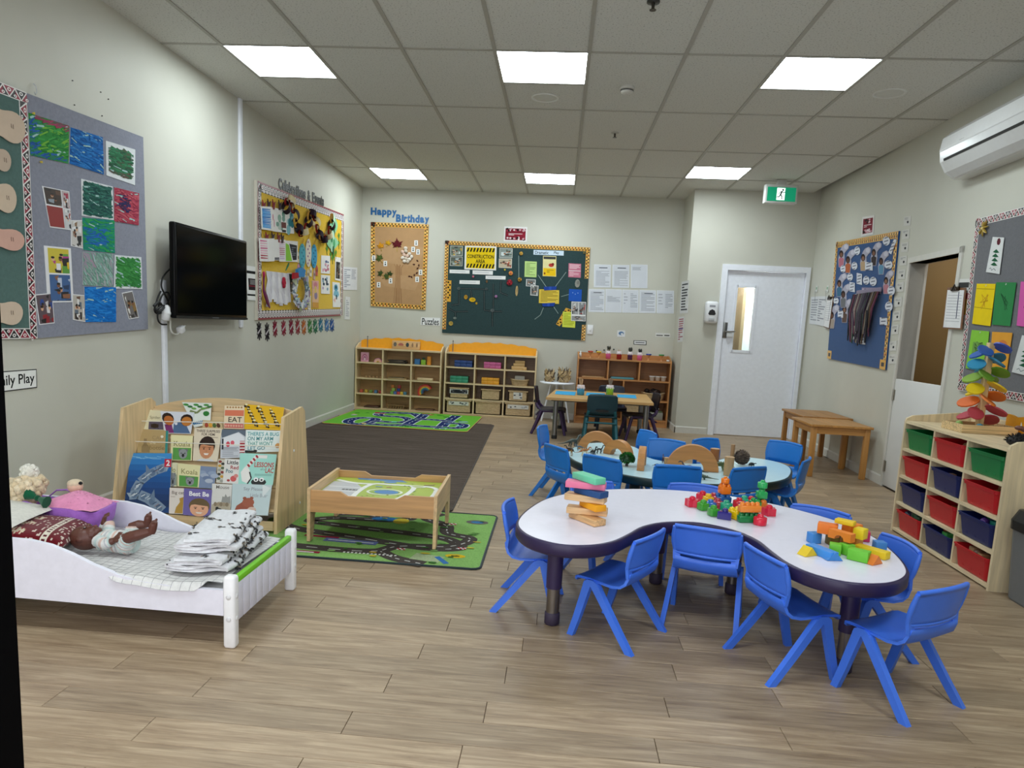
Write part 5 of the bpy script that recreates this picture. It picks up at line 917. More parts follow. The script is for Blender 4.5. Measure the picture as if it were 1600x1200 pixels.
class Mat2:
    """a printed rug or board: flat shapes laid on in local metres"""
    def __init__(s, w, h, th, col, r=.03):
        s.m = MB(); s.th = th; s.k = 0; s.w, s.h = w, h; P = []
        for sx, sy, a0 in ((1, 1, 0), (-1, 1, 90), (-1, -1, 180), (1, -1, 270)):
            for k in range(4): a = R(a0+30*k); P.append((sx*(w/2-r)+r*cos(a), sy*(h/2-r)+r*sin(a)))
        s.out = P; s.m.prism(P, 0, th, 'xy', col)
    def z(s): s.k += 1; return s.th+.0004+.00004*s.k
    def poly(s, p, c): s.m.flat(p, s.z(), 'xy', c)
    def oval(s, x, y, rx, ry, c, n=16): s.poly(ellipse(x, y, rx, ry, n), c)
    def road(s, pts, wd, c, dash=None, edge=None, closed=False, sub=6):
        P = [Vector(p) for p in pts]; n = len(P); out = []
        for i in range(n if closed else n-1):
            q = [P[(i+d) % n] if closed else P[min(max(i+d, 0), n-1)] for d in (-1, 0, 1, 2)]
            for k in range(sub): t = k/sub; out.append(.5*((2*q[1])+(-q[0]+q[2])*t+(2*q[0]-5*q[1]+4*q[2]-q[3])*t*t+(-q[0]+3*q[1]-3*q[2]+q[3])*t**3))
        out.append(out[0] if closed else P[-1])
        def band(w, cc, z, skip=0):
            V = []; F = []
            for i, p in enumerate(out):
                d = (out[min(i+1, len(out)-1)]-out[max(i-1, 0)]); d = d.normalized() if d.length else Vector((1, 0)); nn = Vector((-d.y, d.x))*w/2
                V += [(p.x+nn.x, p.y+nn.y, z), (p.x-nn.x, p.y-nn.y, z)]
            for i in range(len(out)-1):
                if not skip or i % 2 == 0: F.append((2*i, 2*i+1, 2*i+3, 2*i+2))
            s.m.add(V, F, cc, False)
        if edge: band(wd*1.22, edge, s.z())
        band(wd, c, s.z())
        if dash: band(wd*.09, dash, s.z(), 1)
    def rect(s, x, y, w, h, c, a=0):
        s.poly([(x+cos(a)*i*w/2-sin(a)*j*h/2, y+sin(a)*i*w/2+cos(a)*j*h/2) for i, j in ((-1, -1), (1, -1), (1, 1), (-1, 1))], c)
    def build(s, name, mat, loc, rot, edge, lab, cat, ew=.006):
        o = s.m.build(name, mat, None, loc, rot); tag(o, lab, cat); m = MB(); P = s.out+[s.out[0]]; m.tube([(x, y, s.th*.6) for x, y in P], ew, 6, edge); m.build('edging', 'fabric', o); return o
rr = random.Random(3)
g = Mat2(1.70, 1.42, .007, '#6db53c', .05)
nv, wt = '#1f2f66', '#cfd6de'
for pts, cl in (([(-.55, -.60), (-.38, -.60), (-.36, -.15), (-.55, -.12), (-.62, -.35)], True), ([(-.36, -.3), (-.05, -.32), (.05, -.1), (-.1, .15), (-.4, .2), (-.45, .42), (-.3, .55), (-.05, .55), (.1, .3), (.1, .6)], False), ([(.1, -.62), (.1, -.2), (.12, .2), (.1, .62)], False), ([(.52, -.62), (.5, 0), (.52, .62)], False), ([(-.36, -.58), (-.1, -.58), (.1, -.5), (.52, -.5), (.72, -.45), (.72, -.15), (.5, -.1)], False), ([(.1, .05), (.3, .1), (.52, .05)], False)):
    g.road(pts, .12, nv, '#d8dce4', wt, cl)
for i in range(34):
    x, y = rr.uniform(-.75, .75), rr.uniform(-.62, .62)
    if rr.random() < .5: g.oval(x, y, rr.uniform(.02, .06), rr.uniform(.02, .05), rr.choice(['#2f7a24', '#3f8f2c', '#7fc8d9', '#3f8f2c']), 9)
    else: g.rect(x, y, rr.uniform(.05, .12), rr.uniform(.04, .09), rr.choice(['#a5b0b8', '#c56a4a', '#8fb0c4', '#d9c28a', '#5f84a8', '#b04a44']), rr.random()*3)
g.build('road_rug', 'rug', (.85+.06, 8.60, .0085), R(-1), '#d8a060', 'bright green road rug lying in front of the low shelves', 'rug', .0042)
g = Mat2(1.30, 1.03, .005, '#86b264', .04)
rd, wh = '#4d4642', '#d6d6d2'
g.oval(-.2, .1, .5, .34, '#7ba85a', 20)
for pts, cl in (([(-.6, .25), (-.45, .38), (-.1, .42), (.12, .33), (.0, .24), (-.3, .22), (-.45, .12), (-.2, .06), (.2, .0), (.42, -.06), (.5, -.2), (.3, -.24), (-.1, -.14), (-.45, -.06), (-.6, .05)], True), ([(-.65, -.32), (-.3, -.36), (.05, -.36), (.18, -.24), (.45, -.18), (.54, -.02), (.40, .06), (.36, .22), (.22, .34), (.3, .48)], False), ([(.1, -.35), (.2, -.44), (.36, -.5)], False), ([(-.35, .3), (-.2, .33), (-.02, .29)], False)):
    g.road(pts, .085, rd, wh, None, cl)
g.oval(-.02, .26, .09, .045, '#2f6aa0'); g.oval(.08, .24, .05, .06, '#c9b23a'); g.oval(.54, .33, .07, .045, '#6a655f'); g.oval(.54, .33, .04, .025, '#3f74a0'); g.oval(.5, -.34, .055, .03, '#d9b528'); g.oval(.5, -.34, .025, .012, '#7a6a2a')
g.rect(.36, -.40, .16, .10, '#a5b58c', -.2); g.rect(.44, -.42, .03, .12, '#3f74b0', .6); g.rect(-.28, -.44, .16, .03, '#8a1f3a'); g.rect(-.28, -.445, .1, .012, '#d9d9d9'); g.rect(-.28, -.17, .2, .03, '#8a1f3a', -.05); g.rect(-.1, -.22, .3, .06, '#5f6a9a', -.05); g.rect(-.1, -.22, .26, .012, '#c9c9d0', -.05)
for i in range(14): g.rect(.02+.021*i-.1, -.405, .011, .018, '#e0dfd8')
for (x, y) in ((.18, -.30), (-.62, -.25), (.38, .24), (-.3, .48), (.5, -.22), (-.6, -.05), (.25, .46)):
    for i in range(8): g.rect(x+.012*(i % 4), y+.016*(i//4), .011, .015, '#b3222e' if (i+i//4) % 2 else '#e6e3e0', .2)
for i in range(46): g.oval(rr.uniform(-.62, .62), rr.uniform(-.48, .48), rr.uniform(.012, .03), rr.uniform(.006, .014), rr.choice(['#3f6f34', '#4a7a3a', '#3f6f34', '#8ab06a', '#c9b23a']), 7)
g.build('road_rug', 'rug', (1.745, 3.925, .0005), R(0), '#2f3a3c', 'green racetrack rug with dark edging under the play table', 'rug', .007)
t = thing('play_table', 'low beech play table with a printed map top', 'play table', (1.765, 3.935, .0102), R(1.5)); c1, c2 = '#c99a68', '#d9b78a'
W2, D2 = .345, .285
side = [(-D2, 0), (-D2+.055, 0), (-D2+.085, .13), (-D2+.12, .158), (D2-.12, .158), (D2-.085, .13), (D2-.055, 0), (D2, 0), (D2, .295), (-D2, .295)]
for sx in (-1, 1):
    m = MB(); m.prism(side, sx*W2-.009, sx*W2+.009, 'yz', c2); o = m.build('end_panel', 'wood_y', t)
rail = [(-W2+.009, .165), (W2-.009, .165), (W2-.009, .285), (W2-.17, .285), (W2-.21, .262), (-W2+.21, .262), (-W2+.17, .285), (-W2+.009, .285)]
for y in (-D2+.004, D2-.022): m = MB(); m.prism(rail, y, y+.018, 'xz', c1); m.build('side_rail', 'wood_x', t)
g = Mat2(2*W2-.018, 2*D2-.04, .006, '#a9c04a', .002)
g.poly([(-.33, -.26), (-.12, -.26), (-.12, .0), (-.2, .14), (-.33, .14)], '#c5c7cc')
for i in range(3): g.rect(-.22, -.19+.10*i, .2, .012, '#eceded')
for i in range(5): g.rect(-.22+.02*i, -.05, .016, .025, '#3a3a40')
g.poly([(-.2, .22), (.1, .21), (.06, .26), (-.22, .26)], '#4f8fc8'); g.oval(.0, .19, .04, .02, '#4f8fc8')
g.road([(-.12, -.22), (-.1, .1), (.02, .13), (.16, .1), (.12, -.2), (0, -.22)], .03, '#eef0ee', None, None, True); g.road([(.16, .1), (.24, .13), (.3, .06), (.28, -.18), (.12, -.2)], .03, '#eef0ee'); g.road([(-.3, -.12), (-.12, -.22), (.12, -.23), (.3, -.18)], .03, '#eef0ee'); g.road([(-.32, .18), (-.2, .12), (-.08, .12)], .03, '#eef0ee')
g.oval(.02, -.06, .105, .075, '#e6ecd9'); g.oval(.02, -.06, .09, .062, '#8fb04a'); g.oval(.03, -.06, .07, .048, '#2f7fc0'); g.oval(.18, .12, .05, .03, '#e8ebe8'); g.oval(.18, .12, .035, .02, '#b9c98a')
g.rect(-.04, .06, .04, .02, '#5f8fb0'); g.rect(.02, .06, .03, .02, '#b0785a'); g.rect(-.12, -.25, .03, .02, '#c0402f'); g.rect(.24, .17, .06, .02, '#8a7460', .2); g.rect(.2, -.12, .05, .03, '#c9cf9a')
for i in range(26): g.oval(rr.uniform(-.1, .32), rr.uniform(-.25, .22), .007, .005, rr.choice(['#4f7a2a', '#d9d26a', '#5f8f3a', '#7a5a3a']), 6)
p = g.m.build('map_top', 'shiny_paper', t, (0, 0, .238))
t = thing('book_display', 'sloping birch book display against the left wall', 'book display', (0, 0, 0)); bc = '#dcc094'; BX0, BX1 = .250, 1.215
sidep = [(3.735, 0), (4.255, 0), (4.255, .10), (4.165, .655), (4.12, .685), (3.84, .655), (3.83, .60), (3.735, .12)]
for x in (BX0, BX1-.02):
    m = MB(); m.prism(sidep, x, x+.018, 'yz', bc); o = m.build('side_panel', 'wood_z', t)
    if x > 1:
        for y, z in ((3.985, .44), (4.09, .10)): mm = MB(); mm.lathe([(.009, 0), (.007, .003)], 10); q = mm.build('screw_cap', 'white_plastic', o, (x+.018, y, z), (0, pi/2, 0))
arch = [(BX0+.02, .55)]+[(BX0+.02+(BX1-BX0-.04)*k/14, .63+.075*sin(pi*k/14)**.8) for k in range(15)]+[(BX1-.02, .55)]
m = MB(); m.prism([(BX0+.02, .05)]+arch[1:-1]+[(BX1-.02, .05)], 4.152, 4.164, 'xz', bc); m.build('back_panel', 'wood_x', t)
sl = Vector((0, .34, .53)).normalized(); nrm = Vector((0, -sl.z, sl.y)); P0 = Vector((0, 3.80, .12))
m = MB(); a = P0+nrm*-.012; b_ = P0+sl*.60+nrm*-.012
m.add([(BX0+.02, a.y, a.z), (BX1-.02, a.y, a.z), (BX1-.02, b_.y, b_.z), (BX0+.02, b_.y, b_.z), (BX0+.02, a.y+.01, a.z-.01), (BX1-.02, a.y+.01, a.z-.01), (BX1-.02, b_.y+.01, b_.z-.01), (BX0+.02, b_.y+.01, b_.z-.01)], [(0, 1, 2, 3), (4, 7, 6, 5), (0, 4, 5, 1), (1, 5, 6, 2), (2, 6, 7, 3), (3, 7, 4, 0)], bc); m.build('sloping_board', 'wood_x', t)
m = MB(); m.box(BX0+.018, BX1-.02, 3.722, 3.736, .028, .078, bc); m.build('front_rail', 'wood_x', t)
for k in range(4):
    q = P0+sl*(.145*k+.0)+nrm*0; m = MB(); m.bar(tuple(Vector((BX0+.02, 0, 0))+q-nrm*.002), tuple(Vector((BX1-.02, 0, 0))+q-nrm*.002), .008, .016, bc, ux=tuple(nrm)); m.build('book_ledge', 'wood_x', t)
ZG = zoomed(.2, 170, 610)
def slope_pt(px, off): return pln(px[0], px[1], P0+nrm*off, nrm)
for y0, y1, off in ((236, 262, .052), (398, 440, .052)):
    a, c = slope_pt(ZG((195, y0))[0], off), slope_pt(ZG((1345, y1))[0], off); a.x = BX0+.018; c.x = BX1-.02
    m = MB(); m.tube([a, (a+c)/2+nrm*.006, c], .0028, 6, '#e9e4d8'); m.build('elastic_cord', 'plastic', t)
class Book(Sheet):
    def __init__(s, q, off, col, th=.0034):
        s.th = th; s.k = 0; s.off = off; P = [slope_pt(p, off+th) for p in ZG(*q)]
        loc = [(p.x, (p-P0).dot(sl)) for p in P]; s.cu = sum(a for a, _ in loc)/4; s.cv = sum(b for _, b in loc)/4; s.loc = [(a-s.cu, b-s.cv) for a, b in loc]
        s.m = MB(); s.m.prism(s.loc[::-1], -th+.0006, -.0006, 'xz', '#e9e6dc')
        s.m.prism(s.loc[::-1], -th, -th+.0006, 'xz', col); s.m.prism(s.loc[::-1], -.0006, 0, 'xz', col)
    def finish(s, lab):
        o = s.m.build('picture_book', 'shiny_paper', None, Vector((s.cu, 0, 0))+P0+sl*s.cv+nrm*(s.off+.001), (-math.atan2(sl.y, sl.z), 0, 0)); return tag(o, lab, 'book', 'picture books on the display')
def cover(q, off, col, lab, fn, th=.0034): s = Book(q, off, col, th); fn(s); s.finish(lab)
def animal(s, x, y, r, c, ear='#2a2a2c', eye='#101012'):
    for d in (-1, 1): s.oval(x+d*r*.8, y-r*.7, r*.35, r*.35, ear, 8)
    s.oval(x, y, r, r, c, 14); s.oval(x, y+r*.3, r*.32, r*.36, eye, 8)
    for d in (-1, 1): s.oval(x+d*r*.42, y-r*.12, r*.13, r*.13, eye, 7)
def face(s, x, y, rx, ry, skin, hair, fringe=.45):
    s.oval(x, y-ry*.25, rx*1.12, ry*1.0, hair, 16); s.oval(x, y+ry*.1, rx, ry*.92, skin, 16); s.poly([(x-rx*1.05, y-ry*.3), (x-rx*.7, y-ry*.95), (x, y-ry*1.15), (x+rx*.7, y-ry*.95), (x+rx*1.05, y-ry*.3), (x+rx*.4, y-ry*fringe), (x-rx*.5, y-ry*(fringe+.1))], hair)
    for d in (-1, 1): s.oval(x+d*rx*.4, y+ry*.05, rx*.11, ry*.07, '#1d1512', 7); s.stroke([(x+d*rx*.22, y-ry*.1), (x+d*rx*.58, y-ry*.1)], .003, '#1d1512')
    s.oval(x, y+ry*.28, rx*.12, ry*.08, tuple(c*.8 for c in lin(skin)[:3])+(1,), 7); s.poly([(x-rx*.38, y+ry*.48), (x+rx*.38, y+ry*.48), (x+rx*.2, y+ry*.66), (x-rx*.2, y+ry*.66)], '#e9e0d8')
cover([(572, 92), (803, 100), (792, 262), (668, 290)], .004, '#dfe4dd', 'white book with jungle leaves and a green snake behind the top tier', lambda s: (s.stroke([(.15, .35), (.4, .45), (.6, .3), (.95, .2)], .014, '#7d8a5a'), [s.oval(.1+.12*i, .1+.08*(i % 3), .1, .05, ['#3f8a3a', '#2f6f34', '#6aa34a'][i % 3], 9) for i in range(8)], s.oval(.8, .5, .14, .12, '#2f7a34', 9), [s.oval(.08+.1*i, .85, .05, .07, '#2a6a9a', 8) for i in range(6)]))
cover([(735, 232), (880, 240), (900, 330), (730, 330)], .008, '#c9b48a', 'tan book peeping out behind the boy book', lambda s: [s.oval(.2+.2*i, .4, .1, .2, ['#a3452f', '#d9a03a', '#4f6a3a', '#5a3a2a'][i], 8) for i in range(4)])
cover([(296, 150), (428, 160), (442, 312), (276, 306)], .006, '#ddd6b4', 'cream book with a spider photo at the left of the top tier', lambda s: (s.text('Spider', .12, .3, .9, .48, '#8a8466'), s.rect(.2, .58, .92, .98, '#5a5264'), s.oval(.5, .8, .2, .12, '#2f1f18'), s.stroke([(.3, .7), (.7, .92)], .004, '#2f1f18'), s.stroke([(.3, .92), (.7, .7)], .004, '#2f1f18')))
cover([(402, 162), (668, 172), (640, 340), (440, 335)], .012, '#d5d8e2', 'white book with two brown haired heads in blue coats', lambda s: (s.poly([(.38, .55), (.72, .4), (.98, .98), (.3, .98)], '#4f6a8f'), s.poly([(.05, .6), (.3, .6), (.35, .98), (.06, .98)], '#7a2f6a'), s.oval(.2, .34, .19, .28, '#2a1a14'), s.oval(.22, .42, .16, .22, '#b5682f'), s.oval(.8, .38, .2, .28, '#2a1a14'), s.oval(.8, .44, .17, .22, '#c07a35'), s.oval(.45, .55, .05, .07, '#d9dce6')))
cover([(905, 118), (1062, 120), (1057, 303), (898, 298)], .010, '#e6d3b4', 'cream book with orange bands and big dark letters, top tier', lambda s: (s.rect(.03, .2, .97, .45, '#d9785a'), s.text('EAT', .15, .5, .95, .72, '#3a3028'), s.rect(.03, .78, .97, .97, '#cf6f66'), [s.oval(.15+.14*i, .08, .05, .04, '#a5763a', 7) for i in range(6)], [s.oval(.1+.13*i, .88, .05, .05, '#e3b09a', 7) for i in range(7)]))
def bees(s):
    r = random.Random(2)
    for i in range(20):
        x, y = .06+.88*((i*7) % 20)/20, .08+.84*(i/20); k = .8+.7*r.random()
        for d in range(3): s.oval(x+(.03*d-.03)*k, y+.012*d*k, .022*k, .04*k, '#1c150c' if d != 1 else '#7a5a14', 8)
        s.oval(x-.015, y-.05*k, .025*k, .03*k, '#e6dcae', 7)
cover([(1062, 108), (1372, 134), (1344, 312), (1060, 302)], .012, '#e3b21c', 'yellow book covered in bees at the right of the top tier', bees)
cover([(232, 300), (466, 316), (458, 492), (222, 487)], .014, '#b39a6c', 'brown book with a bottle outline at the left of the second tier', lambda s: (s.poly([(.14, .98), (.14, .75), (.2, .62), (.2, .4), (.3, .4), (.3, .62), (.4, .75), (.42, .98)], '#8f7a55'), s.text('CAN', .45, .26, .88, .42, '#9c8560'), s.text('the', .4, .48, .6, .62, '#d9cba5'), s.text('bottle', .4, .68, .9, .86, '#8a744e'), s.oval(.8, .28, .05, .06, '#e6dfcc'), s.rect(.92, 0, 1, 1, '#2f8a84')))
cover([(486, 348), (658, 356), (648, 549), (484, 546)], .016, '#e6dfae', 'cream koala book on the second tier', lambda s: (s.text('Koala', .14, .24, .9, .44, '#8d8655', .004), s.rect(.1, .5, .95, .98, '#5a9a4a'), animal(s, .58, .74, .2, '#8f9296', '#6f7276', '#1f1f22')))
cover([(670, 292), (884, 300), (848, 558), (656, 549)], .018, '#e0d2bb', 'tan book with a smiling boy on the second tier', lambda s: (s.text('THREE SURPRISES', .08, .05, .96, .13, '#4a3a34', .012), s.text('FOR HEMI', .28, .15, .78, .23, '#4a3a34', .012), s.lines(1, .45, .27, .9, .3, '#9a8a7a', 1, .6), face(s, .52, .62, .28, .3, '#c98a64', '#2c1c16', .3), s.poly([(.15, 1), (.3, .94), (.74, .94), (.9, 1)], '#cfd3d9')))
cover([(876, 304), (1070, 310), (1064, 525), (872, 532)], .012, '#c9ccd3', 'grey book with a white house and red figures', lambda s: (s.poly([(0, 0), (1, 0), (1, .25), (.72, .08), (.05, .3)], '#5f6a78'), s.poly([(.1, .3), (.72, .1), (.95, .28), (.95, .6), (.1, .6)], '#dfe1e6'), s.oval(.3, .52, .08, .1, '#cf4a5c'), s.oval(.48, .47, .08, .08, '#d95a6a'), s.rect(.78, .4, .98, .85, '#a8343c'), [s.rect(.78, .42+.11*i, .98, .47+.11*i, '#e6d9d9') for i in range(4)], s.lines(6, .08, .62, .72, .98, '#9a9ea8', 4, .4), s.rect(.05, .33, .12, .7, '#3a3a40')))
cover([(1072, 308), (1345, 316), (1330, 478), (1064, 486)], .016, '#e3ece9', 'white book with teal capitals about a bug', lambda s: (s.text("THERE'S A BUG", .05, .08, .95, .26, '#3a9aa0', .014), s.text('ON MY ARM', .06, .3, .8, .48, '#3f8a90', .014), s.text("THAT WON'T", .06, .52, .8, .70, '#4a9a90', .014), s.text('LET GO', .08, .74, .58, .9, '#3a8a9a', .014), s.poly([(.0, .9), (.3, .93), (.3, 1), (0, 1)], '#1a1a1c'), s.oval(.3, .95, .06, .06, '#1a1a1c'), s.oval(.95, .72, .08, .12, '#d9a05a')))
cover([(476, 562), (536, 566), (530, 752), (470, 748)], .020, '#e0dcb8', 'sliver of a cream animal book left of the lower koala book', lambda s: (s.text('lo', .3, .2, .8, .4, '#8d8655'), s.rect(.1, .5, .95, .95, '#8a9a8c'), animal(s, .5, .72, .3, '#85888c', '#6f7276')))
cover([(538, 568), (716, 588), (702, 760), (536, 750)], .024, '#e6dfae', 'cream koala book on the third tier', lambda s: (s.text('Koala', .16, .22, .92, .44, '#8d8655', .004), s.rect(.08, .52, .95, .98, '#5a9a4a'), animal(s, .58, .75, .19, '#8f9296', '#6f7276', '#1f1f22')))
cover([(706, 590), (842, 600), (822, 768), (696, 762)], .021, '#7f8fae', 'grey blue cloudy book right of the lower koala book', lambda s: [s.oval(.2+.15*i, .3+.12*(i % 4), .25, .10, ['#93a2bd', '#a9b4c8', '#6f80a2', '#b4bccb'][i % 4]) for i in range(6)])
cover([(856, 538), (912, 540), (897, 726), (838, 720)], .018, '#cfcabd', 'sliver of a busy patterned book left of the poem book', lambda s: [s.oval(.3+.4*(i % 2), .1+.09*i, .25, .06, ['#8a3a34', '#3a3a34', '#c99a3a', '#5a6a4a', '#a3a39a'][i % 5], 8) for i in range(10)])
cover([(908, 533), (1024, 540), (1012, 732), (890, 724)], .022, '#e3e0dc', 'white book with black and red lettering and red creatures', lambda s: (s.text('Little', .12, .06, .98, .22, '#25252a', .016), s.text('Red', .42, .27, .95, .42, '#a3242e', .016), s.text('Poo', .14, .42, .6, .58, '#2f6a78', .016), s.oval(.66, .8, .2, .12, '#cf5a5a'), s.oval(.82, .68, .14, .08, '#d98a84'), s.oval(.35, .88, .1, .05, '#b0413f')))
cover([(1026, 489), (1313, 500), (1282, 740), (1012, 734)], .028, '#a5ddd2', 'mint book with a striped long necked bird and red title', lambda s: (s.stroke([(.18, .5), (.32, .3), (.45, .1), (.75, .1)], .02, '#e9e6e2'), [s.stroke([(.24+.07*i, .42-.1*i), (.28+.07*i, .38-.1*i)], .021, '#a3242e') for i in range(4)], s.poly([(.05, .62), (.15, .45), (.28, .5), (.36, .75), (.28, .98), (.1, .9)], '#eceae6'), s.stroke([(.3, .6), (.36, .8), (.26, .98)], .008, '#1a1a1c'), s.text('LESSONS', .42, .28, .96, .44, '#c0302f', .02), s.text('of a', .6, .47, .72, .54, '#7a8a84'), s.text('LAC', .74, .46, .97, .62, '#c0302f', .02), s.lines(2, .45, .66, .93, .73, '#7fb0a6', 2), s.oval(.58, .92, .22, .12, '#1d1d20'), s.oval(.5, .84, .07, .07, '#eeeeee'), s.oval(.66, .84, .07, .07, '#eeeeee'), s.oval(.5, .85, .03, .03, '#1d1d20'), s.oval(.66, .85, .03, .03, '#1d1d20')))
def dolphin(s, pts, w):
    s.stroke(pts, w, '#7f93ab'); 
    for i, p in enumerate(pts[:-1]):
        q = pts[i+1]; s.oval((p[0]+q[0])/2, (p[1]+q[1])/2, .07, .06, '#5d7390'); 
    r = random.Random(int(w*1e4))
    for i in range(14):
        k = r.randrange(len(pts)-1); f = r.random(); x, y = pts[k][0]+(pts[k+1][0]-pts[k][0])*f, pts[k][1]+(pts[k+1][1]-pts[k][1])*f; s.stroke([(x-.04, y+.03*r.random()), (x+.05, y-.03)], .006, r.choice(['#b9c4d0', '#3a4f70', '#cfd6dc', '#8f7f84']))
def dolphins(s):
    for i in range(9): s.poly([(0, .1*i), (1, .1*i), (1, .1*i+.11), (0, .1*i+.11)], ['#3f8fd0', '#2b7cc4', '#1d68b0', '#185ca2', '#145296', '#12498a', '#103f7c', '#0e376e', '#0c2f60'][i])
    for i in range(7): s.stroke([(.05+.1*i, .06+.02*(i % 3)), (.25+.1*i, .08+.02*(i % 2))], .004, '#7fb8e0')
    dolphin(s, [(.2, .66), (.3, .5), (.48, .38), (.66, .30), (.88, .24)], .055); s.poly([(.42, .38), (.40, .2), (.55, .33)], '#6a7f9a'); s.poly([(.2, .66), (.1, .66), (.16, .58)], '#6a7f9a'); s.poly([(.86, .22), (.97, .2), (.9, .32)], '#9aaabb')
    dolphin(s, [(.1, .74), (.3, .72), (.52, .78), (.7, .88), (.85, .97)], .055); s.poly([(.55, .76), (.64, .62), (.68, .84)], '#6a7f9a'); s.poly([(.02, .70), (.12, .7), (.12, .80)], '#9aaabb')
    s.rect(.84, .1, 1, .24, '#c4203f'); s.text('2', .88, .12, .97, .22, '#f3eef0', .03)
cover([(172, 490), (492, 492), (474, 958), (116, 938)], .030, '#123f7c', 'large blue dolphin book at the left of the bottom tier', dolphins, .0038)
cover([(476, 760), (592, 765), (578, 966), (470, 962)], .034, '#e6dcd4', 'pale book with an ochre animal left of the purple book', lambda s: (s.text('Big cat', .06, .12, 1.1, .28, '#5a4038', .004), s.poly([(.4, .98), (.5, .75), (.75, .55), (.7, .4), (.98, .35), (.98, .98)], '#b98f3c'), s.lines(1, .1, .34, .4, .38, '#b09a90', 1)))
cover([(588, 764), (808, 776), (792, 988), (580, 972)], .038, '#6f64a8', 'purple book with a winking boy on the bottom tier', lambda s: (s.text('Best Be', .14, .1, .96, .28, '#efedf2', .03), face(s, .58, .72, .34, .30, '#e3a988', '#6a5638', .35)))
cover([(808, 728), (964, 735), (948, 978), (800, 971)], .034, '#dcdad6', 'white book with a grey castle and dark animals', lambda s: (s.text('Mouse', .1, .05, .98, .16, '#6a625c', .004), s.poly([(.5, .6), (.55, .4), (.65, .42), (.7, .32), (.8, .42), (.95, .38), (.98, .62)], '#9a9a96'), s.poly([(.02, .68), (.4, .58), (.98, .62), (.98, .98), (.02, .98)], '#b3a894'), [s.oval(.2+.15*i, .66, .09, .07, ['#8a7a64', '#a3927a'][i % 2], 9) for i in range(5)], s.oval(.4, .88, .2, .1, '#161618'), s.oval(.75, .9, .18, .09, '#161618'), s.oval(.3, .8, .09, .06, '#1d1d20')))
cover([(966, 728), (1276, 740), (1243, 978), (954, 968)], .036, '#c5d6da', 'pale blue book with a brown bear on the bottom tier', lambda s: (s.text('Say Please', .18, .1, .9, .24, '#8a8f98', .004), s.text('Little Bear', .48, .3, .92, .42, '#9aa0a8', .004), s.poly([(.06, .98), (.14, .72), (.3, .58), (.5, .6), (.6, .72), (.5, .98)], '#9a4f38'), s.oval(.44, .60, .16, .15, '#a3573e'), s.oval(.34, .47, .05, .05, '#9a4f38'), s.oval(.52, .46, .05, .05, '#9a4f38'), s.oval(.55, .84, .12, .10, '#d9bdb0'), s.oval(.64, .88, .03, .03, '#1a1a1c'), s.poly([(.76, 0), (.98, .1), (.8, .42)], '#dde4e6')))
def wood_unit(name, lab, x0, x1, y0, y1, zt, shelves, rows, mat, c, crown=None, backs=None, th=.018, cat='shelf'):
    """rows: list of (z_low, z_high, [divider x...])"""
    t = thing(name, lab, cat, (x0, y0, 0)); W, D = x1-x0, y1-y0
    for x in (0, W-th):
        m = MB(); m.prism([(0, 0), (D, 0), (D, zt+.07), (D-.10, zt+.06), (.02, zt+.012), (0, zt-.005)], x, x+th, 'yz', c); m.build('side_panel', 'wood_z', t)
    m = MB(); m.box(th, W-th, .004, D-.008, zt-th, zt, c); m.build('top_board', 'wood_x', t)
    for z in shelves: m = MB(); m.box(th, W-th, .006, D-.012, z-th, z, c); m.build('shelf_board', 'wood_x', t)
    for zl, zh, xs_ in rows:
        for x in xs_: m = MB(); m.box(x-x0-th/2, x-x0+th/2, .006, D-.012, zl, zh-th, c); m.build('divider', 'wood_z', t)
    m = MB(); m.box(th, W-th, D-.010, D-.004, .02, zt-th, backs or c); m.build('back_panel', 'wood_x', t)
    m = MB(); m.box(th, W-th, .012, .03, 0, shelves[0]-th, c); m.build('plinth', 'wood_x', t)
    if crown:
        P = [(th, zt)]+[(th+(W-2*th)*k/24, zt+.09+.055*sin(pi*k/24)**.7+.008*sin(k*1.9)) for k in range(25)]+[(W-th, zt)]
        m = MB(); m.prism(P, D-.022, D-.006, 'xz', crown); m.build('crown_panel', 'paint', t)
    return t
bw_, yl = '#dcc49a', '#f0a412'
rows = [(.034, .23, [.385, .775]), (.23, .438, [.385, .775]), (.438, .65, [.385, .775]), (.65, .84, [.385, .775])]
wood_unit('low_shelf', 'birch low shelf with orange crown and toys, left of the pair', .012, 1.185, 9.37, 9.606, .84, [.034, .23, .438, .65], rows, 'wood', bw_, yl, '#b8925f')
rows2 = [(z0, z1, [1.632, 2.032]) for z0, z1, _ in rows]
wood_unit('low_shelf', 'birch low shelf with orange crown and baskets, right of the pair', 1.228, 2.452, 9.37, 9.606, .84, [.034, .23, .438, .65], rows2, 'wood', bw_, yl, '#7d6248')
for k, (x, lab) in enumerate(((.12, 'thin grey peg standing at the left end of the left shelf top'), (1.30, 'thin grey peg standing at the left end of the right shelf top'))):
    m = MB(); m.tube([(0, 0, 0), (0, 0, .14)], .005, 6, '#77787a'); m.ell((0, 0, .145), .009, 8, 5, '#5f6062'); tag(m.build('peg', 'plastic', None, (x, 9.575, .841)), lab, 'peg')
def put(nm, lab, cat, mb, mat, loc, rot=0, grp=None): return tag(mb.build(nm, mat, None, loc, rot), lab, cat, grp)
m = MB(); m.rbox((0, 0, .056), (.385, .014, .112), .004, '#c9a06c'); o = put('puzzle_board', 'wooden peg puzzle with toy shapes leaning on the orange crown', 'puzzle', m, 'wood_x', (.66, 9.545, .842), (R(-10), 0, 0))
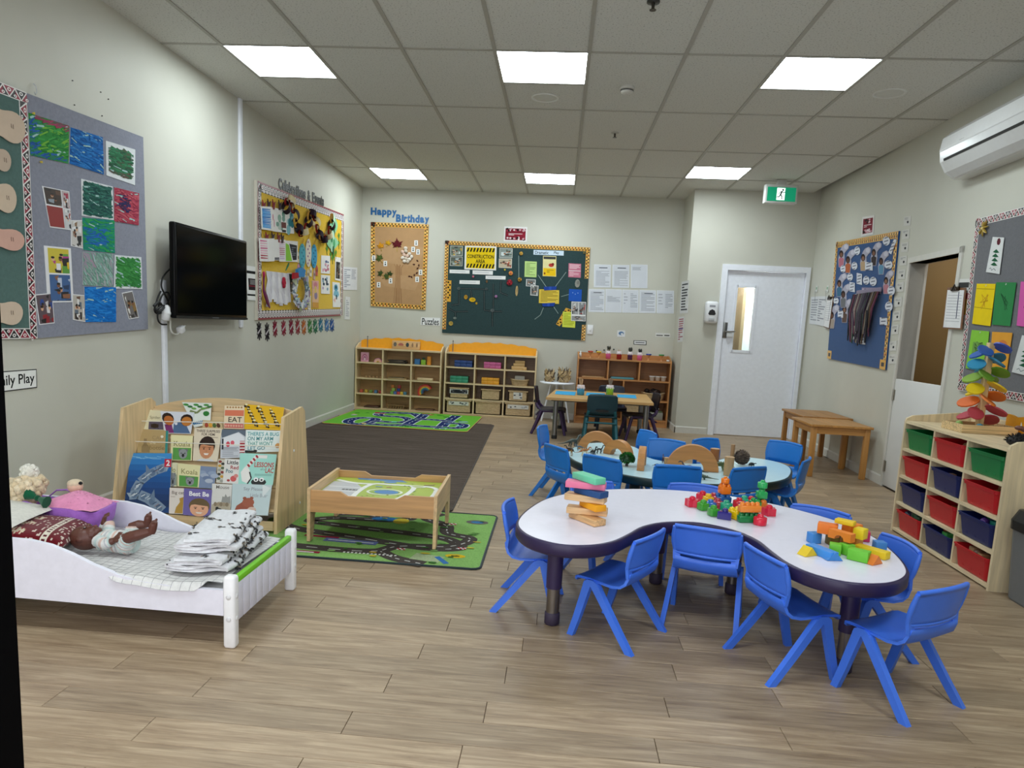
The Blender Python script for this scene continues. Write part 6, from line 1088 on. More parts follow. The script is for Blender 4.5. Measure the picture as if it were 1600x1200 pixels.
for k, (x, c, sh) in enumerate(((-.15, '#5a564e', 0), (-.07, '#a35a4a', 1), (.02, '#26343a', 0), (.09, '#8a6a4a', 2), (.15, '#8a6a4a', 2))):
    m = MB(); P = {0: ellipse(x, .06, .022, .03, 10), 1: [(x-.035, .045), (x+.035, .045), (x+.035, .065), (x+.015, .08), (x-.015, .08), (x-.035, .065)], 2: ellipse(x, .06, .012, .03, 8)}[sh]; m.prism(P, -.011, -.007, 'xz', c); m.build('puzzle_piece', 'paint', o)
Zs = lambda z: z+.001
def blockset(specs, grp):
    for nm, lab, x, y, z, d, c, rot in specs:
        m = MB(); m.rbox((0, 0, d[2]/2), d, .004, c); put(nm, lab, 'block', m, 'paint', (x, y, Zs(z)), rot, grp)
Y0 = 9.45
m = MB(); m.prism([(-.055, 0), (.055, 0), (.055, .125), (-.055, .125)], -.006, .006, 'xz', '#e3a9c0'); 
for k, c in enumerate(('#c96f96', '#e3b0c8', '#b05a86', '#f0d0dc')): m.prism([( (.042-.009*k)*cos(pi*i/10), .02+(.085-.016*k)*sin(pi*i/10)) for i in range(11)], -.0075-.0005*k, -.006, 'xz', c)
put('picture_card', 'pink card with a rainbow arch standing on the left shelf', 'card', m, 'paper', (.125, 9.44, .652), 0)
def rainbow(cols, r, d):
    m = MB()
    for k, c in enumerate(cols):
        ro, ri = r*(1-k/(len(cols)+1.)), r*(1-(k+1)/(len(cols)+1.)); n = 12
        m.prism([(ro*cos(pi*i/n), ro*sin(pi*i/n)) for i in range(n+1)]+[(ri*cos(pi*i/n), ri*sin(pi*i/n)) for i in range(n, -1, -1)], -d/2, d/2, 'xz', c)
    return m
put('rainbow_stacker', 'small pale pink rainbow stacker in the top left compartment', 'toy', rainbow(['#d990b0', '#e6c08a', '#e0a8b8', '#d9b04a'], .055, .05), 'paint', (.31, 9.44, .652), 0)
for i in range(5):
    m = MB(); m.rbox((0, 0, .004), (.24-.02*(i % 2), .16, .008), .003, ['#1f1c1a', '#5a4a3a', '#2a2826', '#6d5a44', '#1c1a1a'][i]); put('inset_puzzle', ['lowest', 'second', 'middle', 'fourth', 'topmost'][i]+' thin dark puzzle tray of the pile on the left shelf', 'puzzle', m, 'paint', (.575+.012*(i % 3-1), 9.46, .652+.0088*i), R(4*(i % 3-1)), 'pile of puzzle trays')
blockset([('toy_block', 'blue toy block in the top right compartment of the left shelf', .845, Y0, .65, (.075, .06, .075), '#2f6ea8', 0), ('toy_block', 'lime green toy block in the top right compartment', .93, Y0-.01, .65, (.06, .06, .065), '#7fae2c', 0), ('toy_block', 'small dark block on the lime green block', .93, Y0-.01, .7165, (.035, .035, .03), '#2a4a34', 0), ('toy_block', 'tall orange and yellow block in the top right compartment', 1.005, Y0, .65, (.05, .06, .115), '#e0922a', 0)], 'blocks in the top compartment')
for i in range(9):
    m = MB(); m.tube([(-.011, 0, .012), (.011, 0, .012)], .012, 8, ['#b59468', '#8a6a44'][i % 2]); put('wooden_bead', ['first', 'second', 'third', 'fourth', 'fifth', 'sixth', 'seventh', 'eighth', 'last'][i]+' wooden bead from the left in the row on the left shelf', 'bead', m, 'wood_x', (.15+.025*i, 9.44+.006*(i % 2), .4395), 0, 'row of wooden beads')
m = MB(); m.rbox((0, 0, .006), (.26, .17, .012), .004, '#a3875a'); m.rbox((-.02, 0, .016), (.2, .14, .009), .003, '#6d6244'); put('inset_puzzle', 'tan wooden puzzle lying in the middle of the left shelf', 'puzzle', m, 'wood_x', (.58, 9.46, .4395), R(3))
m = MB(); m.rbox((0, 0, .018), (.21, .15, .036), .004, '#d0b58c'); put('wooden_box', 'flat pale wooden box in the right column of the left shelf', 'box', m, 'wood_x', (.965, 9.45, .4395), 0)
blockset([('toy_cube', lab, .085+.066*i, Y0+.006*(i % 2), .23, (.04, .04, .042), c, 0) for i, (c, lab) in enumerate((('#c0563f', 'red wooden cube, leftmost of the row of cubes'), ('#c9a83a', 'yellow wooden cube in the row of cubes'), ('#6a8a3c', 'green wooden cube in the row of cubes'), ('#4a7aa8', 'blue wooden cube in the row of cubes'), ('#b03a3a', 'crimson wooden cube at the right end of the row')))], 'row of coloured cubes')
k = 0
for i, (x, z, c, lab) in enumerate(((.51, 0, '#6d9a4a', 'green'), (.555, 0, '#3f5f9a', 'blue'), (.6, 0, '#b03a3a', 'red'), (.645, 0, '#c9a83a', 'yellow'), (.69, 0, '#4a7f9a', 'teal blue'), (.53, .043, '#8fae4a', 'lime'), (.60, .043, '#26408a', 'navy'), (.52, .086, '#c0702f', 'orange'), (.61, .086, '#a32f3a', 'crimson'))):
    m = MB(); m.rbox((0, 0, .02), (.041, .041, .041), .003, c); put('letter_cube', lab+' cube of the heap of cubes on the left shelf, '+['bottom row', 'second layer', 'on top'][int(z/.043+.1)], 'block', m, 'paint', (x, 9.44, .2312+z), 0, 'heap of letter cubes')
put('rainbow_stacker', 'bright rainbow stacker lying on its side on the left shelf', 'toy', rainbow(['#b8202c', '#d9642a', '#e0b02a', '#3f8a8a', '#2a4a8a', '#232a44'], .105, .05), 'paint', (.965, 9.46, .284), (0, R(-32), 0))
m = MB(); m.rbox((0, 0, .01), (.20, .16, .02), .004, '#4a2c22'); m.box(-.09, .09, -.07, .07, .02, .022, '#5f3a2c'); put('wooden_tray', 'dark wooden tray on the lowest left compartment', 'tray', m, 'wood_x', (.24, 9.46, .0355), 0)
m = MB()
for i in range(7):
    for s in (0, .05): m.bar((-.12+.034*i, s-.06, .002), (-.12+.034*i+.03, s-.06, .05), .008, .008, '#9a7a50')
for z in (.004, .05): m.box(-.13, .13, -.07, .07, z-.003, z, '#a3825a')
put('lattice_basket', 'low lattice basket at the bottom of the left shelf', 'basket', m, 'wood_x', (.585, 9.46, .038), 0)
m = MB(); m.rbox((0, 0, .008), (.24, .15, .016), .004, '#6a4630'); put('wooden_tray', 'brown wooden tray in the lowest right compartment', 'tray', m, 'wood_x', (.97, 9.46, .0355), 0)
def brick_box(x, z, w, h, c, lab):
    t = thing('storage_box', lab, 'box', (x, 9.455, Zs(z)), 0, 'coloured wooden brick boxes'); m = MB()
    for r in range(2):
        for k in range(3): m.rbox((-w/2+w/6+k*w/3, 0, h*.27+r*h*.5), (w/3-.002, .13, h*.48), .003, tuple(v*(.9+.08*((k+r) % 3)) for v in lin(c)[:3])+(1,))
    m.build('box_body', 'paint', t); m = MB(); m.box(-w/2+.004, w/2-.004, -.062, .062, 0, h*.9, c); m.build('liner', 'paint', t)
brick_box(1.475, .65, .24, .085, '#1f3f7a', 'navy blue box in the top row of the right shelf'); brick_box(1.865, .65, .23, .082, '#c05a8a', 'pink box in the top row of the right shelf'); brick_box(1.425, .438, .24, .085, '#2f8a6a', 'sea green box in the second row of the right shelf'); brick_box(1.845, .438, .235, .085, '#dd9a22', 'orange box in the second row of the right shelf')
for i, (x, y, z, d, lab) in enumerate(((2.20, 9.45, 0, (.16, .09, .045), 'lower long natural block of the pile on the right shelf'), (2.29, 9.43, 0, (.06, .06, .04), 'small natural block beside the pile on the right shelf'), (2.215, 9.45, .046, (.15, .08, .04), 'middle natural block of the pile on the right shelf'), (2.225, 9.45, .087, (.13, .07, .035), 'top natural block of the pile on the right shelf'))):
    m = MB(); m.rbox((0, 0, d[2]/2), d, .003, '#c9a46c'); put('wooden_block', lab, 'block', m, 'wood_x', (x, y, .651+z), R(2*i), 'pile of natural blocks')
def oval_basket(loc, rx, ry, h, lab, fill=None, mat='wicker', grp=None, nm='wicker_basket'):
    t = thing(nm, lab, 'basket', loc, 0, grp); m = MB(); n = 22; lv = 7
    rg = [[((rx*(.82+.18*k/lv)*(1+.012*(k % 2)))*cos(2*pi*i/n), (ry*(.82+.18*k/lv)*(1+.012*(k % 2)))*sin(2*pi*i/n), h*k/lv) for i in range(n)] for k in range(lv+1)]
    m.loft(rg, '#a3834f', False, True); m.add([p for p in rg[0]], [tuple(range(n))], '#a3834f'); m.loft([[(x*.93, y*.93, z) for x, y, z in r] for r in rg[::-1]], '#8a6c40', False, True); m.build('weave', mat, t)
    m = MB(); m.tube([(rx*cos(2*pi*i/n), ry*sin(2*pi*i/n), h+.12*h*abs(cos(2*pi*i/n))**3) for i in range(n+1)], .008, 6, '#a3834f'); m.build('rim', mat, t); return t
t = oval_basket((2.235, 9.455, .4395), .12, .075, .075, 'oval wicker basket holding papers in the second row')
m = MB(); m.rbox((0, 0, .085), (.13, .06, .09), .006, '#b9b6ae'); m.build('papers', 'paper', t)
def crate(x, z, w, h, lab, label=None, mat='wicker', y=9.45, d=.15, grp='wicker crates on the right shelf'):
    t = thing('wicker_crate', lab, 'basket', (x, y, Zs(z)), 0, grp); m = MB(); e = .012
    for q in ((-w/2, w/2, -d/2, -d/2+e), (-w/2, w/2, d/2-e, d/2), (-w/2, -w/2+e, -d/2, d/2), (w/2-e, w/2, -d/2, d/2)): m.box(q[0], q[1], q[2], q[3], 0, h, '#b08f5f')
    m.box(-w/2, w/2, -d/2, d/2, 0, .01, '#8a6c40'); m.build('weave', mat, t); m = MB()
    P = [(-w/2, -d/2, h), (w/2, -d/2, h), (w/2, d/2, h), (-w/2, d/2, h), (-w/2, -d/2, h)]; m.tube(P, .008, 6, '#a3834f'); m.build('rim', mat, t)
    if label:
        m = MB(); m.box(-label[0]/2, label[0]/2, -d/2-.004, -d/2-.001, h-.012-label[1], h-.012, '#d3d0c8'); r = random.Random(int(x*100))
        m.flat([(-label[0]*.45, h-.018-label[1]*.8), (label[0]*.45, h-.018-label[1]*.8), (label[0]*.45, h-.018), (-label[0]*.45, h-.018)], -d/2-.0045, 'xz', '#24262a' if label[2] else '#d3d0c8')
        for i in range(9): xx = -label[0]*.4+label[0]*.8*r.random(); zz = h-.02-label[1]*.7*r.random(); m.flat([(xx-.012, zz-.008), (xx+.014, zz-.006), (xx+.01, zz+.008), (xx-.012, zz+.006)], -d/2-.0052-.0001*i, 'xz', r.choice(['#8a8c90', '#3a3c40', '#c5c6c8', '#5a5c62']))
        m.build('photo_label', 'paper', t)
crate(1.435, .23, .255, .135, 'wicker crate with a dark photo label, left in the third row', (.25, .06, 1)); crate(1.86, .23, .255, .135, 'plain wicker crate in the middle of the third row'); crate(2.225, .23, .255, .135, 'wicker crate with a grey picture, right in the third row', (.12, .09, 0))
crate(1.435, .034, .34, .165, 'large wicker crate with a white photo strip, bottom left of the right shelf', (.27, .05, 0)); crate(1.832, .034, .35, .165, 'large plain wicker crate, bottom middle of the right shelf'); crate(2.235, .034, .35, .165, 'large wicker crate with a black and white label, bottom right', (.28, .055, 0))
t = thing('side_table', 'round white side table between the shelves', 'table', (2.735, 9.36, 0)); 
m = MB(); m.lathe([(.001, .502), (.225, .502), (.23, .512), (.228, .522), (.001, .522)], 32, col='#d3d2cf'); m.build('tabletop', 'white_paint', t)
for k in range(3):
    a = R(90+120*k); m = MB(); m.tube([(.09*cos(a), .09*sin(a), .50), (.21*cos(a), .16*sin(a), 0)], .011, 8, '#cfcecb'); m.build('leg', 'white_paint', t)
m = MB(); m.tube([(0, 0, .06), (0, 0, .50)], .02, 10, '#cfcecb'); m.lathe([(.05, .03), (.05, .06)], 12, col='#cfcecb'); m.build('column', 'white_paint', t)
for i, (px, r, h, lab) in enumerate(((858, .060, .13, 'smaller bark strip basket on the white side table'), (881, .078, .15, 'larger bark strip basket on the white side table'))):
    p = at(px, 598, 9.36); b_ = thing('bark_basket', lab, 'basket', (p.x, 9.36-.0*i, .5235), i, 'bark baskets'); rb = random.Random(i+5); m = MB(); n = 16
    m.loft([[(rr_*cos(2*pi*k/n), rr_*sin(2*pi*k/n), z) for k in range(n)] for rr_, z in ((r*.75, 0), (r, h*.35), (r*.98, h*.7), (r*.9, h))], '#9a8058', False, True); m.add([(r*.75*cos(2*pi*k/n), r*.75*sin(2*pi*k/n), 0) for k in range(n)], [tuple(range(n))]); m.build('weave', 'wicker', b_)
    m = MB()
    for k in range(26):
        a = rb.random()*2*pi; z = h*rb.random()*.8; L = .05+.05*rb.random(); u_ = Vector((-sin(a), cos(a), rb.choice((-.9, .9)))).normalized(); c0 = Vector((r*1.02*cos(a), r*1.02*sin(a), z+.02)); m.bar(c0-u_*L/2, c0+u_*L/2, .016, .004, rb.choice(['#b59a6c', '#6d5536', '#3a2c20', '#c9ad80']), ux=(cos(a), sin(a), 0))
    for k in range(9): a = 2*pi*k/9; m.tube([(r*.88*cos(a), r*.88*sin(a), h*.8), (r*.9*cos(a+.2), r*.9*sin(a+.2), h*1.15), (r*1.05*cos(a+.3), r*1.05*sin(a+.3), h*(1.2+.15*rb.random()))], [.008, .007, .003], 5, rb.choice(['#b59a6c', '#5a4530', '#c9ad80']))
    tag(m.build('bark_strips', 'wood_z', b_), kind='stuff')
pc = '#b97f49'
CRAFT = wood_unit('craft_shelf', 'reddish pine craft shelf with paint pots in the corner', 2.985, 4.195, 9.30, 9.60, .86, [.09, .345, .605], [(.605, .86, [3.385, 3.79]), (.345, .605, [3.60]), (.09, .345, [3.60])], 'wood', pc, None, '#a9764a')
m = MB(); m.box(3.0, 4.18, 9.575, 9.59, .86, .925, pc); cs = m.build('back_rail', 'wood_x', CRAFT, (-2.985, -9.30, .0))
def pot(px, base, c, lab, brush=None, r=.032, h=.10, Y=9.40, z=.8615, grp='paint pots on the craft shelf', fill=None):
    p = at(px, base, Y); t = thing('paint_pot', lab, 'pot', (p.x, Y, z), 0, grp); m = MB()
    m.lathe([(.001, 0), (r, 0), (r, h*.78), (r*.98, h*.8)], 18, col=c, caps=False)
    m.lathe([(r*.98, h*.72), (r*1.02, h*.74), (r*1.02, h), (r*.9, h*1.02), (r*.5, h*1.02), (.001, h*1.0)], 18, col='#e3d6da', caps=False); m.build('pot_body', 'gloss', t)
    m = MB(); n = 10
    for k in range(n): a = 2*pi*(k+.5)/n; m.ell((r*1.0*cos(a), r*1.0*sin(a), h*.72), (r*.2, r*.2, h*.12), 6, 4, '#e8dde0' if c != '#8fbf2a' else '#e6e6cf')
    m.build('drips', 'gloss', t)
    if brush:
        m = MB(); rb = random.Random(px)
        for k in range(brush[0]): a = 2*pi*k/brush[0]+rb.random(); q = r*.5; m.tube([(q*.4*cos(a), q*.4*sin(a), h*.8), (q*1.3*cos(a), q*1.3*sin(a), h+brush[1]*(.7+.4*rb.random()))], .0045, 5, brush[2]); 
        if brush[3]:
            for k in range(brush[0]): a = 2*pi*k/brush[0]; m.ell((r*.5*cos(a), r*.5*sin(a), h+brush[1]*.6), (.012, .012, .025), 6, 5, brush[3])
        m.build('brushes', 'wood_z', t)
pot(950, 561, '#d9609a', 'left pink paint pot with a dark brush on the craft shelf', (3, .07, '#5a5a3a', '#2a2a26')); pot(967, 562, '#8f0f20', 'dark red paint pot on the craft shelf', (2, .025, '#c9a080', None)); pot(984, 562, '#4a1f52', 'purple paint pot with dark tufts on the craft shelf', (4, .06, '#3a3a34', '#3a3c36')); pot(999, 563, '#dd6aa0', 'right pink paint pot on the craft shelf', (3, .045, '#3a3a3a', '#2a2a2c'))
for px, c, lab in ((922, '#b8402c', 'plastic goblet with a red rim'), (935, '#d9b32a', 'plastic goblet with a yellow rim'), (1013, '#3a4a9a', 'plastic goblet with a blue rim'), (1033, '#3f8f4f', 'plastic goblet with a green rim')):
    p = at(px, 563, 9.36); m = MB(); m.lathe([(.02, 0), (.018, .003), (.006, .008), (.006, .04), (.022, .06), (.03, .075)], 14, col='#c98f60', caps=False); m.lathe([(.031, .074), (.036, .078), (.034, .09), (.012, .092), (.001, .092)], 14, col=c, caps=False); put('paint_goblet', lab+' on the craft shelf', 'goblet', m, 'gloss', (p.x, 9.36, .862), 0, 'goblets on the craft shelf')
for i, (px, py) in enumerate(((932, 548), (944, 547), (959, 546))):
    p = at(px, py, 9.605); m = MB(); m.ell((0, 0, 0), .011, 8, 6, '#17171a'); m.tube([(0, 0, 0), (0, .008, 0)], .005, 6, '#2a2a2a'); put('black_ball', ['left', 'middle', 'right'][i]+' of the three black balls on the wall behind the craft shelf', 'ball', m, 'plastic', (p.x, 9.598, p.z), 0, 'black balls')
for i, (px, lab) in enumerate(((906, 'small white bottle at the left end of the craft shelf'), (1046, 'white tape roll at the right end of the craft shelf'))):
    p = at(px, 550, 9.45); m = MB(); m.lathe([(.001, 0), (.016, 0), (.016, .05), (.007, .06), (.007, .08), (.001, .08)] if i == 0 else [(.012, 0), (.03, 0), (.03, .022), (.012, .022)], 12, col='#dcdcda', caps=False); put(['glue_bottle', 'tape_roll'][i], lab, ['bottle', 'tape'][i], m, 'plastic', (max(p.x, 3.02), 9.45, .862))
for i, (x, y, z, d, c, lab) in enumerate(((3.2, 9.40, .605, (.3, .05, .012), '#c9a070', 'pale wooden slat lying on the craft shelf'), (3.22, 9.46, .605, (.28, .06, .02), '#a87a4a', 'second wooden slat lying behind the pale one'), (3.58, 9.42, .605, (.30, .16, .022), '#4a8a96', 'teal tray on the craft shelf'), (3.3, 9.42, .345, (.24, .12, .05), '#8a8478', 'grey box on the second level of the craft shelf'), (3.31, 9.42, .396, (.2, .10, .02), '#3f3a34', 'dark tray stacked on the grey box'), (3.49, 9.42, .345, (.12, .1, .06), '#b9b2a4', 'pale box right of the grey box'))):
    m = MB(); m.rbox((0, 0, d[2]/2), d, .004, c); m.rbox((0, 0, d[2]), (d[0]*.9, d[1]*.8, .004), .002, tuple(v*.75 for v in lin(c)[:3])+(1,)); put(['wooden_plank', 'wooden_plank', 'plastic_tray', 'storage_box', 'shallow_tray', 'storage_box'][i], lab, ['slat', 'slat', 'tray', 'box', 'tray', 'box'][i], m, 'paint', (x, y, Zs(z)), 0)
for i in range(3):
    t = thing('white_pot', ['left', 'middle', 'right'][i]+' of the three white pots on the craft shelf', 'pot', (3.965+.075*i, 9.38+.01*(i % 2), .606), 0, 'white pots on the craft shelf'); m = MB(); m.lathe([(.001, 0), (.028, 0), (.033, .05), (.037, .052), (.036, .06), (.03, .058), (.026, .01), (.001, .01)], 16, col='#d6d5d2', caps=False); m.build('pot_body', 'plastic', t); m = MB(); m.lathe([(.034, .05), (.039, .052), (.039, .06), (.034, .061)], 16, col='#dedddb', caps=False); m.build('rim', 'plastic', t)
t = oval_basket((4.0, 9.42, .346), .15, .09, .09, 'brown wicker basket of dark cones on the craft shelf', mat='wicker'); m = MB()
for i in range(9): a = i*.7; m.ell((.09*cos(a)*(.4+.6*(i % 2)), .05*sin(a), .095+.015*(i % 3)), (.035, .03, .028), 8, 5, ['#2a1c1a', '#3a2624', '#241a18'][i % 3])
tag(m.build('cones', 'rubber', t), kind='stuff')
crate(3.74, .09, .24, .2, 'tall wicker crate at the bottom of the craft shelf', None, 'wicker', 9.41, .18, 'wicker crates on the craft shelf')
m = MB(); m.rbox((0, 0, .05), (.22, .14, .1), .006, '#8f8d84'); m.rbox((0, 0, .11), (.2, .12, .02), .004, '#5f6f4a'); put('storage_box', 'grey box with a green lid at the bottom right of the craft shelf', 'box', m, 'plastic', (4.03, 9.41, .091))
t = thing('craft_table', 'rectangular maple craft table with blue paper mats and grey legs', 'table', (0, 0, 0)); TZ = .47
tp = [(2.62, 7.74), (3.79, 7.74), (3.84, 8.82), (2.72, 8.82)]
m = MB(); m.prism(tp, TZ-.026, TZ, 'xy', '#c9a066'); m.build('tabletop', 'wood_x', t)
m = MB(); m.prism([(2.68, 7.80), (3.73, 7.80), (3.77, 8.76), (2.77, 8.76)], TZ-.042, TZ-.0265, 'xy', '#4a4540'); m.build('apron', 'wood_x', t)
for x, y in ((2.735, 7.86), (3.73, 7.86), (3.77, 8.70), (2.80, 8.70)):
    m = MB(); m.tube([(x, y, .03), (x, y, TZ-.03)], .028, 14, '#8d8f92'); l = m.build('leg', 'metal', t); m = MB(); m.lathe([(.03, 0), (.032, .03), (.029, .04)], 12, (x, y, 0), '#1c1c1e'); m.build('foot', 'rubber', l)
for i, (a, lab) in enumerate((([(869, 611), (900, 612.5), (898, 618), (867, 616)], 'left bright blue paper mat on the craft table'), ([(917, 613.5), (945, 615), (945, 620), (915, 618)], 'middle bright blue paper mat on the craft table'), ([(964, 616.5), (993, 617.5), (995, 623), (965, 621)], 'right bright blue paper mat on the craft table'))):
    P = [fl(x, y, TZ) for x, y in a]; m = MB(); m.prism([(p.x, p.y) for p in P], TZ+.001, TZ+.003, 'xy', '#3fa3d6'); tag(m.build('paper_mat', 'paper'), lab, 'mat', 'blue paper mats')
for px, c, lab, nb in ((907, '#3f97c4', 'light blue pot of pencils on the craft table', 6), (952.5, '#8fbf2a', 'lime green pot of pencils on the craft table', 9)):
    p = fl(px, 616, TZ); pot(px, 616, c, lab, (nb, .09, '#c9a884' if nb == 6 else '#8a7a6a', None), .042, .115, p.y-.1, TZ+.001, 'pencil pots on the craft table')
mc = '#e0cda9'
t = thing('tub_shelf', 'pale maple shelf of twelve coloured tubs on the right', 'shelf', (4.985, 3.655, 0), R(-1)); SW, SD, SH = 1.125, .42, .735
m = MB(); th = .018
for y in (0, SW-th):
    m = MB(); m.prism([(0, 0), (SD, 0), (SD, SH+.085), (SD-.05, SH+.08), (.04, SH+.04), (.006, SH+.02), (0, SH)], y, y+th, 'xz', mc); m.build('side_panel', 'wood_z', t)
zs = [.022+.178*k for k in range(4)]
for z in zs: m = MB(); m.box(.004, SD-.01, th, SW-th, z-.012, z+.006, mc); m.build('shelf_board', 'wood_y', t)
m = MB(); m.box(.004, SD-.006, th, SW-th, SH-.012, SH+.006, mc); m.build('top_board', 'wood_y', t)
ysd = [th, th+(SW-2*th)/3, th+2*(SW-2*th)/3, SW-th]
for k in range(4):
    for y in ysd[1:3]: m = MB(); m.box(.006, SD-.012, y-.008, y+.008, zs[k]+.006, (zs[k+1]-.012) if k < 3 else SH-.012, mc); m.build('divider', 'wood_z', t)
m = MB(); m.box(SD-.012, SD-.004, th, SW-th, .02, SH, '#c9b28a'); m.build('back_panel', 'wood_y', t)
P = [(th, SH)]+[(th+(SW-2*th)*k/24, SH+.07+.045*sin(pi*k/24)**.7+.008*sin(k*1.7)) for k in range(17)]+[(th+(SW-2*th)*16/24, SH)]
m = MB(); m.prism(P, SD-.022, SD-.006, 'yz', '#eda50f'); m.build('crown_panel', 'paint', t)
m = MB(); m.prism([(th+(SW-2*th)*16/24, SH), (th+(SW-2*th)*16/24, SH+.075), (SW-th, SH+.07), (SW-th, SH)], SD-.022, SD-.006, 'yz', mc); m.build('crown_end', 'wood_y', t)
GR, RD, BL = '#0f7a3f', '#c01a24', '#12215f'
TC = [[GR, RD, GR], [RD, BL, RD], [BL, RD, BL], [RD, BL, RD]]
CN = {GR: 'green', RD: 'red', BL: 'dark blue'}; RN = ['top', 'second', 'third', 'bottom']; KN = ['far', 'middle', 'near']
FILL = {(0, 1): 1, (1, 1): 1, (1, 2): 1, (2, 0): 1, (2, 1): 2, (2, 2): 4, (3, 0): 3, (3, 1): 5, (3, 2): 6}
PAL = {1: ['#b56a4a', '#c9a078'], 2: ['#c9a05a', '#b5864a', '#a3744a'], 3: ['#2f5a8a', '#3a6a4a', '#2a2f4a', '#6a6a5a'], 4: ['#1f8a4a', '#3fa35a', '#2f9a8a', '#c02f4a', '#5a2f8a', '#3fa3c9'], 5: ['#d9c98a', '#c9b82a', '#3f9a4a', '#c0502f', '#2f7a3a', '#b58a3a'], 6: ['#8a6a4a', '#a37a52', '#6a4a34', '#b0906a']}
rt = random.Random(17); MT = t.matrix_basis if 0 else Matrix.LocRotScale(t.location, t.rotation_euler, None)
def tub_mesh(c, w, d, h):
    m = MB(); n = 4
    def ring(k, z, ins=0):
        x, y = d/2*k-ins, w/2*k-ins; r = .018; R_ = []
        for sx, sy, a0 in ((1, 1, 0), (-1, 1, 90), (-1, -1, 180), (1, -1, 270)):
            for i in range(n): a = R(a0+90*i/(n-1)); R_.append((sx*(x-r)+r*cos(a), sy*(y-r)+r*sin(a), z))
        return R_
    m.loft([ring(.86, 0), ring(.88, .006), ring(.96, h*.84), ring(1.0, h*.85), ring(1.0, h*.97), ring(1.03, h*.97), ring(1.03, h), ring(.97, h, 0), ring(.94, h*.9, 0), ring(.84, .01)], c, True, False)
    for s in (-1, 1):
        for k in (-1, 0, 1): m.box(-d/2*.9+.0 if s < 0 else d/2*.87, (-d/2*.87) if s < 0 else d/2*.9, k*w*.25-.008, k*w*.25+.008, .02, h*.82, c)
    return m
for r_i in range(4):
    for c_i in range(3):
        col = TC[r_i][c_i]; yc = (ysd[2-c_i]+ysd[3-c_i])/2; z = zs[3-r_i]+.0075
        w_, h_, d_ = .312, .126, .35
        p = MT @ Vector((d_/2-.006+.008*rt.random(), yc+.01*rt.random(), z))
        b = thing('storage_tub', CN[col]+' tub in the '+RN[r_i]+' row, '+KN[c_i]+' column of the tub shelf', 'tub', p, R(-1)+R(2*rt.random()-1), 'coloured tubs on the tub shelf')
        tub_mesh(col, w_, d_, h_).build('tub_body', 'plastic', b)
        f = FILL.get((r_i, c_i))
        if f:
            m = MB(); nn = {1: 3, 2: 6, 3: 16, 4: 16, 5: 20, 6: 10}[f]
            for k in range(nn):
                x, y = (rt.random()-.5)*d_*.72, (rt.random()-.5)*w_*.72; zz = h_*(.66 if f < 3 else .78)+.014*rt.random(); cc = rt.choice(PAL[f]); s = .022+.018*rt.random()
                if k % 2: m.ell((x, y, zz), (s, s*.9, s*.8), 8, 5, cc)
                else: m.rbox((x, y, zz), (s*2.2, s*1.5, s*1.3), .005, cc)
            m.box(-d_*.42, d_*.42, -w_*.42, w_*.42, h_*.45, h_*.6, PAL[f][0])
            o = m.build('toys', 'plastic', b); tag(o, kind='stuff')
def onshelf(x, y, z=SH+.0075): return MT @ Vector((x, y, z))
tr = thing('toy_tree', 'rainbow wooden marble tree with coloured petals on the tub shelf', 'toy', onshelf(.222, .69), R(0)); tr.scale = (1.1, 1.1, 1.12); pw = '#d9bb8a'
m = MB()
for q in ((-.14, .14, -.10, -.09), (-.14, .14, .09, .10), (-.14, -.13, -.09, .09), (.13, .14, -.09, .09)): m.box(q[0], q[1], q[2], q[3], 0, .042, pw)
m.box(-.13, .13, -.09, .09, 0, .008, pw); m.build('tray', 'pine_x', tr)
m = MB(); m.rbox((0, 0, .235), (.03, .03, .46), .003, pw); m.build('trunk', 'wood_z', tr)
PC = ['#b5404f', '#b84552', '#dd6a26', '#e07a2c', '#e9c81e', '#e3bf1a', '#7fa52a', '#6d9a2c', '#2f8fb8', '#2a7fa8', '#2f5fae', '#4a5fc0']
for k in range(22):
    z = .06+.0178*k; a = R(100)*k+R(20); c = PC[min(k*12//22, 11)]; L = .115-.0013*k; tilt = .30
    ux = Vector((cos(a), sin(a), -tilt)).normalized(); uy = Vector((-sin(a), cos(a), -.62)).normalized(); un = ux.cross(uy).normalized()
    if un.z < 0: un = -un
    c0 = Vector((.012*cos(a), .012*sin(a), z+.02)); m = MB(); pts = [(L*(.5+.5*cos(2*pi*i/14)), .042*sin(2*pi*i/14)) for i in range(14)]
    m.loft([[tuple(c0+ux*u+uy*v+un*h) for u, v in pts] for h in (-.004, .004)], c, True, False); m.build('petal', 'paint', tr)
for i, (x, y, c, lab) in enumerate(((-.08, .06, '#8fb05a', 'pale green ball in the tray of the marble tree'), (-.03, -.06, '#4f9fb8', 'pale blue ball in the tray of the marble tree'))):
    m = MB(); m.ell((0, 0, .022), .021, 12, 8, c); put('wooden_ball', lab, 'ball', m, 'paint', onshelf(.222, .69, SH+.0185)+Vector((x, y, 0)), 0, 'balls in the marble tree tray')
m = MB(); rk = random.Random(2)
m.ell((0, 0, .03), (.055, .04, .03), 14, 8, '#141416')
for k in range(160):
    a, b_ = rk.random()*2*pi, rk.random()*pi/2; d = Vector((cos(a)*cos(b_), sin(a)*cos(b_), sin(b_))); q = Vector((d.x*.05, d.y*.036, .028+d.z*.028)); m.tube([q, q+d*.018], [.003, .0006], 3, '#0c0c0e', caps=False)
put('hedgehog_toy', 'small black spiny toy hedgehog at the near end of the tub shelf', 'toy', m, 'rubber', onshelf(.085, .085), 0)
m = MB(); m.tube([(-.07, 0, .03), (-.03, 0, .045), (.03, 0, .05), (.06, .0, .075), (.085, 0, .085)], [.008, .022, .024, .015, .012], 8, '#6a4236'); m.ell((.095, 0, .088), (.022, .013, .013), 8, 6, '#74493a')
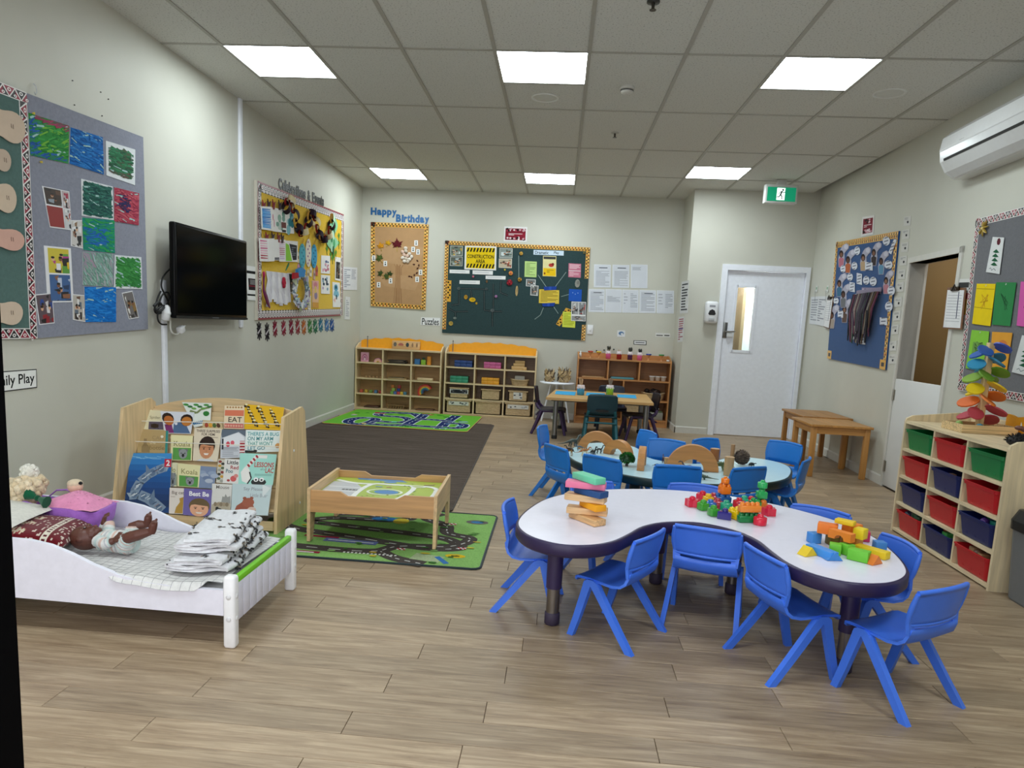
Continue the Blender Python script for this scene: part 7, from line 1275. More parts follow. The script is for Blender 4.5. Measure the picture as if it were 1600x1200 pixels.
for x, y in ((-.03, .016), (-.03, -.016), (.035, .016), (.035, -.016)): m.tube([(x, y, .045), (x+.008, y*1.3, .02), (x, y*1.3, 0)], [.01, .007, .008], 6, '#5a372c')
m.tube([(-.06, 0, .035), (-.12, .01, .03)], [.012, .003], 6, '#6a4236'); m.tube([(.09, .004, .1), (.092, .006, .118)], [.004, .001], 4, '#d8cdb8')
put('dinosaur_toy', 'brown toy dinosaur at the back of the tub shelf', 'toy', m, 'plastic', onshelf(.20, .10, SH+.012), R(160))
t = thing('waste_bin', 'grey plastic bin with a black lid at the right edge of the photo', 'bin', (5.19, 3.47, 0)); m = MB()
def rr_ring(x, y, r, z, n=4): return [(sx*(x-r)+r*cos(R(a0+90*i/(n-1))), sy*(y-r)+r*sin(R(a0+90*i/(n-1))), z) for sx, sy, a0 in ((1, 1, 0), (-1, 1, 90), (-1, -1, 180), (1, -1, 270)) for i in range(n)]
m.loft([rr_ring(.155, .115, .03, 0), rr_ring(.16, .12, .03, .01), rr_ring(.178, .135, .03, .37)], '#6a6c6e', True, False); m.build('bin_body', 'plastic', t)
m = MB(); m.loft([rr_ring(.186, .142, .035, .355), rr_ring(.188, .144, .035, .40), rr_ring(.17, .128, .04, .455), rr_ring(.10, .08, .04, .47)], '#161718', True, False); m.build('lid', 'plastic', t)
def bench(name, lab, x0, x1, y0, y1, h, c, loc=(0, 0, 0)):
    t = thing(name, lab, 'table', loc)
    m = MB(); nb = 3; w_ = (x1-x0)/nb
    for k in range(nb): m = MB(); m.rbox((x0+w_*(k+.5), (y0+y1)/2, h-.011), (w_-.0012, y1-y0, .022), .004, tuple(v*(.95+.06*((k*2) % 3)) for v in lin(c)[:3])+(1,)); m.build('top_board', 'wood_y', t)
    for x, y in ((x0+.04, y0+.04), (x1-.04, y0+.04), (x0+.04, y1-.04), (x1-.04, y1-.04)): m = MB(); m.rbox((x, y, (h-.022)/2), (.046, .046, h-.023), .004, c); m.build('leg', 'wood_z', t)
    for x in (x0+.035, x1-.035): m = MB(); m.box(x-.009, x+.009, y0+.064, y1-.064, h-.085, h-.023, c); m.build('apron_rail', 'wood_y', t)
    for y in (y0+.035, y1-.035): m = MB(); m.box(x0+.064, x1-.064, y-.009, y+.009, h-.085, h-.023, c); m.build('apron_rail', 'wood_x', t)
    return t
bench('low_table', 'honey coloured wooden low table against the right wall, nearer one', 5.03, 5.575, 6.50, 7.06, .482, '#bb8546')
bench('low_table', 'brown wooden low table against the right wall, next to the door', 5.145, 5.62, 7.068, 7.75, .492, '#a8753c')
bed = thing('toddler_bed', 'small white wooden bed with lime green end rails', 'bed', (0, 0, 0)); wc = '#e4e3ef'
for nm_, y in (('side_rail', 2.39), ('side_rail', 2.975)):
    P = [(.30, .135), (1.56, .125), (1.56, .222), (1.40, .222), (1.26, .232), (1.16, .250), (1.06, .283), (.98, .318), (.90, .345), (.82, .358), (.70, .360), (.30, .36)]
    m = MB(); m.prism(P, y-.009, y+.009, 'xz', wc); m.build('side_rail', 'paint', bed)
for y, h in ((2.395, .278), (2.978, .285)):
    m = MB(); m.rbox((1.583, y, h/2), (.046, .042, h), .012, '#eeeef0', 3); q = m.build('post', 'paint', bed)
    m = MB()
    for z in (.20, .12): m.lathe([(.011, 0), (.009, .004), (.002, .006)], 10, (0, 0, 0), '#dcdcdf'); 
    m = MB(); m.ell((0, 0, .20), (.003, .010, .010), 8, 6, '#dadadd'); m.ell((0, 0, .115), (.003, .010, .010), 8, 6, '#dadadd'); m.build('screw_cap', 'paint', q, (1.606, y, 0))
    m = MB(); m.ell((0, 0, .20), (.010, .003, .010), 8, 6, '#dadadd'); m.ell((0, 0, .115), (.010, .003, .010), 8, 6, '#dadadd'); m.build('screw_cap', 'paint', q, (1.583, y-.021, 0))
nsl = 9
for k in range(nsl):
    w_ = (2.957-2.416)/nsl; y = 2.416+w_*(k+.5); m = MB(); m.rbox((1.585, y, .163), (.018, w_-.0045, .145), .002, '#dddcea'); m.build('slat', 'paint', bed)
m = MB(); m.rbox((1.583, 2.687, .247), (.022, .545, .026), .005, '#74c320'); m.build('end_rail', 'paint', bed)
P = [(2.38, .10)]+[(2.38+.60*k/16, .36+.16*sin(pi*k/16)**.8) for k in range(17)]+[(2.98, .10)]
m = MB(); m.prism(P, .27, .29, 'yz', '#7ccc1c'); m.build('headboard', 'paint', bed)
for y in (2.39, 2.975): m = MB(); m.rbox((.28, y, .19), (.046, .042, .38), .012, '#eeeef0'); m.build('post', 'paint', bed)
m = MB(); m.rbox((.93, 2.683, .19), (1.25, .555, .05), .015, '#cfcdd0'); m.build('slat_base', 'paint', bed)
NX, NY = 66, 44; V = []; F = []; CL = []; X0_, X1_, Yn, Yf = .34, 1.545, 2.372, 2.955
def rail_top(x):
    Q = [(1.56, .222), (1.40, .222), (1.26, .232), (1.16, .250), (1.06, .283), (.98, .318), (.90, .345), (.42, .36)]
    for a, b_ in zip(Q, Q[1:]):
        if a[0] >= x >= b_[0]: return a[1]+(b_[1]-a[1])*(a[0]-x)/(a[0]-b_[0])
    return .36
for j in range(NY+1):
    for i in range(NX+1):
        x = X0_+(X1_-X0_)*i/NX; v = j/NY; y = Yn+(Yf-Yn)*v; z = .243+.0022*sin(i*1.57)*sin(j*1.57)+.004*sin(x*9+y*7)+.004*sin(x*23-y*11)
        ov = max(0, min(1, (x-1.08)/.06))*max(0, min(1, (1.49-x)/.03))
        if y < 2.42:
            k = (2.42-y)/(2.42-Yn)
            zr = rail_top(x)+.005
            if k < .62: zz = z+(max(zr, z)-z)*(k/.62)
            else: zz = max(zr, z)-(k-.62)/.38*.028
            z = zz*ov+(1-ov)*z; y = y*ov+(1-ov)*max(y, 2.406)
        V.append((x, y, z))
m = MB(); 
for j in range(NY):
    for i in range(NX): a = j*(NX+1)+i; F.append((a, a+1, a+NX+2, a+NX+1))
m.add(V, F, '#dcdbd9', True)
ln = 0
for i in range(0, NX+1, 2): 
    for j in range(NY): p, q = V[j*(NX+1)+i], V[(j+1)*(NX+1)+i]; w_ = .0011; m.add([(p[0]-w_, p[1], p[2]+.0006), (p[0]+w_, p[1], p[2]+.0006), (q[0]+w_, q[1], q[2]+.0006), (q[0]-w_, q[1], q[2]+.0006)], [(0, 1, 2, 3)], '#aaa9ad', False)
for j in range(0, NY+1, 2):
    for i in range(NX): p, q = V[j*(NX+1)+i], V[j*(NX+1)+i+1]; w_ = .0011; m.add([(p[0], p[1]-w_, p[2]+.0006), (q[0], q[1]-w_, q[2]+.0006), (q[0], q[1]+w_, q[2]+.0006), (p[0], p[1]+w_, p[2]+.0006)], [(0, 1, 2, 3)], '#aaa9ad', False)
m.build('quilted_sheet', 'fabric', bed, (0, 0, 0))
BT = .2505
def cowcol(r, base='#e3e3e6'):
    return base
def folded(name, lab, path, th, y0, y1, loc, rot, seed, dz=0.):
    P = [Vector(p) for p in path]; n = len(P); L = []; Rr = []
    for i, p in enumerate(P):
        d = (P[min(i+1, n-1)]-P[max(i-1, 0)]).normalized(); nn = Vector((-d.y, d.x)); L.append(p+nn*th/2); Rr.append(p-nn*th/2)
    out = L+Rr[::-1]; ny = 10; rings = []; rq = random.Random(seed)
    for k in range(ny+1):
        f = k/ny; y = y0+(y1-y0)*f; s = 1-.05*(2*f-1)**8; rings.append([((p.x)*s+.006*sin(5*f+p.x*9), y+.008*sin(p.x*30+p.y*60), p.y*(1-.10*(2*f-1)**10)+.004*sin(7*f+p.x*20)) for p in out])
    t = thing(name, lab, 'quilt', loc, rot, 'folded quilts on the bed'); m = MB(); m.loft(rings, '#dcdce0', True, True); m.build('fabric_fold', 'fabric', t)
    m = MB(); top = [(i, p) for i, p in enumerate(out)]; 
    for c in range(100):
        f = .04+.92*rq.random(); i = rq.randrange(len(out)-1); k0 = int(f*ny); g = f*ny-k0; A, B_ = Vector(rings[k0][i]), Vector(rings[min(k0+1, ny)][i]); A2, B2 = Vector(rings[k0][i+1]), Vector(rings[min(k0+1, ny)][i+1])
        c0 = (A+(B_-A)*g)*.5+(A2+(B2-A2)*g)*.5; e1 = (A2-A); e2 = (B_-A)
        if e1.length < 1e-5: continue
        e1.normalize(); e2.normalize(); nn = e1.cross(e2); nn = nn.normalized()
        for b in range(5):
            u, v = (rq.random()-.5)*.032, (rq.random()-.5)*.032; s1, s2 = .0045+.006*rq.random(), .003+.006*rq.random(); pts = [c0+e1*(u+s1*cos(a*1.26+b))+e2*(v+s2*sin(a*1.26+b)) for a in range(5)]
            for sg in (.0016, -.0016): m.add([tuple(p+nn*sg) for p in pts], [(0, 1, 2, 3, 4)], '#1c1c20' if b else '#9a8a78', False)
    o = m.build('cow_print', 'fabric', t); return t
def foldpath(w, h, turns, gap):
    P = []; x0, x1 = -w/2, w/2
    z = 0
    for k in range(turns):
        xs_ = [x0+.01*k, x1-.012*k] if k % 2 == 0 else [x1-.012*(k-1), x0+.01*k]
        for i in range(7): P.append((xs_[0]+(xs_[1]-xs_[0])*i/6, z+(.004*sin(i*1.3))))
        if k < turns-1:
            s = 1 if k % 2 == 0 else -1
            for i in range(1, 5): a = -pi/2+pi*i/5; P.append((xs_[1]+s*gap*.55*cos(a), z+gap/2+gap/2*sin(a)))
        z += gap
    return P
folded('folded_quilt', 'lower cow print quilt folded on the foot of the bed', foldpath(.225, .07, 4, .0132), .0118, -.235, .235, (1.405, 2.685, BT+.014), R(4), 3)
folded('folded_quilt', 'upper cow print quilt folded on top of the other one', foldpath(.215, .07, 4, .0138), .0122, -.215, .215, (1.400, 2.70, BT+.078), R(10), 9)
def cushion(w, h, th, colf, nx=44, ny=30):
    m = MB()
    for sgn in (1, -1):
        V = []
        for j in range(ny+1):
            for i in range(nx+1):
                u, v = 2*i/nx-1, 2*j/ny-1; e = (max(0, 1-u**4)*max(0, 1-v**4))**.55; pin_ = 1-.05*(u*u*(1-v*v)+v*v*(1-u*u)); V.append((u*w/2*(1-.04*(1-v*v)), v*h/2*(1-.04*(1-u*u)), sgn*th/2*e))
        o = len(m.v); m.v += V
        for j in range(ny):
            for i in range(nx):
                a = o+j*(nx+1)+i; f = (a, a+1, a+nx+2, a+nx+1); m.f.append(f if sgn > 0 else f[::-1]); m.c.append(lin(colf((i+.5)/nx, (j+.5)/ny))); m.sm.append(True)
    return m
rc = random.Random(4); speck = {}
def redpat(u, v):
    if .70 < u < .80: return '#d8cfbe' if (u < .72 or u > .78 or int(v*30) % 2) else '#5a1420'
    if .28 < u < .48 and abs(((v*4) % 1)-.5) < .34-abs(u-.38)*1.6: return '#cfc2a8' if rc.random() < .75 else '#8a2a2f'
    if (.52 < u < .68 or u > .83) and rc.random() < .16: return '#d0c0b4'
    return '#650a18'
m = cushion(.30, .36, .085, redpat, 48, 34); put('cushion', 'dark red cushion with a cream ladder stripe on the bed', 'cushion', m, 'fabric', (.685, 2.62, BT+.062), (R(-3), R(6), R(14)))
m = cushion(.34, .36, .035, lambda u, v: '#d9d6cd', 20, 20); put('cushion', 'flat white cushion lying on the red cushion', 'cushion', m, 'fabric', (.505, 2.58, BT+.150), (R(-3), R(10), R(12)))
t = thing('doll_basket', 'purple fabric doll basket with pink dotted bedding', 'basket', (.62, 2.846, BT+.010), R(-4)); pu = '#9a62b8'
def soft_ring(w, d, z, k): return [(w/2*math.copysign(abs(cos(a))**.45, cos(a))*k, d/2*math.copysign(abs(sin(a))**.45, sin(a))*k, z+.006*sin(3*a)) for a in [2*pi*i/28 for i in range(28)]]
m = MB(); m.loft([soft_ring(.40, .17, 0, .9), soft_ring(.42, .18, .05, .98), soft_ring(.43, .185, .105, 1.0), soft_ring(.42, .18, .108, .94), soft_ring(.4, .17, .06, .9)], pu, True, True); m.build('basket_body', 'fabric', t)
m = MB(); rq = random.Random(6); V = []; nx, ny = 16, 10
for j in range(ny+1):
    for i in range(nx+1): u, v = i/nx, j/ny; V.append((-.05+.25*u, -.09+.18*v, .108+.055*sin(pi*min(1, u*1.1))**.6*sin(pi*v)**.5+.004*sin(9*u+6*v)))
m.add(V, [(j*(nx+1)+i, j*(nx+1)+i+1, (j+1)*(nx+1)+i+1, (j+1)*(nx+1)+i) for j in range(ny) for i in range(nx)], '#df8fb4', True)
for k in range(44): i, j = rq.randrange(1, nx), rq.randrange(1, ny); p = V[j*(nx+1)+i]; m.flat(ellipse(p[0]+.006*rq.random(), p[1]+.006*rq.random(), .004, .003, 6), p[2]+.0015, 'xy', '#a8447f')
m.build('bedding', 'fabric', t)
m = MB()
for s in (-1, 1): m.tube([(-.16, s*.10, .10), (-.13, s*.112, .13), (-.08, s*.115, .135), (-.03, s*.112, .12), (-.01, s*.104, .09)], .007, 6, '#a670c4', flatten=(1, .5))
m.build('handle', 'fabric', t)
p = at(106, 768, 2.85); m = MB(); m.ell((0, 0, 0), (.032, .03, .028), 12, 8, '#dcb8a0'); m.ell((.024, -.012, .018), (.010, .012, .008), 6, 5, '#1d1a1c'); m.ell((.0, .0, .014), (.033, .030, .02), 10, 6, '#d6c4a8'); put('soft_doll', 'small pale soft doll tucked into the pink bedding', 'doll', m, 'fabric', (.635, 2.90, BT+.180), R(20))
t = thing('soft_lamb', 'cream fluffy lamb toy lying beside the purple basket', 'soft toy', (.47, 2.79, BT+.172), (0, R(-28), R(8)))
m = MB(); rq = random.Random(11); m.ell((0, 0, 0), (.105, .075, .065), 16, 10, '#d6c3a2')
for k in range(130): a, b_ = rq.random()*2*pi, math.acos(1-2*rq.random()); d = Vector((.1*sin(b_)*cos(a), .07*sin(b_)*sin(a), .06*cos(b_))); m.ell(tuple(d), .015+.006*rq.random(), 6, 4, rq.choice(['#d9c6a6', '#cfba98', '#e0cfb2', '#d4bea0']))
m.build('body', 'fluffy', t); m = MB(); m.ell((.075, 0, .06), (.035, .033, .03), 10, 7, '#ddd8cc')
for k in range(30): a, b_ = rq.random()*2*pi, math.acos(1-2*rq.random()); m.ell((.075+.033*sin(b_)*cos(a), .03*sin(b_)*sin(a), .06+.028*cos(b_)), .010, 6, 4, '#e3dfd4')
m.build('head', 'fluffy', t)
m = MB()
for s in (-1, 1): m.loft([[(s*(.004+.045*k/4), (.006+.018*(k/4))*cos(2*pi*i/8), (.006+.022*(k/4))*sin(2*pi*i/8)) for i in range(8)] for k in range(5)], '#14573a', True, True)
m.ell((0, 0, 0), (.012, .014, .012), 8, 6, '#0f4a30'); p = at(71, 777, 2.70); put('green_bow', 'dark green fabric bow between the lamb and the purple basket', 'bow', m, 'fabric', (.585, 2.735, BT+.165), (R(10), R(15), R(-10)))
m = MB(); m.tube([(0, 0, 0), (.10, .02, .012), (.2, .0, .02), (.24, -.03, .02)], [.012, .018, .02, .01], 8, '#a9a3b4', flatten=(1, .5)); put('grey_blanket', 'grey lilac cloth roll under the cream lamb', 'cloth', m, 'fabric', (.36, 2.76, BT+.10), R(-6))
dl = thing('baby_doll', 'brown skinned baby doll in a striped bodysuit lying on the bed', 'doll', (.006, 0, .009)); sk = '#5a3126'
def D(px, py, Y): p = at(px, py, Y); return (p.x, p.y, p.z)
HC_ = Vector((.880, 2.60, BT+.047)); m = MB()
m.ell(tuple(HC_), (.060, .050, .050), 20, 14, sk)
m.ell(tuple(HC_+Vector((.032, 0, .018))), (.034, .036, .032), 14, 10, sk)
m.ell(tuple(HC_+Vector((.016, 0, .052))), (.008, .009, .009), 8, 6, sk); m.ell(tuple(HC_+Vector((.040, 0, .047))), (.010, .016, .007), 10, 6, sk)
m.ell(tuple(HC_+Vector((.056, 0, .034))), (.012, .016, .012), 10, 6, sk)
for s in (-1, 1):
    m.ell(tuple(HC_+Vector((.006, s*.049, .004))), (.013, .006, .010), 10, 6, sk); m.ell(tuple(HC_+Vector((-.002, s*.02, .047))), (.006, .011, .006), 8, 5, sk)
m.tube([HC_+Vector((.03, 0, -.008)), (.96, 2.60, BT+.036)], [.030, .030], 12, sk)
def arm(sh, el, wr, r=(.020, .017, .012)): m.tube([sh, [(a*.5+b*.5) for a, b in zip(sh, el)], el, [(a*.4+b*.6) for a, b in zip(el, wr)], wr], [r[0], r[0]*.98, r[1], r[1]*.85, r[2]], 10, sk)
def hand(wr, d, up, s):
    wr, d, up = Vector(wr), Vector(d).normalized(), Vector(up).normalized(); sd = d.cross(up).normalized()*s; c = wr+d*.014
    m.loft([[tuple(wr+d*(.030*k/4)+sd*(.5+.5*sin(pi*(.25+.6*k/4)))*.015*cos(2*pi*i/10)+up*.0085*sin(2*pi*i/10)) for i in range(10)] for k in range(5)], sk, True, True)
    for f in range(4):
        b0 = wr+d*.027+sd*(.0105-.007*f); L = (.019, .023, .021, .016)[f]; m.tube([b0-d*.006, b0+d*L*.5+up*.002+sd*.0012*(1.5-f), b0+d*L*.85-up*.006, b0+d*L*.95-up*.012], [.0044, .0042, .0038, .003], 7, sk)
    b0 = wr+d*.008+sd*.011; m.tube([b0-sd*.005, b0+d*.008+sd*.008, b0+d*.019+sd*.010-up*.002], [.0052, .005, .0036], 7, sk)
ra_w = D(176, 848, 2.545); fa_w = D(158, 822, 2.665)
arm((.955, 2.562, BT+.052), D(163, 853, 2.54), ra_w); hand(ra_w, (.55, -.05, .55), (-.5, -.6, .5), 1)
arm((.950, 2.640, BT+.055), (.935, 2.672, BT+.085), fa_w); hand(fa_w, (.25, .15, .8), (-.7, -.5, .2), -1)
m.tube([(.955, 2.60, BT+.036), (1.0, 2.60, BT+.038), (1.05, 2.60, BT+.036), (1.075, 2.60, BT+.034)], [.036, .040, .042, .034], 14, sk)
def leg(hip, knee, ankle, toe):
    hip, knee, ankle, toe = map(Vector, (hip, knee, ankle, toe)); m.tube([hip, (hip+knee)/2, knee, knee*.6+ankle*.4, ankle], [.032, .030, .0225, .0225, .0145], 12, sk)
    d = (toe-ankle).normalized(); bk = ((ankle-knee).normalized()); m.tube([ankle+bk*.006-d*.008, ankle+bk*.004+d*.012, ankle+d*.032, toe], [.015, .0155, .0150, .0105], 10, sk)
    sd = d.cross(bk).normalized()
    for k in range(5): q = toe+sd*(.012-.006*k); m.ell(tuple(q+d*(.004-.0012*k)-bk*.002), (.0042 if k else .0056,)*3, 6, 5, sk)
leg((1.065, 2.575, BT+.040), D(199, 843, 2.545), D(233, 834, 2.55), D(240, 818, 2.55))
leg((1.065, 2.628, BT+.042), D(207, 825, 2.645), D(226, 823, 2.65), D(231, 807, 2.65))
body = m.build('body', 'skin', dl)
modify(body, ('REMESH', dict(mode='VOXEL', voxel_size=.0022)), ('SMOOTH', dict(factor=.5, iterations=3)))
ca = body.data.color_attributes.get('Col') or body.data.color_attributes.new('Col', 'FLOAT_COLOR', 'CORNER'); ca.data.foreach_set('color', list(lin(sk))*len(ca.data)); body.data.polygons.foreach_set('use_smooth', [True]*len(body.data.polygons))
if not body.data.materials: body.data.materials.append(MATS['skin'])
m = MB()
for s in (-1, 1): m.ell(tuple(HC_+Vector((.012, s*.019, .0468))), (.0045, .007, .0025), 8, 5, '#14100e'); m.ell(tuple(HC_+Vector((.0115, s*.019, .0485))), (.002, .003, .0015), 6, 4, '#d8d4cc')
m.build('eyes', 'gloss', dl); m = MB(); m.ell(tuple(HC_+Vector((.043, 0, .0525))), (.004, .011, .0022), 8, 5, '#7a3a34'); m.build('mouth', 'skin', dl)
m = MB(); sc_ = ['#d3d2cf', '#b9c9c6', '#d3d2cf', '#cfb0a4', '#d3d2cf', '#b4b4b8']
def striped(pts, rad, n=16, seg=None):
    P = [Vector(p) for p in pts]; Q = []; Rd = []; tot = len(P)-1; K = seg or 7
    for i in range(tot):
        for k in range(K): f = k/K; Q.append(P[i]*(1-f)+P[i+1]*f); Rd.append(rad[i]*(1-f)+rad[i+1]*f)
    Q.append(P[-1]); Rd.append(rad[-1]); rings = []
    for i, p in enumerate(Q):
        d = (Q[min(i+1, len(Q)-1)]-Q[max(i-1, 0)]).normalized(); x = d.cross(Vector((0, 1, .2))).normalized(); y = d.cross(x); r = Rd[i]*(1+.03*sin(i*2.1)); rings.append([tuple(p+x*r*cos(2*pi*k/n)+y*r*sin(2*pi*k/n)) for k in range(n)])
    for i in range(len(rings)-1): m.loft(rings[i:i+2], sc_[i % 6], False, True)
    m.add(rings[0], [tuple(range(n))], '#d3d2cf'); m.add(rings[-1], [tuple(range(n))], '#b9c9c6')
striped([(.942, 2.60, BT+.038), (.975, 2.60, BT+.040), (1.02, 2.60, BT+.041), (1.06, 2.60, BT+.039), (1.09, 2.60, BT+.038)], [.036, .043, .046, .048, .036], 18, 5)
kn1, kn2 = Vector(D(199, 843, 2.545)), Vector(D(207, 825, 2.645))
striped([(1.06, 2.575, BT+.040), (Vector((1.06, 2.575, BT+.04))+kn1)/2, kn1*.92+Vector((1.06, 2.575, BT+.04))*.08], [.037, .036, .029], 14, 5)
striped([(1.06, 2.628, BT+.042), (Vector((1.06, 2.628, BT+.04))+kn2)/2, kn2*.96+Vector((1.06, 2.628, BT+.04))*.04], [.037, .035, .029], 14, 5)
striped([(.955, 2.565, BT+.050), Vector(D(163, 853, 2.54)), Vector(D(171, 850, 2.542))], [.025, .022, .0175], 12, 4)
striped([(.950, 2.638, BT+.052), (.935, 2.670, BT+.083), Vector(D(157, 828, 2.667))], [.025, .021, .0165], 12, 4)
m.build('bodysuit', 'fabric', dl)
HALF = [(0, .66), (.12, .65), (.28, .60), (.45, .50), (.60, .355), (.70, .165), (.735, -.05), (.735, -.25), (.70, -.38), (.62, -.48), (.50, -.525), (.39, -.49), (.31, -.40), (.26, -.27), (.215, -.13), (.13, -.02), (0, .03)]
def smooth_closed(P, sub=5):
    n = len(P); P = [Vector(p) for p in P]; out = []
    for i in range(n):
        q = [P[(i+d) % n] for d in (-1, 0, 1, 2)]
        for k in range(sub): t = k/sub; p = .5*((2*q[1])+(-q[0]+q[2])*t+(2*q[0]-5*q[1]+4*q[2]-q[3])*t*t+(-q[0]+3*q[1]-3*q[2]+q[3])*t**3); out.append((p.x, p.y))
    return out
KID = smooth_closed(HALF[::-1]+[(-x, y) for x, y in HALF[1:-1]])
def inset(P, d):
    n = len(P); out = []
    for i in range(n):
        a, b_ = Vector(P[i-1]), Vector(P[(i+1) % n]); t_ = (b_-a).normalized(); out.append((P[i][0]-t_.y*d, P[i][1]+t_.x*d))
    return out
area = sum(KID[i-1][0]*KID[i][1]-KID[i][0]*KID[i-1][1] for i in range(len(KID)))
if area < 0: KID = KID[::-1]
TH = .43; TH2 = .38
def kidney(name, lab, loc, rot, top, rim, legc, TH=TH):
    t = thing(name, lab, 'table', loc, rot); m = MB(); I = inset(KID, .012)
    m.prism(I, TH-.03, TH, 'xy', top); m.build('tabletop', 'laminate', t)
    m = MB(); lv = [(.012, TH-.001), (.004, TH-.0015), (0, TH-.008), (0, TH-.044), (.006, TH-.052), (.03, TH-.053)]
    m.loft([[(x, y, z) for x, y in inset(KID, d)] for d, z in lv], rim, False, True); m.build('edge_band', 'plastic', t)
    m = MB(); m.flat(inset(KID, .03)[::-1], TH-.052, 'xy', '#4a4a4c'); m.build('underside', 'paint', t)
    for x, y in ((-.56, -.26), (.56, -.26), (-.18, .42), (.18, .42)):
        m = MB(); m.lathe([(.033, .16), (.034, TH-.05)], 16, (x, y, 0), legc); l = m.build('leg', 'plastic', t)
        m = MB(); m.lathe([(.0275, .045), (.0275, .17)], 16, (x, y, 0), '#8f8a86'); m.build('sleeve', 'metal', l)
        m = MB(); m.lathe([(.001, .0), (.026, 0), (.032, .006), (.032, .05), (.026, .056)], 16, (x, y, 0), '#3a3046'); m.build('foot', 'rubber', l)
    return t
kidney('kidney_table', 'white kidney table with a dark purple edge in the foreground', (3.364, 2.973, 0), R(-11.5), '#e9e6f6', '#2c2148', '#332650')
kidney('kidney_table', 'pale blue kidney table with a dark green edge behind the white one', (3.54, 4.73, 0), R(163.6), '#bfe0ea', '#0f2c2a', '#1c3a3a', TH2)
def shell(path, half, th, sag=0., nx=9, curve=0., arch=0., col='#000', lip=0.):
    """a bent sheet: profile (y, z) along the middle, swept across x"""
    P = [Vector(p) for p in path]; n = len(P); up = []; dn = []
    for i, p in enumerate(P):
        d = (P[min(i+1, n-1)]-P[max(i-1, 0)]).normalized(); nn = Vector((-d.y, d.x))*th/2; up.append(p+nn); dn.append(p-nn)
    prof = up+dn[::-1]; rings = []
    for k in range(nx+1):
        u = 2*k/nx-1; ring = []
        for i, p in enumerate(prof):
            j = i if i < n else 2*n-1-i; hw = half[j] if hasattr(half, '__len__') else half; f = j/(n-1)
            ring.append((u*hw, p.x-curve*(1-u*u)*1., p.y-sag*(1-u*u)+arch*(1-u*u)*f))
        rings.append(ring)
    m = MB(); m.loft(rings, col, True, True); return m
def make_chair(name, lab, col, group, dark=None, legcol=None, tube=False):
    t = thing(name, lab, 'chair', (0, 0, 0), 0, group); legcol = legcol or col
    seat = [(.118, .226), (.113, .240), (.095, .2465), (.05, .248), (0, .244), (-.05, .240), (-.085, .246), (-.105, .262), (-.114, .286), (-.117, .305)]
    hw = [.122, .130, .135, .137, .137, .136, .134, .131, .127, .122]
    shell(seat, hw, .011, .006, 10, 0, 0, dark or col).build('seat', 'plastic', t)
    back = [(-.106, .318), (-.109, .336), (-.115, .362), (-.121, .392), (-.127, .420), (-.131, .434), (-.134, .436)]
    m = shell(back, [.126, .132, .134, .135, .134, .132, .130], .012, 0, 12, .020, .006, dark or col)
    for s in (-1, 1):
        m.tube([(s*.126, -.107, .322), (s*.134, -.114, .36), (s*.135, -.122, .395), (s*.132, -.131, .432)], [.008, .010, .010, .008], 8, dark or col)
    m.tube([(.130*(2*k/10-1), -.131-.020*(1-(2*k/10-1)**2), .436+.006*(1-(2*k/10-1)**2)) for k in range(11)], .0085, 8, dark or col)
    m.tube([(.126*(2*k/10-1), -.108-.020*(1-(2*k/10-1)**2), .318) for k in range(11)], .007, 8, dark or col)
    m.build('backrest', 'plastic', t)
    for s in (-1, 1):
        m = MB(); m.bar((s*.116, -.113, .288), (s*.120, -.108, .335), .030, .012, dark or col); m.build('back_strut', 'plastic', t)
    for s in (-1, 1):
        m = MB(); w_ = .021
        def limb(pts, ws):
            rings = []
            for (y, z, x), d in zip(pts, ws): rings.append([(s*(x-w_/2), y-d, z), (s*(x+w_/2), y-d*.85, z), (s*(x+w_/2), y+d*.85, z), (s*(x-w_/2), y+d, z)])
            return rings
        m.loft(limb([(.050, .238, .136), (.066, .175, .138), (.090, .08, .141), (.113, 0, .144)], [.020, .0185, .017, .0155]), legcol, True, False); m.build('leg', 'plastic', t)
        m = MB(); m.loft(limb([(.028, .238, .136), (-.02, .175, .140), (-.092, .08, .145), (-.155, 0, .150)], [.024, .021, .019, .0175]), legcol, True, False); m.build('leg', 'plastic', t)
        m = MB(); m.loft([[(s*x, y, z) for y, z in ((.071, .225), (.064, .240), (.050, .248), (.028, .248), (.012, .240), (.002, .222), (.018, .215), (.038, .222), (.055, .215))] for x in (.125, .1475)], legcol, True, False)
        m.build('leg_yoke', 'plastic', t)
    return t
def facing(mx, my, deg, d):
    a = R(deg); return (mx-sin(a)*d, my+cos(a)*d, 0)
C1, C2 = '#4277ea', '#1e78d0'
G1, G2 = 'periwinkle blue chairs round the white table', 'blue chairs round the pale blue table'
c1 = make_chair('plastic_chair', 'x', C1, G1); c2 = make_chair('plastic_chair', 'x', C2, G2)
T1 = [((4.05, 2.329), 31.1, .155, 'blue plastic chair nearest the camera at the right, standing clear of the white table'), ((3.145, 2.72), 57, .155, 'blue plastic chair turned to the tall stack of planks, front left of the white table'), ((3.505, 2.585), -73, .155, 'blue plastic chair facing right in the hollow of the white table beside the foreground chair'),
      ((2.522, 3.06), -95, .155, 'blue plastic chair at the left end of the white table, beside the racetrack rug'), ((3.375, 2.87), -18, .142, 'blue plastic chair with its back to the camera in the middle of the white table'),
      ((3.485, 3.716), 173, .13, 'blue plastic chair behind the white table, its top edge above the peg blocks'), ((4.0, 3.36), 143, .13, 'blue plastic chair behind the white table, between the peg blocks and the coloured block pile'), ((4.14, 2.875), 96, .13, 'blue plastic chair at the right end of the white table, nearest the tub shelf'), ((2.94, 3.60), 215, .13, 'blue plastic chair behind the white table, mostly hidden by the stack of planks')]
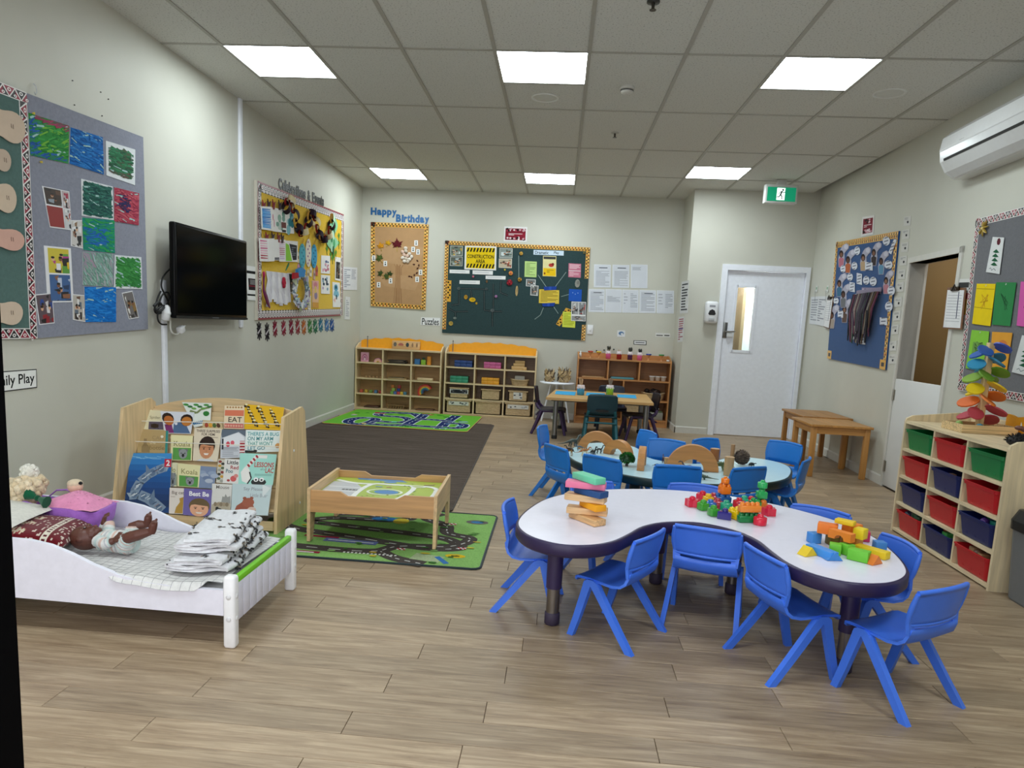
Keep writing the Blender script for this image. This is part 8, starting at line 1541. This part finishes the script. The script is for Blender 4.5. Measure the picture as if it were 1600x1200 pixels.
for i, (p, a, d, lab) in enumerate(T1):
    o = c1 if i == 0 else dup(c1); o.location = facing(p[0], p[1], a, d); o.rotation_euler = (0, 0, R(a)); o['label'] = lab
T2 = [((2.615, 5.22), -104, .15, 'mid blue chair at the far left end of the pale blue table'), ((2.741, 4.36), -56, .13, 'mid blue chair at the front left of the pale blue table'), ((3.01, 4.08), -36, .13, 'mid blue chair with its back to the camera, right behind the mint plank'), ((3.43, 3.95), 0, .13, 'mid blue chair seen from behind in front of the wide low arch'),
      ((3.846, 4.035), 30, .13, 'mid blue chair with its back to the camera, front right of the pale blue table'), ((4.30, 4.45), 62, .13, 'mid blue chair at the right end of the pale blue table, seen from its side'), ((4.38, 5.13), 134, .13, 'mid blue chair facing the camera at the back right of the pale blue table'), ((3.51, 4.90), 161, .13, 'mid blue chair facing the camera behind the half arch'), ((3.80, 5.06), 215, .13, 'mid blue chair behind the tree stump blocks'), ((3.43, 5.27), 112, .13, 'mid blue chair behind the second arch, seen nearly edge on')]
for i, (p, a, d, lab) in enumerate(T2):
    o = c2 if i == 0 else dup(c2); o.scale = (.95, .95, 1.125); o.location = facing(p[0], p[1], a, d); o.rotation_euler = (0, 0, R(a)); o['label'] = lab
def school_chair(lab, col, legc, loc, deg, k=1.0):
    t = thing('school_chair', lab, 'chair', loc, R(deg), 'school chairs round the craft table'); t.scale = (k, k, k)
    shell([(.17, .262), (.165, .282), (.14, .29), (.05, .288), (-.05, .284), (-.12, .288), (-.15, .30)], [.16, .17, .175, .178, .178, .175, .17], .012, .006, 10, 0, 0, col).build('seat', 'plastic', t)
    back = [(-.150, .315), (-.158, .345), (-.166, .40), (-.175, .46), (-.183, .515), (-.187, .535)]
    m = shell(back, [.135, .155, .165, .165, .160, .140], .012, 0, 12, .022, .008, col); m.build('backrest', 'plastic', t)
    m = MB(); m.prism(ellipse(0, .365, .075, .014, 14), -.205, -.168, 'xz', '#08090b'); m.build('grip_slot', 'plastic', t)
    for s in (-1, 1):
        m = MB(); m.tube([(s*.155, .12, .275), (s*.165, .15, .14), (s*.175, .185, .0)], [.020, .018, .016], 10, legc); m.build('leg', 'plastic', t)
        m = MB(); m.tube([(s*.155, -.10, .275), (s*.168, -.15, .14), (s*.18, -.205, .0)], [.022, .020, .017], 10, legc); m.build('leg', 'plastic', t)
        m = MB(); m.tube([(s*.155, .12, .272), (s*.155, 0, .276), (s*.155, -.10, .272), (s*.148, -.15, .32), (s*.14, -.165, .36)], .018, 10, legc); m.build('side_tube', 'plastic', t)
    m = MB(); m.tube([(-.168, -.155, .225), (.168, -.155, .225)], .011, 8, legc); m.build('stretcher', 'plastic', t)
    return t
school_chair('dark teal school chair with its back to the camera at the craft table', '#04333f', '#0d5a66', (3.235, 7.86, 0), 0)
school_chair('dark school chair with purple legs at the left end of the craft table', '#201a2c', '#3a2450', (2.68, 8.30, 0), -93)
school_chair('dark school chair with purple legs at the right end of the craft table', '#1a1622', '#3a2450', (3.70, 8.20, 0), 97)
school_chair('dark navy school chair at the far side of the craft table', '#141a2e', '#1d2038', (3.43, 8.86, 0), 180)
def plank_stack():
    specs = [(2.885, 2.905, -52, .17, .062, '#d9ac78', 1, 'lowest natural pine plank of the tottering stack'), (2.885, 2.925, -8, .17, .062, '#dcb281', 1, 'second natural pine plank of the stack'), (2.905, 2.905, -58, .12, .055, '#f0a30f', 0, 'orange yellow plank in the middle of the stack'),
             (2.875, 2.915, -18, .17, .062, '#dcb586', 1, 'upper natural pine plank of the stack'), (2.895, 2.905, -42, .14, .058, '#1f4a82', 0, 'navy blue plank of the stack'), (2.872, 2.912, -10, .165, .060, '#e8799f', 0, 'pink plank near the top of the stack'), (2.882, 2.915, -52, .15, .058, '#6fcfa8', 0, 'mint green plank on top of the stack')]
    for i, (x, y, a, L, w_, c, nat, lab) in enumerate(specs):
        m = MB(); m.rbox((0, 0, .0135), (L, w_, .027), .003, c); put('toy_plank', lab, 'block', m, 'pine_x' if nat else 'paint', (x, y, TH+.001+.0282*i), R(a), 'tottering stack of planks')
plank_stack()
def star(r, ri, n=5): return [((r if i % 2 == 0 else ri)*cos(pi*i/n), (r if i % 2 == 0 else ri)*sin(pi*i/n)) for i in range(2*n)]
def peg(px, c, kind, lab, z=0., rot=0., s=1.):
    p = fl(px[0], px[1], TH+z); m = MB(); h = .042*s
    if kind == 'star': m.prism(star(.034*s, .025*s), 0, h*.8, 'xy', c); m.lathe([(.014*s, h*.8), (.014*s, h*1.0), (.008*s, h*1.12), (.001, h*1.14)], 12, col=c); mm = 'gloss'
    elif kind == 'round': m.lathe([(.001, 0), (.027*s, 0), (.028*s, .004), (.028*s, h*.75), (.024*s, h*.8), (.013*s, h*.82), (.013*s, h*1.05), (.006*s, h*1.12), (.001, h*1.12)], 16, col=c)
    elif kind == 'square': m.rbox((0, 0, h*.4), (.042*s, .042*s, h*.8), .004, c); m.lathe([(.014*s, h*.8), (.014*s, h*1.05), (.007*s, h*1.15), (.001, h*1.16)], 12, col=c)
    elif kind == 'tri': m.prism(ellipse(0, 0, .034*s, .034*s, 3, .3), 0, h*.8, 'xy', c); m.lathe([(.013*s, h*.8), (.013*s, h*1.05), (.006*s, h*1.15), (.001, h*1.15)], 12, col=c)
    elif kind == 'quad':
        m.rbox((0, 0, h*.42), (.062*s, .062*s, h*.85), .004, c)
        for x in (-1, 1):
            for y in (-1, 1): m.lathe([(.012*s, h*.82), (.012*s, h*1.05), (.006*s, h*1.15), (.001, h*1.15)], 10, (x*.016*s, y*.016*s, 0), c)
    elif kind == 'long':
        m.rbox((0, 0, h*.35), (.095*s, .036*s, h*.7), .004, c)
        for x in range(4): m.lathe([(.0105*s, h*.68), (.0105*s, h*.95), (.005*s, h*1.05), (.001, h*1.05)], 10, (-.034*s+.0226*s*x, 0, 0), c)
    put('peg_block', lab+' on the white table', 'toy', m, 'gloss', (p.x, p.y, TH+z+.0012), rot, 'stacking peg blocks on the white table')
PG = [((1081, 791), '#d81f3f', 'star', 'red star peg block farthest left', 0, .3), ((1097, 782), '#d0203c', 'star', 'red star peg block behind the green one', 0, .9), ((1098, 797), '#3f9a2f', 'square', 'leaf green peg block left of the blue dome', 0, .4), ((1106, 787), '#e3b51a', 'square', 'small yellow peg block behind the green ones', 0, .2), ((1114, 785), '#b03040', 'round', 'dark red round peg block beside the small yellow one', 0, 0), ((1120, 794), '#a82f3f', 'round', 'dark red round peg block behind the front green one', 0, 0), ((1109, 796), '#1f62b0', 'round', 'blue round peg block between the two green ones', 0, 0),
      ((1114, 806), '#3f9a35', 'square', 'leaf green peg block in front, left of the purple one', 0, .3), ((1132, 811), '#322a7a', 'tri', 'dark purple three cornered peg block in front', 0, .9), ((1128, 787), '#1a5aa0', 'quad', 'large blue peg block carrying the orange one', 0, .5), ((1134, 797), '#1f9a78', 'round', 'sea green round peg block behind the purple one', 0, 0), ((1151, 810), '#ecc60f', 'quad', 'large yellow four knob peg block', 0, .5), ((1154, 793), '#cc2233', 'round', 'red round peg block behind the yellow one', 0, 0), ((1165, 800), '#1a52b0', 'star', 'blue star peg block behind the orange bar', 0, .2), ((1162, 790), '#35b08a', 'square', 'mint peg block at the back', 0, .2), ((1173, 791), '#d6202f', 'square', 'red square peg block at the back right', 0, .4),
      ((1184, 795), '#22994a', 'quad', 'large green peg block at the back right', 0, .3), ((1169, 816), '#157a3f', 'long', 'green bar under the orange bar', 0, .18), ((1192, 797), '#dd7a2a', 'tri', 'small orange peg block beside the green one', 0, .6), ((1201, 805), '#d62540', 'star', 'red star peg block at the right end', 0, .5), ((1187, 820), '#da2440', 'round', 'red round peg block in front at the right', 0, 0)]
for px, c, k, lab, z, r in PG: peg(px, c, k, lab, z, r)
def peg_on(base_px, c, kind, lab, z, rot, dz=(0, 0)):
    p = fl(base_px[0], base_px[1], TH); o = bpy.data.objects; peg(base_px, c, kind, lab, 0, rot); ob = C.objects[-1]; ob.location = (p.x+dz[0], p.y+dz[1], TH+.0012+z)
peg_on((1128, 787), '#e8791a', 'quad', 'orange four knob peg block on the large blue one', .050, .3, (.006, 0)); ob = C.objects[-1]; ob.scale = (.75, .75, 1)
peg_on((1128, 787), '#e8791a', 'round', 'orange knob peg block topping the orange tower', .100, .3, (.006, 0)); C.objects[-1].scale = (.7, .7, .7)
peg_on((1169, 816), '#ec8a35', 'long', 'orange bar with four knobs on the green bar', .046, .18)
peg_on((1184, 795), '#2aa85a', 'square', 'green square peg block on the large green one', .050, .2, (.012, .004)); peg_on((1184, 795), '#2fae60', 'round', 'green knob peg block topping the green tower', .100, .2, (.012, .004)); C.objects[-1].scale = (.8, .8, .8)
HB = [((1261, 867), 'wedge', '#e6c41a', 30, 0, 'yellow wedge at the left end of the heap'), ((1283, 868), 'plank', '#3f8fe0', -62, 0, 'long light blue plank in front at the left of the heap'), ((1271, 848), 'cube', '#3f8ad6', 15, 0, 'light blue block behind the long plank'), ((1300, 874), 'wedge', '#3f86d0', 10, 0, 'light blue wedge lying beside the long plank'), ((1304, 866), 'cube', '#6cc22f', -20, 0, 'bright green cube near the front of the heap'), ((1300, 851), 'cube', '#6a5a14', 10, 0, 'olive block deep in the heap'), ((1322, 866), 'cube', '#74c93a', 25, 0, 'lime green block in the middle of the heap'), ((1341, 876), 'brick', '#6cc433', -38, 0, 'bright green brick at the front of the heap'), ((1318, 848), 'cube', '#b57a1a', 10, 0, 'ochre block at the back of the heap'), ((1336, 850), 'cube', '#c9851c', 30, 0, 'amber block at the back of the heap'), ((1349, 845), 'cube', '#c02a5a', -15, 0, 'magenta block at the back right of the heap'), ((1362, 868), 'plank', '#e9c81c', -50, 0, 'long yellow plank leaning right in the heap'), ((1363, 880), 'wedge', '#e07a2a', 35, 0, 'orange wedge at the front right of the heap'), ((1373, 862), 'cube', '#3f7fc8', 0, 0, 'light blue cube at the right end of the heap'),
      ((1290, 852), 'brick', '#ec7a1a', -24, .047, 'orange brick lying on top of the heap at the left'), ((1312, 862), 'bridge', '#ea8220', -52, .047, 'orange bridge block on top of the heap'), ((1328, 853), 'brick', '#ec801e', 30, .047, 'big orange block on top of the heap at the back'), ((1287, 846), 'half', '#ead01c', 0, .047, 'small yellow half round block beside the light blue plank'), ((1316, 856), 'plank2', '#e8c41a', -40, .094, 'short yellow plank in the middle of the heap'), ((1341, 860), 'cube', '#ecd01a', 42, .047, 'yellow cube on top of the heap')]
def heap_mesh(k, c):
    m = MB(); s = .041
    if k == 'cube': m.rbox((0, 0, s/2), (s, s, s), .0025, c)
    elif k == 'brick': m.rbox((0, 0, s/2), (s*1.75, s, s), .0025, c)
    elif k == 'plank': m.rbox((0, 0, s*.35), (s*2.9, s, s*.7), .0025, c)
    elif k == 'plank2': m.rbox((0, 0, s*.22), (s*1.7, s*.9, s*.44), .0025, c)
    elif k == 'wedge': m.prism([(-s*.75, 0), (s*.75, 0), (0, s*.8)], -s/2, s/2, 'xz', c)
    elif k == 'half': m.prism([(s*.5*cos(pi*i/10), s*.5*sin(pi*i/10)) for i in range(11)], -s*.4, s*.4, 'xz', c)
    elif k == 'bridge': m.prism([(-s*1.1, 0), (-s*.45, 0)]+[(-s*.45*cos(pi*i/8), s*.45*sin(pi*i/8)) for i in range(1, 8)]+[(s*.45, 0), (s*1.1, 0), (s*1.1, s*.8), (-s*1.1, s*.8)], -s*.4, s*.4, 'xz', c)
    return m
for px, k, c, a, z, lab in HB:
    p = fl(px[0], px[1], TH); put('building_block', lab+' of coloured blocks' if lab.endswith('heap') else lab, 'block', heap_mesh(k, c), 'paint', (p.x, p.y, TH+.0012+z), R(a), 'heap of coloured wooden blocks')
wc2 = '#bd8247'
def arch_block(name, lab, loc, rot, ro, ri, d, tilt=0):
    m = MB(); n = 22
    m.prism([(ro*cos(pi*i/n), ro*sin(pi*i/n)) for i in range(n+1)]+[(ri*cos(pi*i/n), ri*sin(pi*i/n)) for i in range(n, -1, -1)], -d/2, d/2, 'xz', wc2, False); return put(name, lab, 'block', m, 'wood_x', loc, (R(tilt), 0, R(rot)), 'wooden arches on the pale blue table')
arch_block('wooden_arch', 'tall wooden arch at the left on the pale blue table', (3.038, 5.016, TH2+.0012), -8, .133, .070, .058); arch_block('wooden_arch', 'smaller wooden arch turned sideways beside the tall one', (3.177, 4.846, TH2+.0012), -38, .107, .049, .053)
arch_block('wooden_arch', 'wide low wooden arch in the middle of the pale blue table', (3.612, 4.485, TH2+.0012), -8, .160, .070, .053)
arch_block('wooden_arch', 'narrow wooden arch seen end on, left of the wide arch', (3.293, 4.464, TH2+.0012), 80, .133, .066, .043)
def log(px, r, h, lab, c='#b58a5a'):
    p = fl(px[0], px[1], TH2); t = thing('log_block', lab, 'block', (p.x, p.y, TH2+.0012), px[0], 'log blocks on the pale blue table'); m = MB(); n = 14
    m.loft([[(r*(1+.06*sin(3*a+1))*cos(a), r*(1+.06*sin(3*a+1))*sin(a), z) for a in [2*pi*i/n for i in range(n)]] for z in (0, h)], c, True, True); m.build('bark', 'wood_z', t)
    m = MB(); m.flat([(r*.93*cos(2*pi*i/n), r*.93*sin(2*pi*i/n)) for i in range(n)], h+.0006, 'xy', '#caa273'); m.flat(ellipse(0, 0, r*.5, r*.5, 10), h+.001, 'xy', '#b98c5c'); m.build('sawn_face', 'paint', t)
log((1115, 731), .030, .125, 'tall reddish log block behind the front one', '#9a6238'); log((1138, 743), .029, .115, 'pale log block nearest the camera on the pale blue table', '#b99468'); log((1143, 722), .014, .12, 'thin log stick behind the furry ball', '#a9805a'); log((1043, 726), .024, .045, 'short log block left of the wide arch', '#b08a5c')
p = fl(1158, 727, TH2); m = MB(); rq = random.Random(3); m.ell((0, 0, .052), .045, 12, 8, '#4a3a30')
for k in range(260):
    a, b_ = rq.random()*2*pi, math.acos(1-2*rq.random()); d = Vector((sin(b_)*cos(a), sin(b_)*sin(a), cos(b_))); q = Vector((0, 0, .054))+d*.042; s = Vector((-d.y, d.x, .3*(rq.random()-.5))); m.tube([q, q+d*.007+s*.008, q+d*.008+s*.02], [.003, .0028, .001], 4, rq.choice(['#4a3a30', '#5d4a3c', '#35281f', '#6d5a48']), caps=False)
put('pine_cone', 'rough brown seed ball among the log blocks', 'seed ball', m, 'rubber', (p.x, p.y, TH2+.0012))
p = fl(979, 728, TH2); t = thing('toy_bush', 'small green toy bush on the pale blue table', 'toy', (p.x, p.y, TH2+.0012)); m = MB(); m.tube([(0, 0, 0), (0, 0, .03)], [.010, .008], 8, '#3a2a1c'); m.build('stem', 'plastic', t); m = MB(); rq = random.Random(9)
for k in range(150):
    a, b_ = rq.random()*2*pi, math.acos(1-1.6*rq.random()); d = Vector((sin(b_)*cos(a), sin(b_)*sin(a), cos(b_))); q = Vector((0, 0, .045))+Vector((d.x*.042, d.y*.042, d.z*.036)); s = d.cross(Vector((rq.random(), rq.random(), rq.random()))).normalized()*.010; m.add([tuple(q-s), tuple(q+d*.012), tuple(q+s), tuple(q-d*.008)], [(0, 1, 2, 3)], rq.choice(['#1f5a1f', '#2a6f26', '#174a1a', '#357f2c']), False)
m.ell((0, 0, .045), (.034, .034, .03), 10, 7, '#154016'); tag(m.build('foliage', 'plastic', t), kind='stuff')
def critter(px, lab, col, L=.12, H=.05, neck=.5, tail=1., fat=1., rot=0., legs=True, nm='dinosaur_toy', cat='toy', belly=None, horn=0, z=0):
    p = fl(px[0], px[1], TH2); m = MB(); b = L*.25
    m.tube([(-b-L*.55*tail, 0, H*.55), (-b-L*.25*tail, 0, H*.62), (-b, 0, H*.80), (-b*.2, 0, H*.95), (b*.7, 0, H*.88), (b*1.1, 0, H*(.9+.3*neck)), (b*1.35, 0, H*(.95+.75*neck)), (b*1.75, 0, H*(.95+.8*neck)), (b*2.15, 0, H*(.85+.75*neck))], [.0015, L*.022, L*.07*fat, L*.10*fat, L*.085*fat, L*.05, L*.042, L*.048, L*.015], 10, col)
    if legs:
        for x, s in ((-b*.7, 1), (-b*.7, -1), (b*.6, 1), (b*.6, -1)): m.tube([(x, s*L*.055*fat, H*.85), (x+L*.03, s*L*.075*fat, H*.45), (x-.002, s*L*.075*fat, H*.08), (x+L*.03, s*L*.078*fat, .002)], [L*.045*fat, L*.034, L*.022, L*.026], 7, belly or col)
    if belly: m.ell((0, 0, H*.78), (b*.8, L*.075*fat, H*.2), 8, 6, belly)
    for k in range(horn): x = -b*1.2+k*b*2.0/max(1, horn-1); m.add([(x-.006, 0, H*.98), (x+.006, 0, H*.98), (x, .003, H*1.28), (x, -.003, H*1.28)], [(0, 1, 2), (0, 3, 1), (0, 2, 3), (1, 3, 2)], belly or col)
    for s in (-1, 1): m.ell((b*1.72, s*L*.04, H*(1.0+.82*neck)), L*.010, 6, 4, '#0d0d0d')
    put(nm, lab, cat, m, 'plastic', (p.x, p.y, TH2+.0012+z), R(rot), 'toy animals on the pale blue table')
critter((895, 698), 'grey green long toy dinosaur at the back left of the pale blue table', '#3f4a46', .16, .05, .8, 1.2, .8, 40); critter((890, 712), 'dark brown toy animal with tan patches near the left edge of the table', '#3a2c20', .09, .05, .4, .4, 1.2, 150, belly='#a3783a'); critter((913, 713), 'spotted orange and white toy dinosaur in front of the tall arch', '#a3622c', .09, .045, .5, .8, 1.1, 15, belly='#d9c9a8', horn=4)
critter((926, 718), 'black toy animal standing left of the small arch', '#17171b', .09, .06, .7, .8, .9, -60); critter((936, 709), 'blackish toy dinosaur beside the foot of the tall arch', '#24262a', .08, .035, .9, 1., .8, 20); critter((905, 704), 'small blue grey toy dinosaur behind the spotted one', '#4a5a6a', .07, .03, .5, 1., .9, 190)
critter((1075, 742), 'brown spotted toy dinosaur under the wide arch', '#5a4334', .12, .055, .6, 1., .9, 170); critter((1089, 746), 'dark toy dinosaur beside the end of the wide arch', '#4a3a30', .10, .05, .5, .9, .9, 200); critter((1124, 736), 'olive green toy dinosaur between the wide arch and the pale log', '#4a5a34', .12, .05, .35, 1., 1.1, 185, belly='#6d7a4a', horn=5); critter((1095, 749), 'green crocodile like toy lying in front of the wide arch', '#3a4a34', .12, .022, .1, 1.1, .9, 160, horn=6)
critter((1036, 724), 'dark reddish toy animal beside the short log block', '#3f2430', .06, .04, .5, .4, 1.1, 90); critter((1027, 730), 'tiny black toy animal lying left of the short log block', '#1b1c22', .06, .018, .1, .6, 1., 10); critter((1174, 730), 'black toy turtle at the right of the pale blue table', '#141416', .07, .022, .2, .3, 1.6, 20)
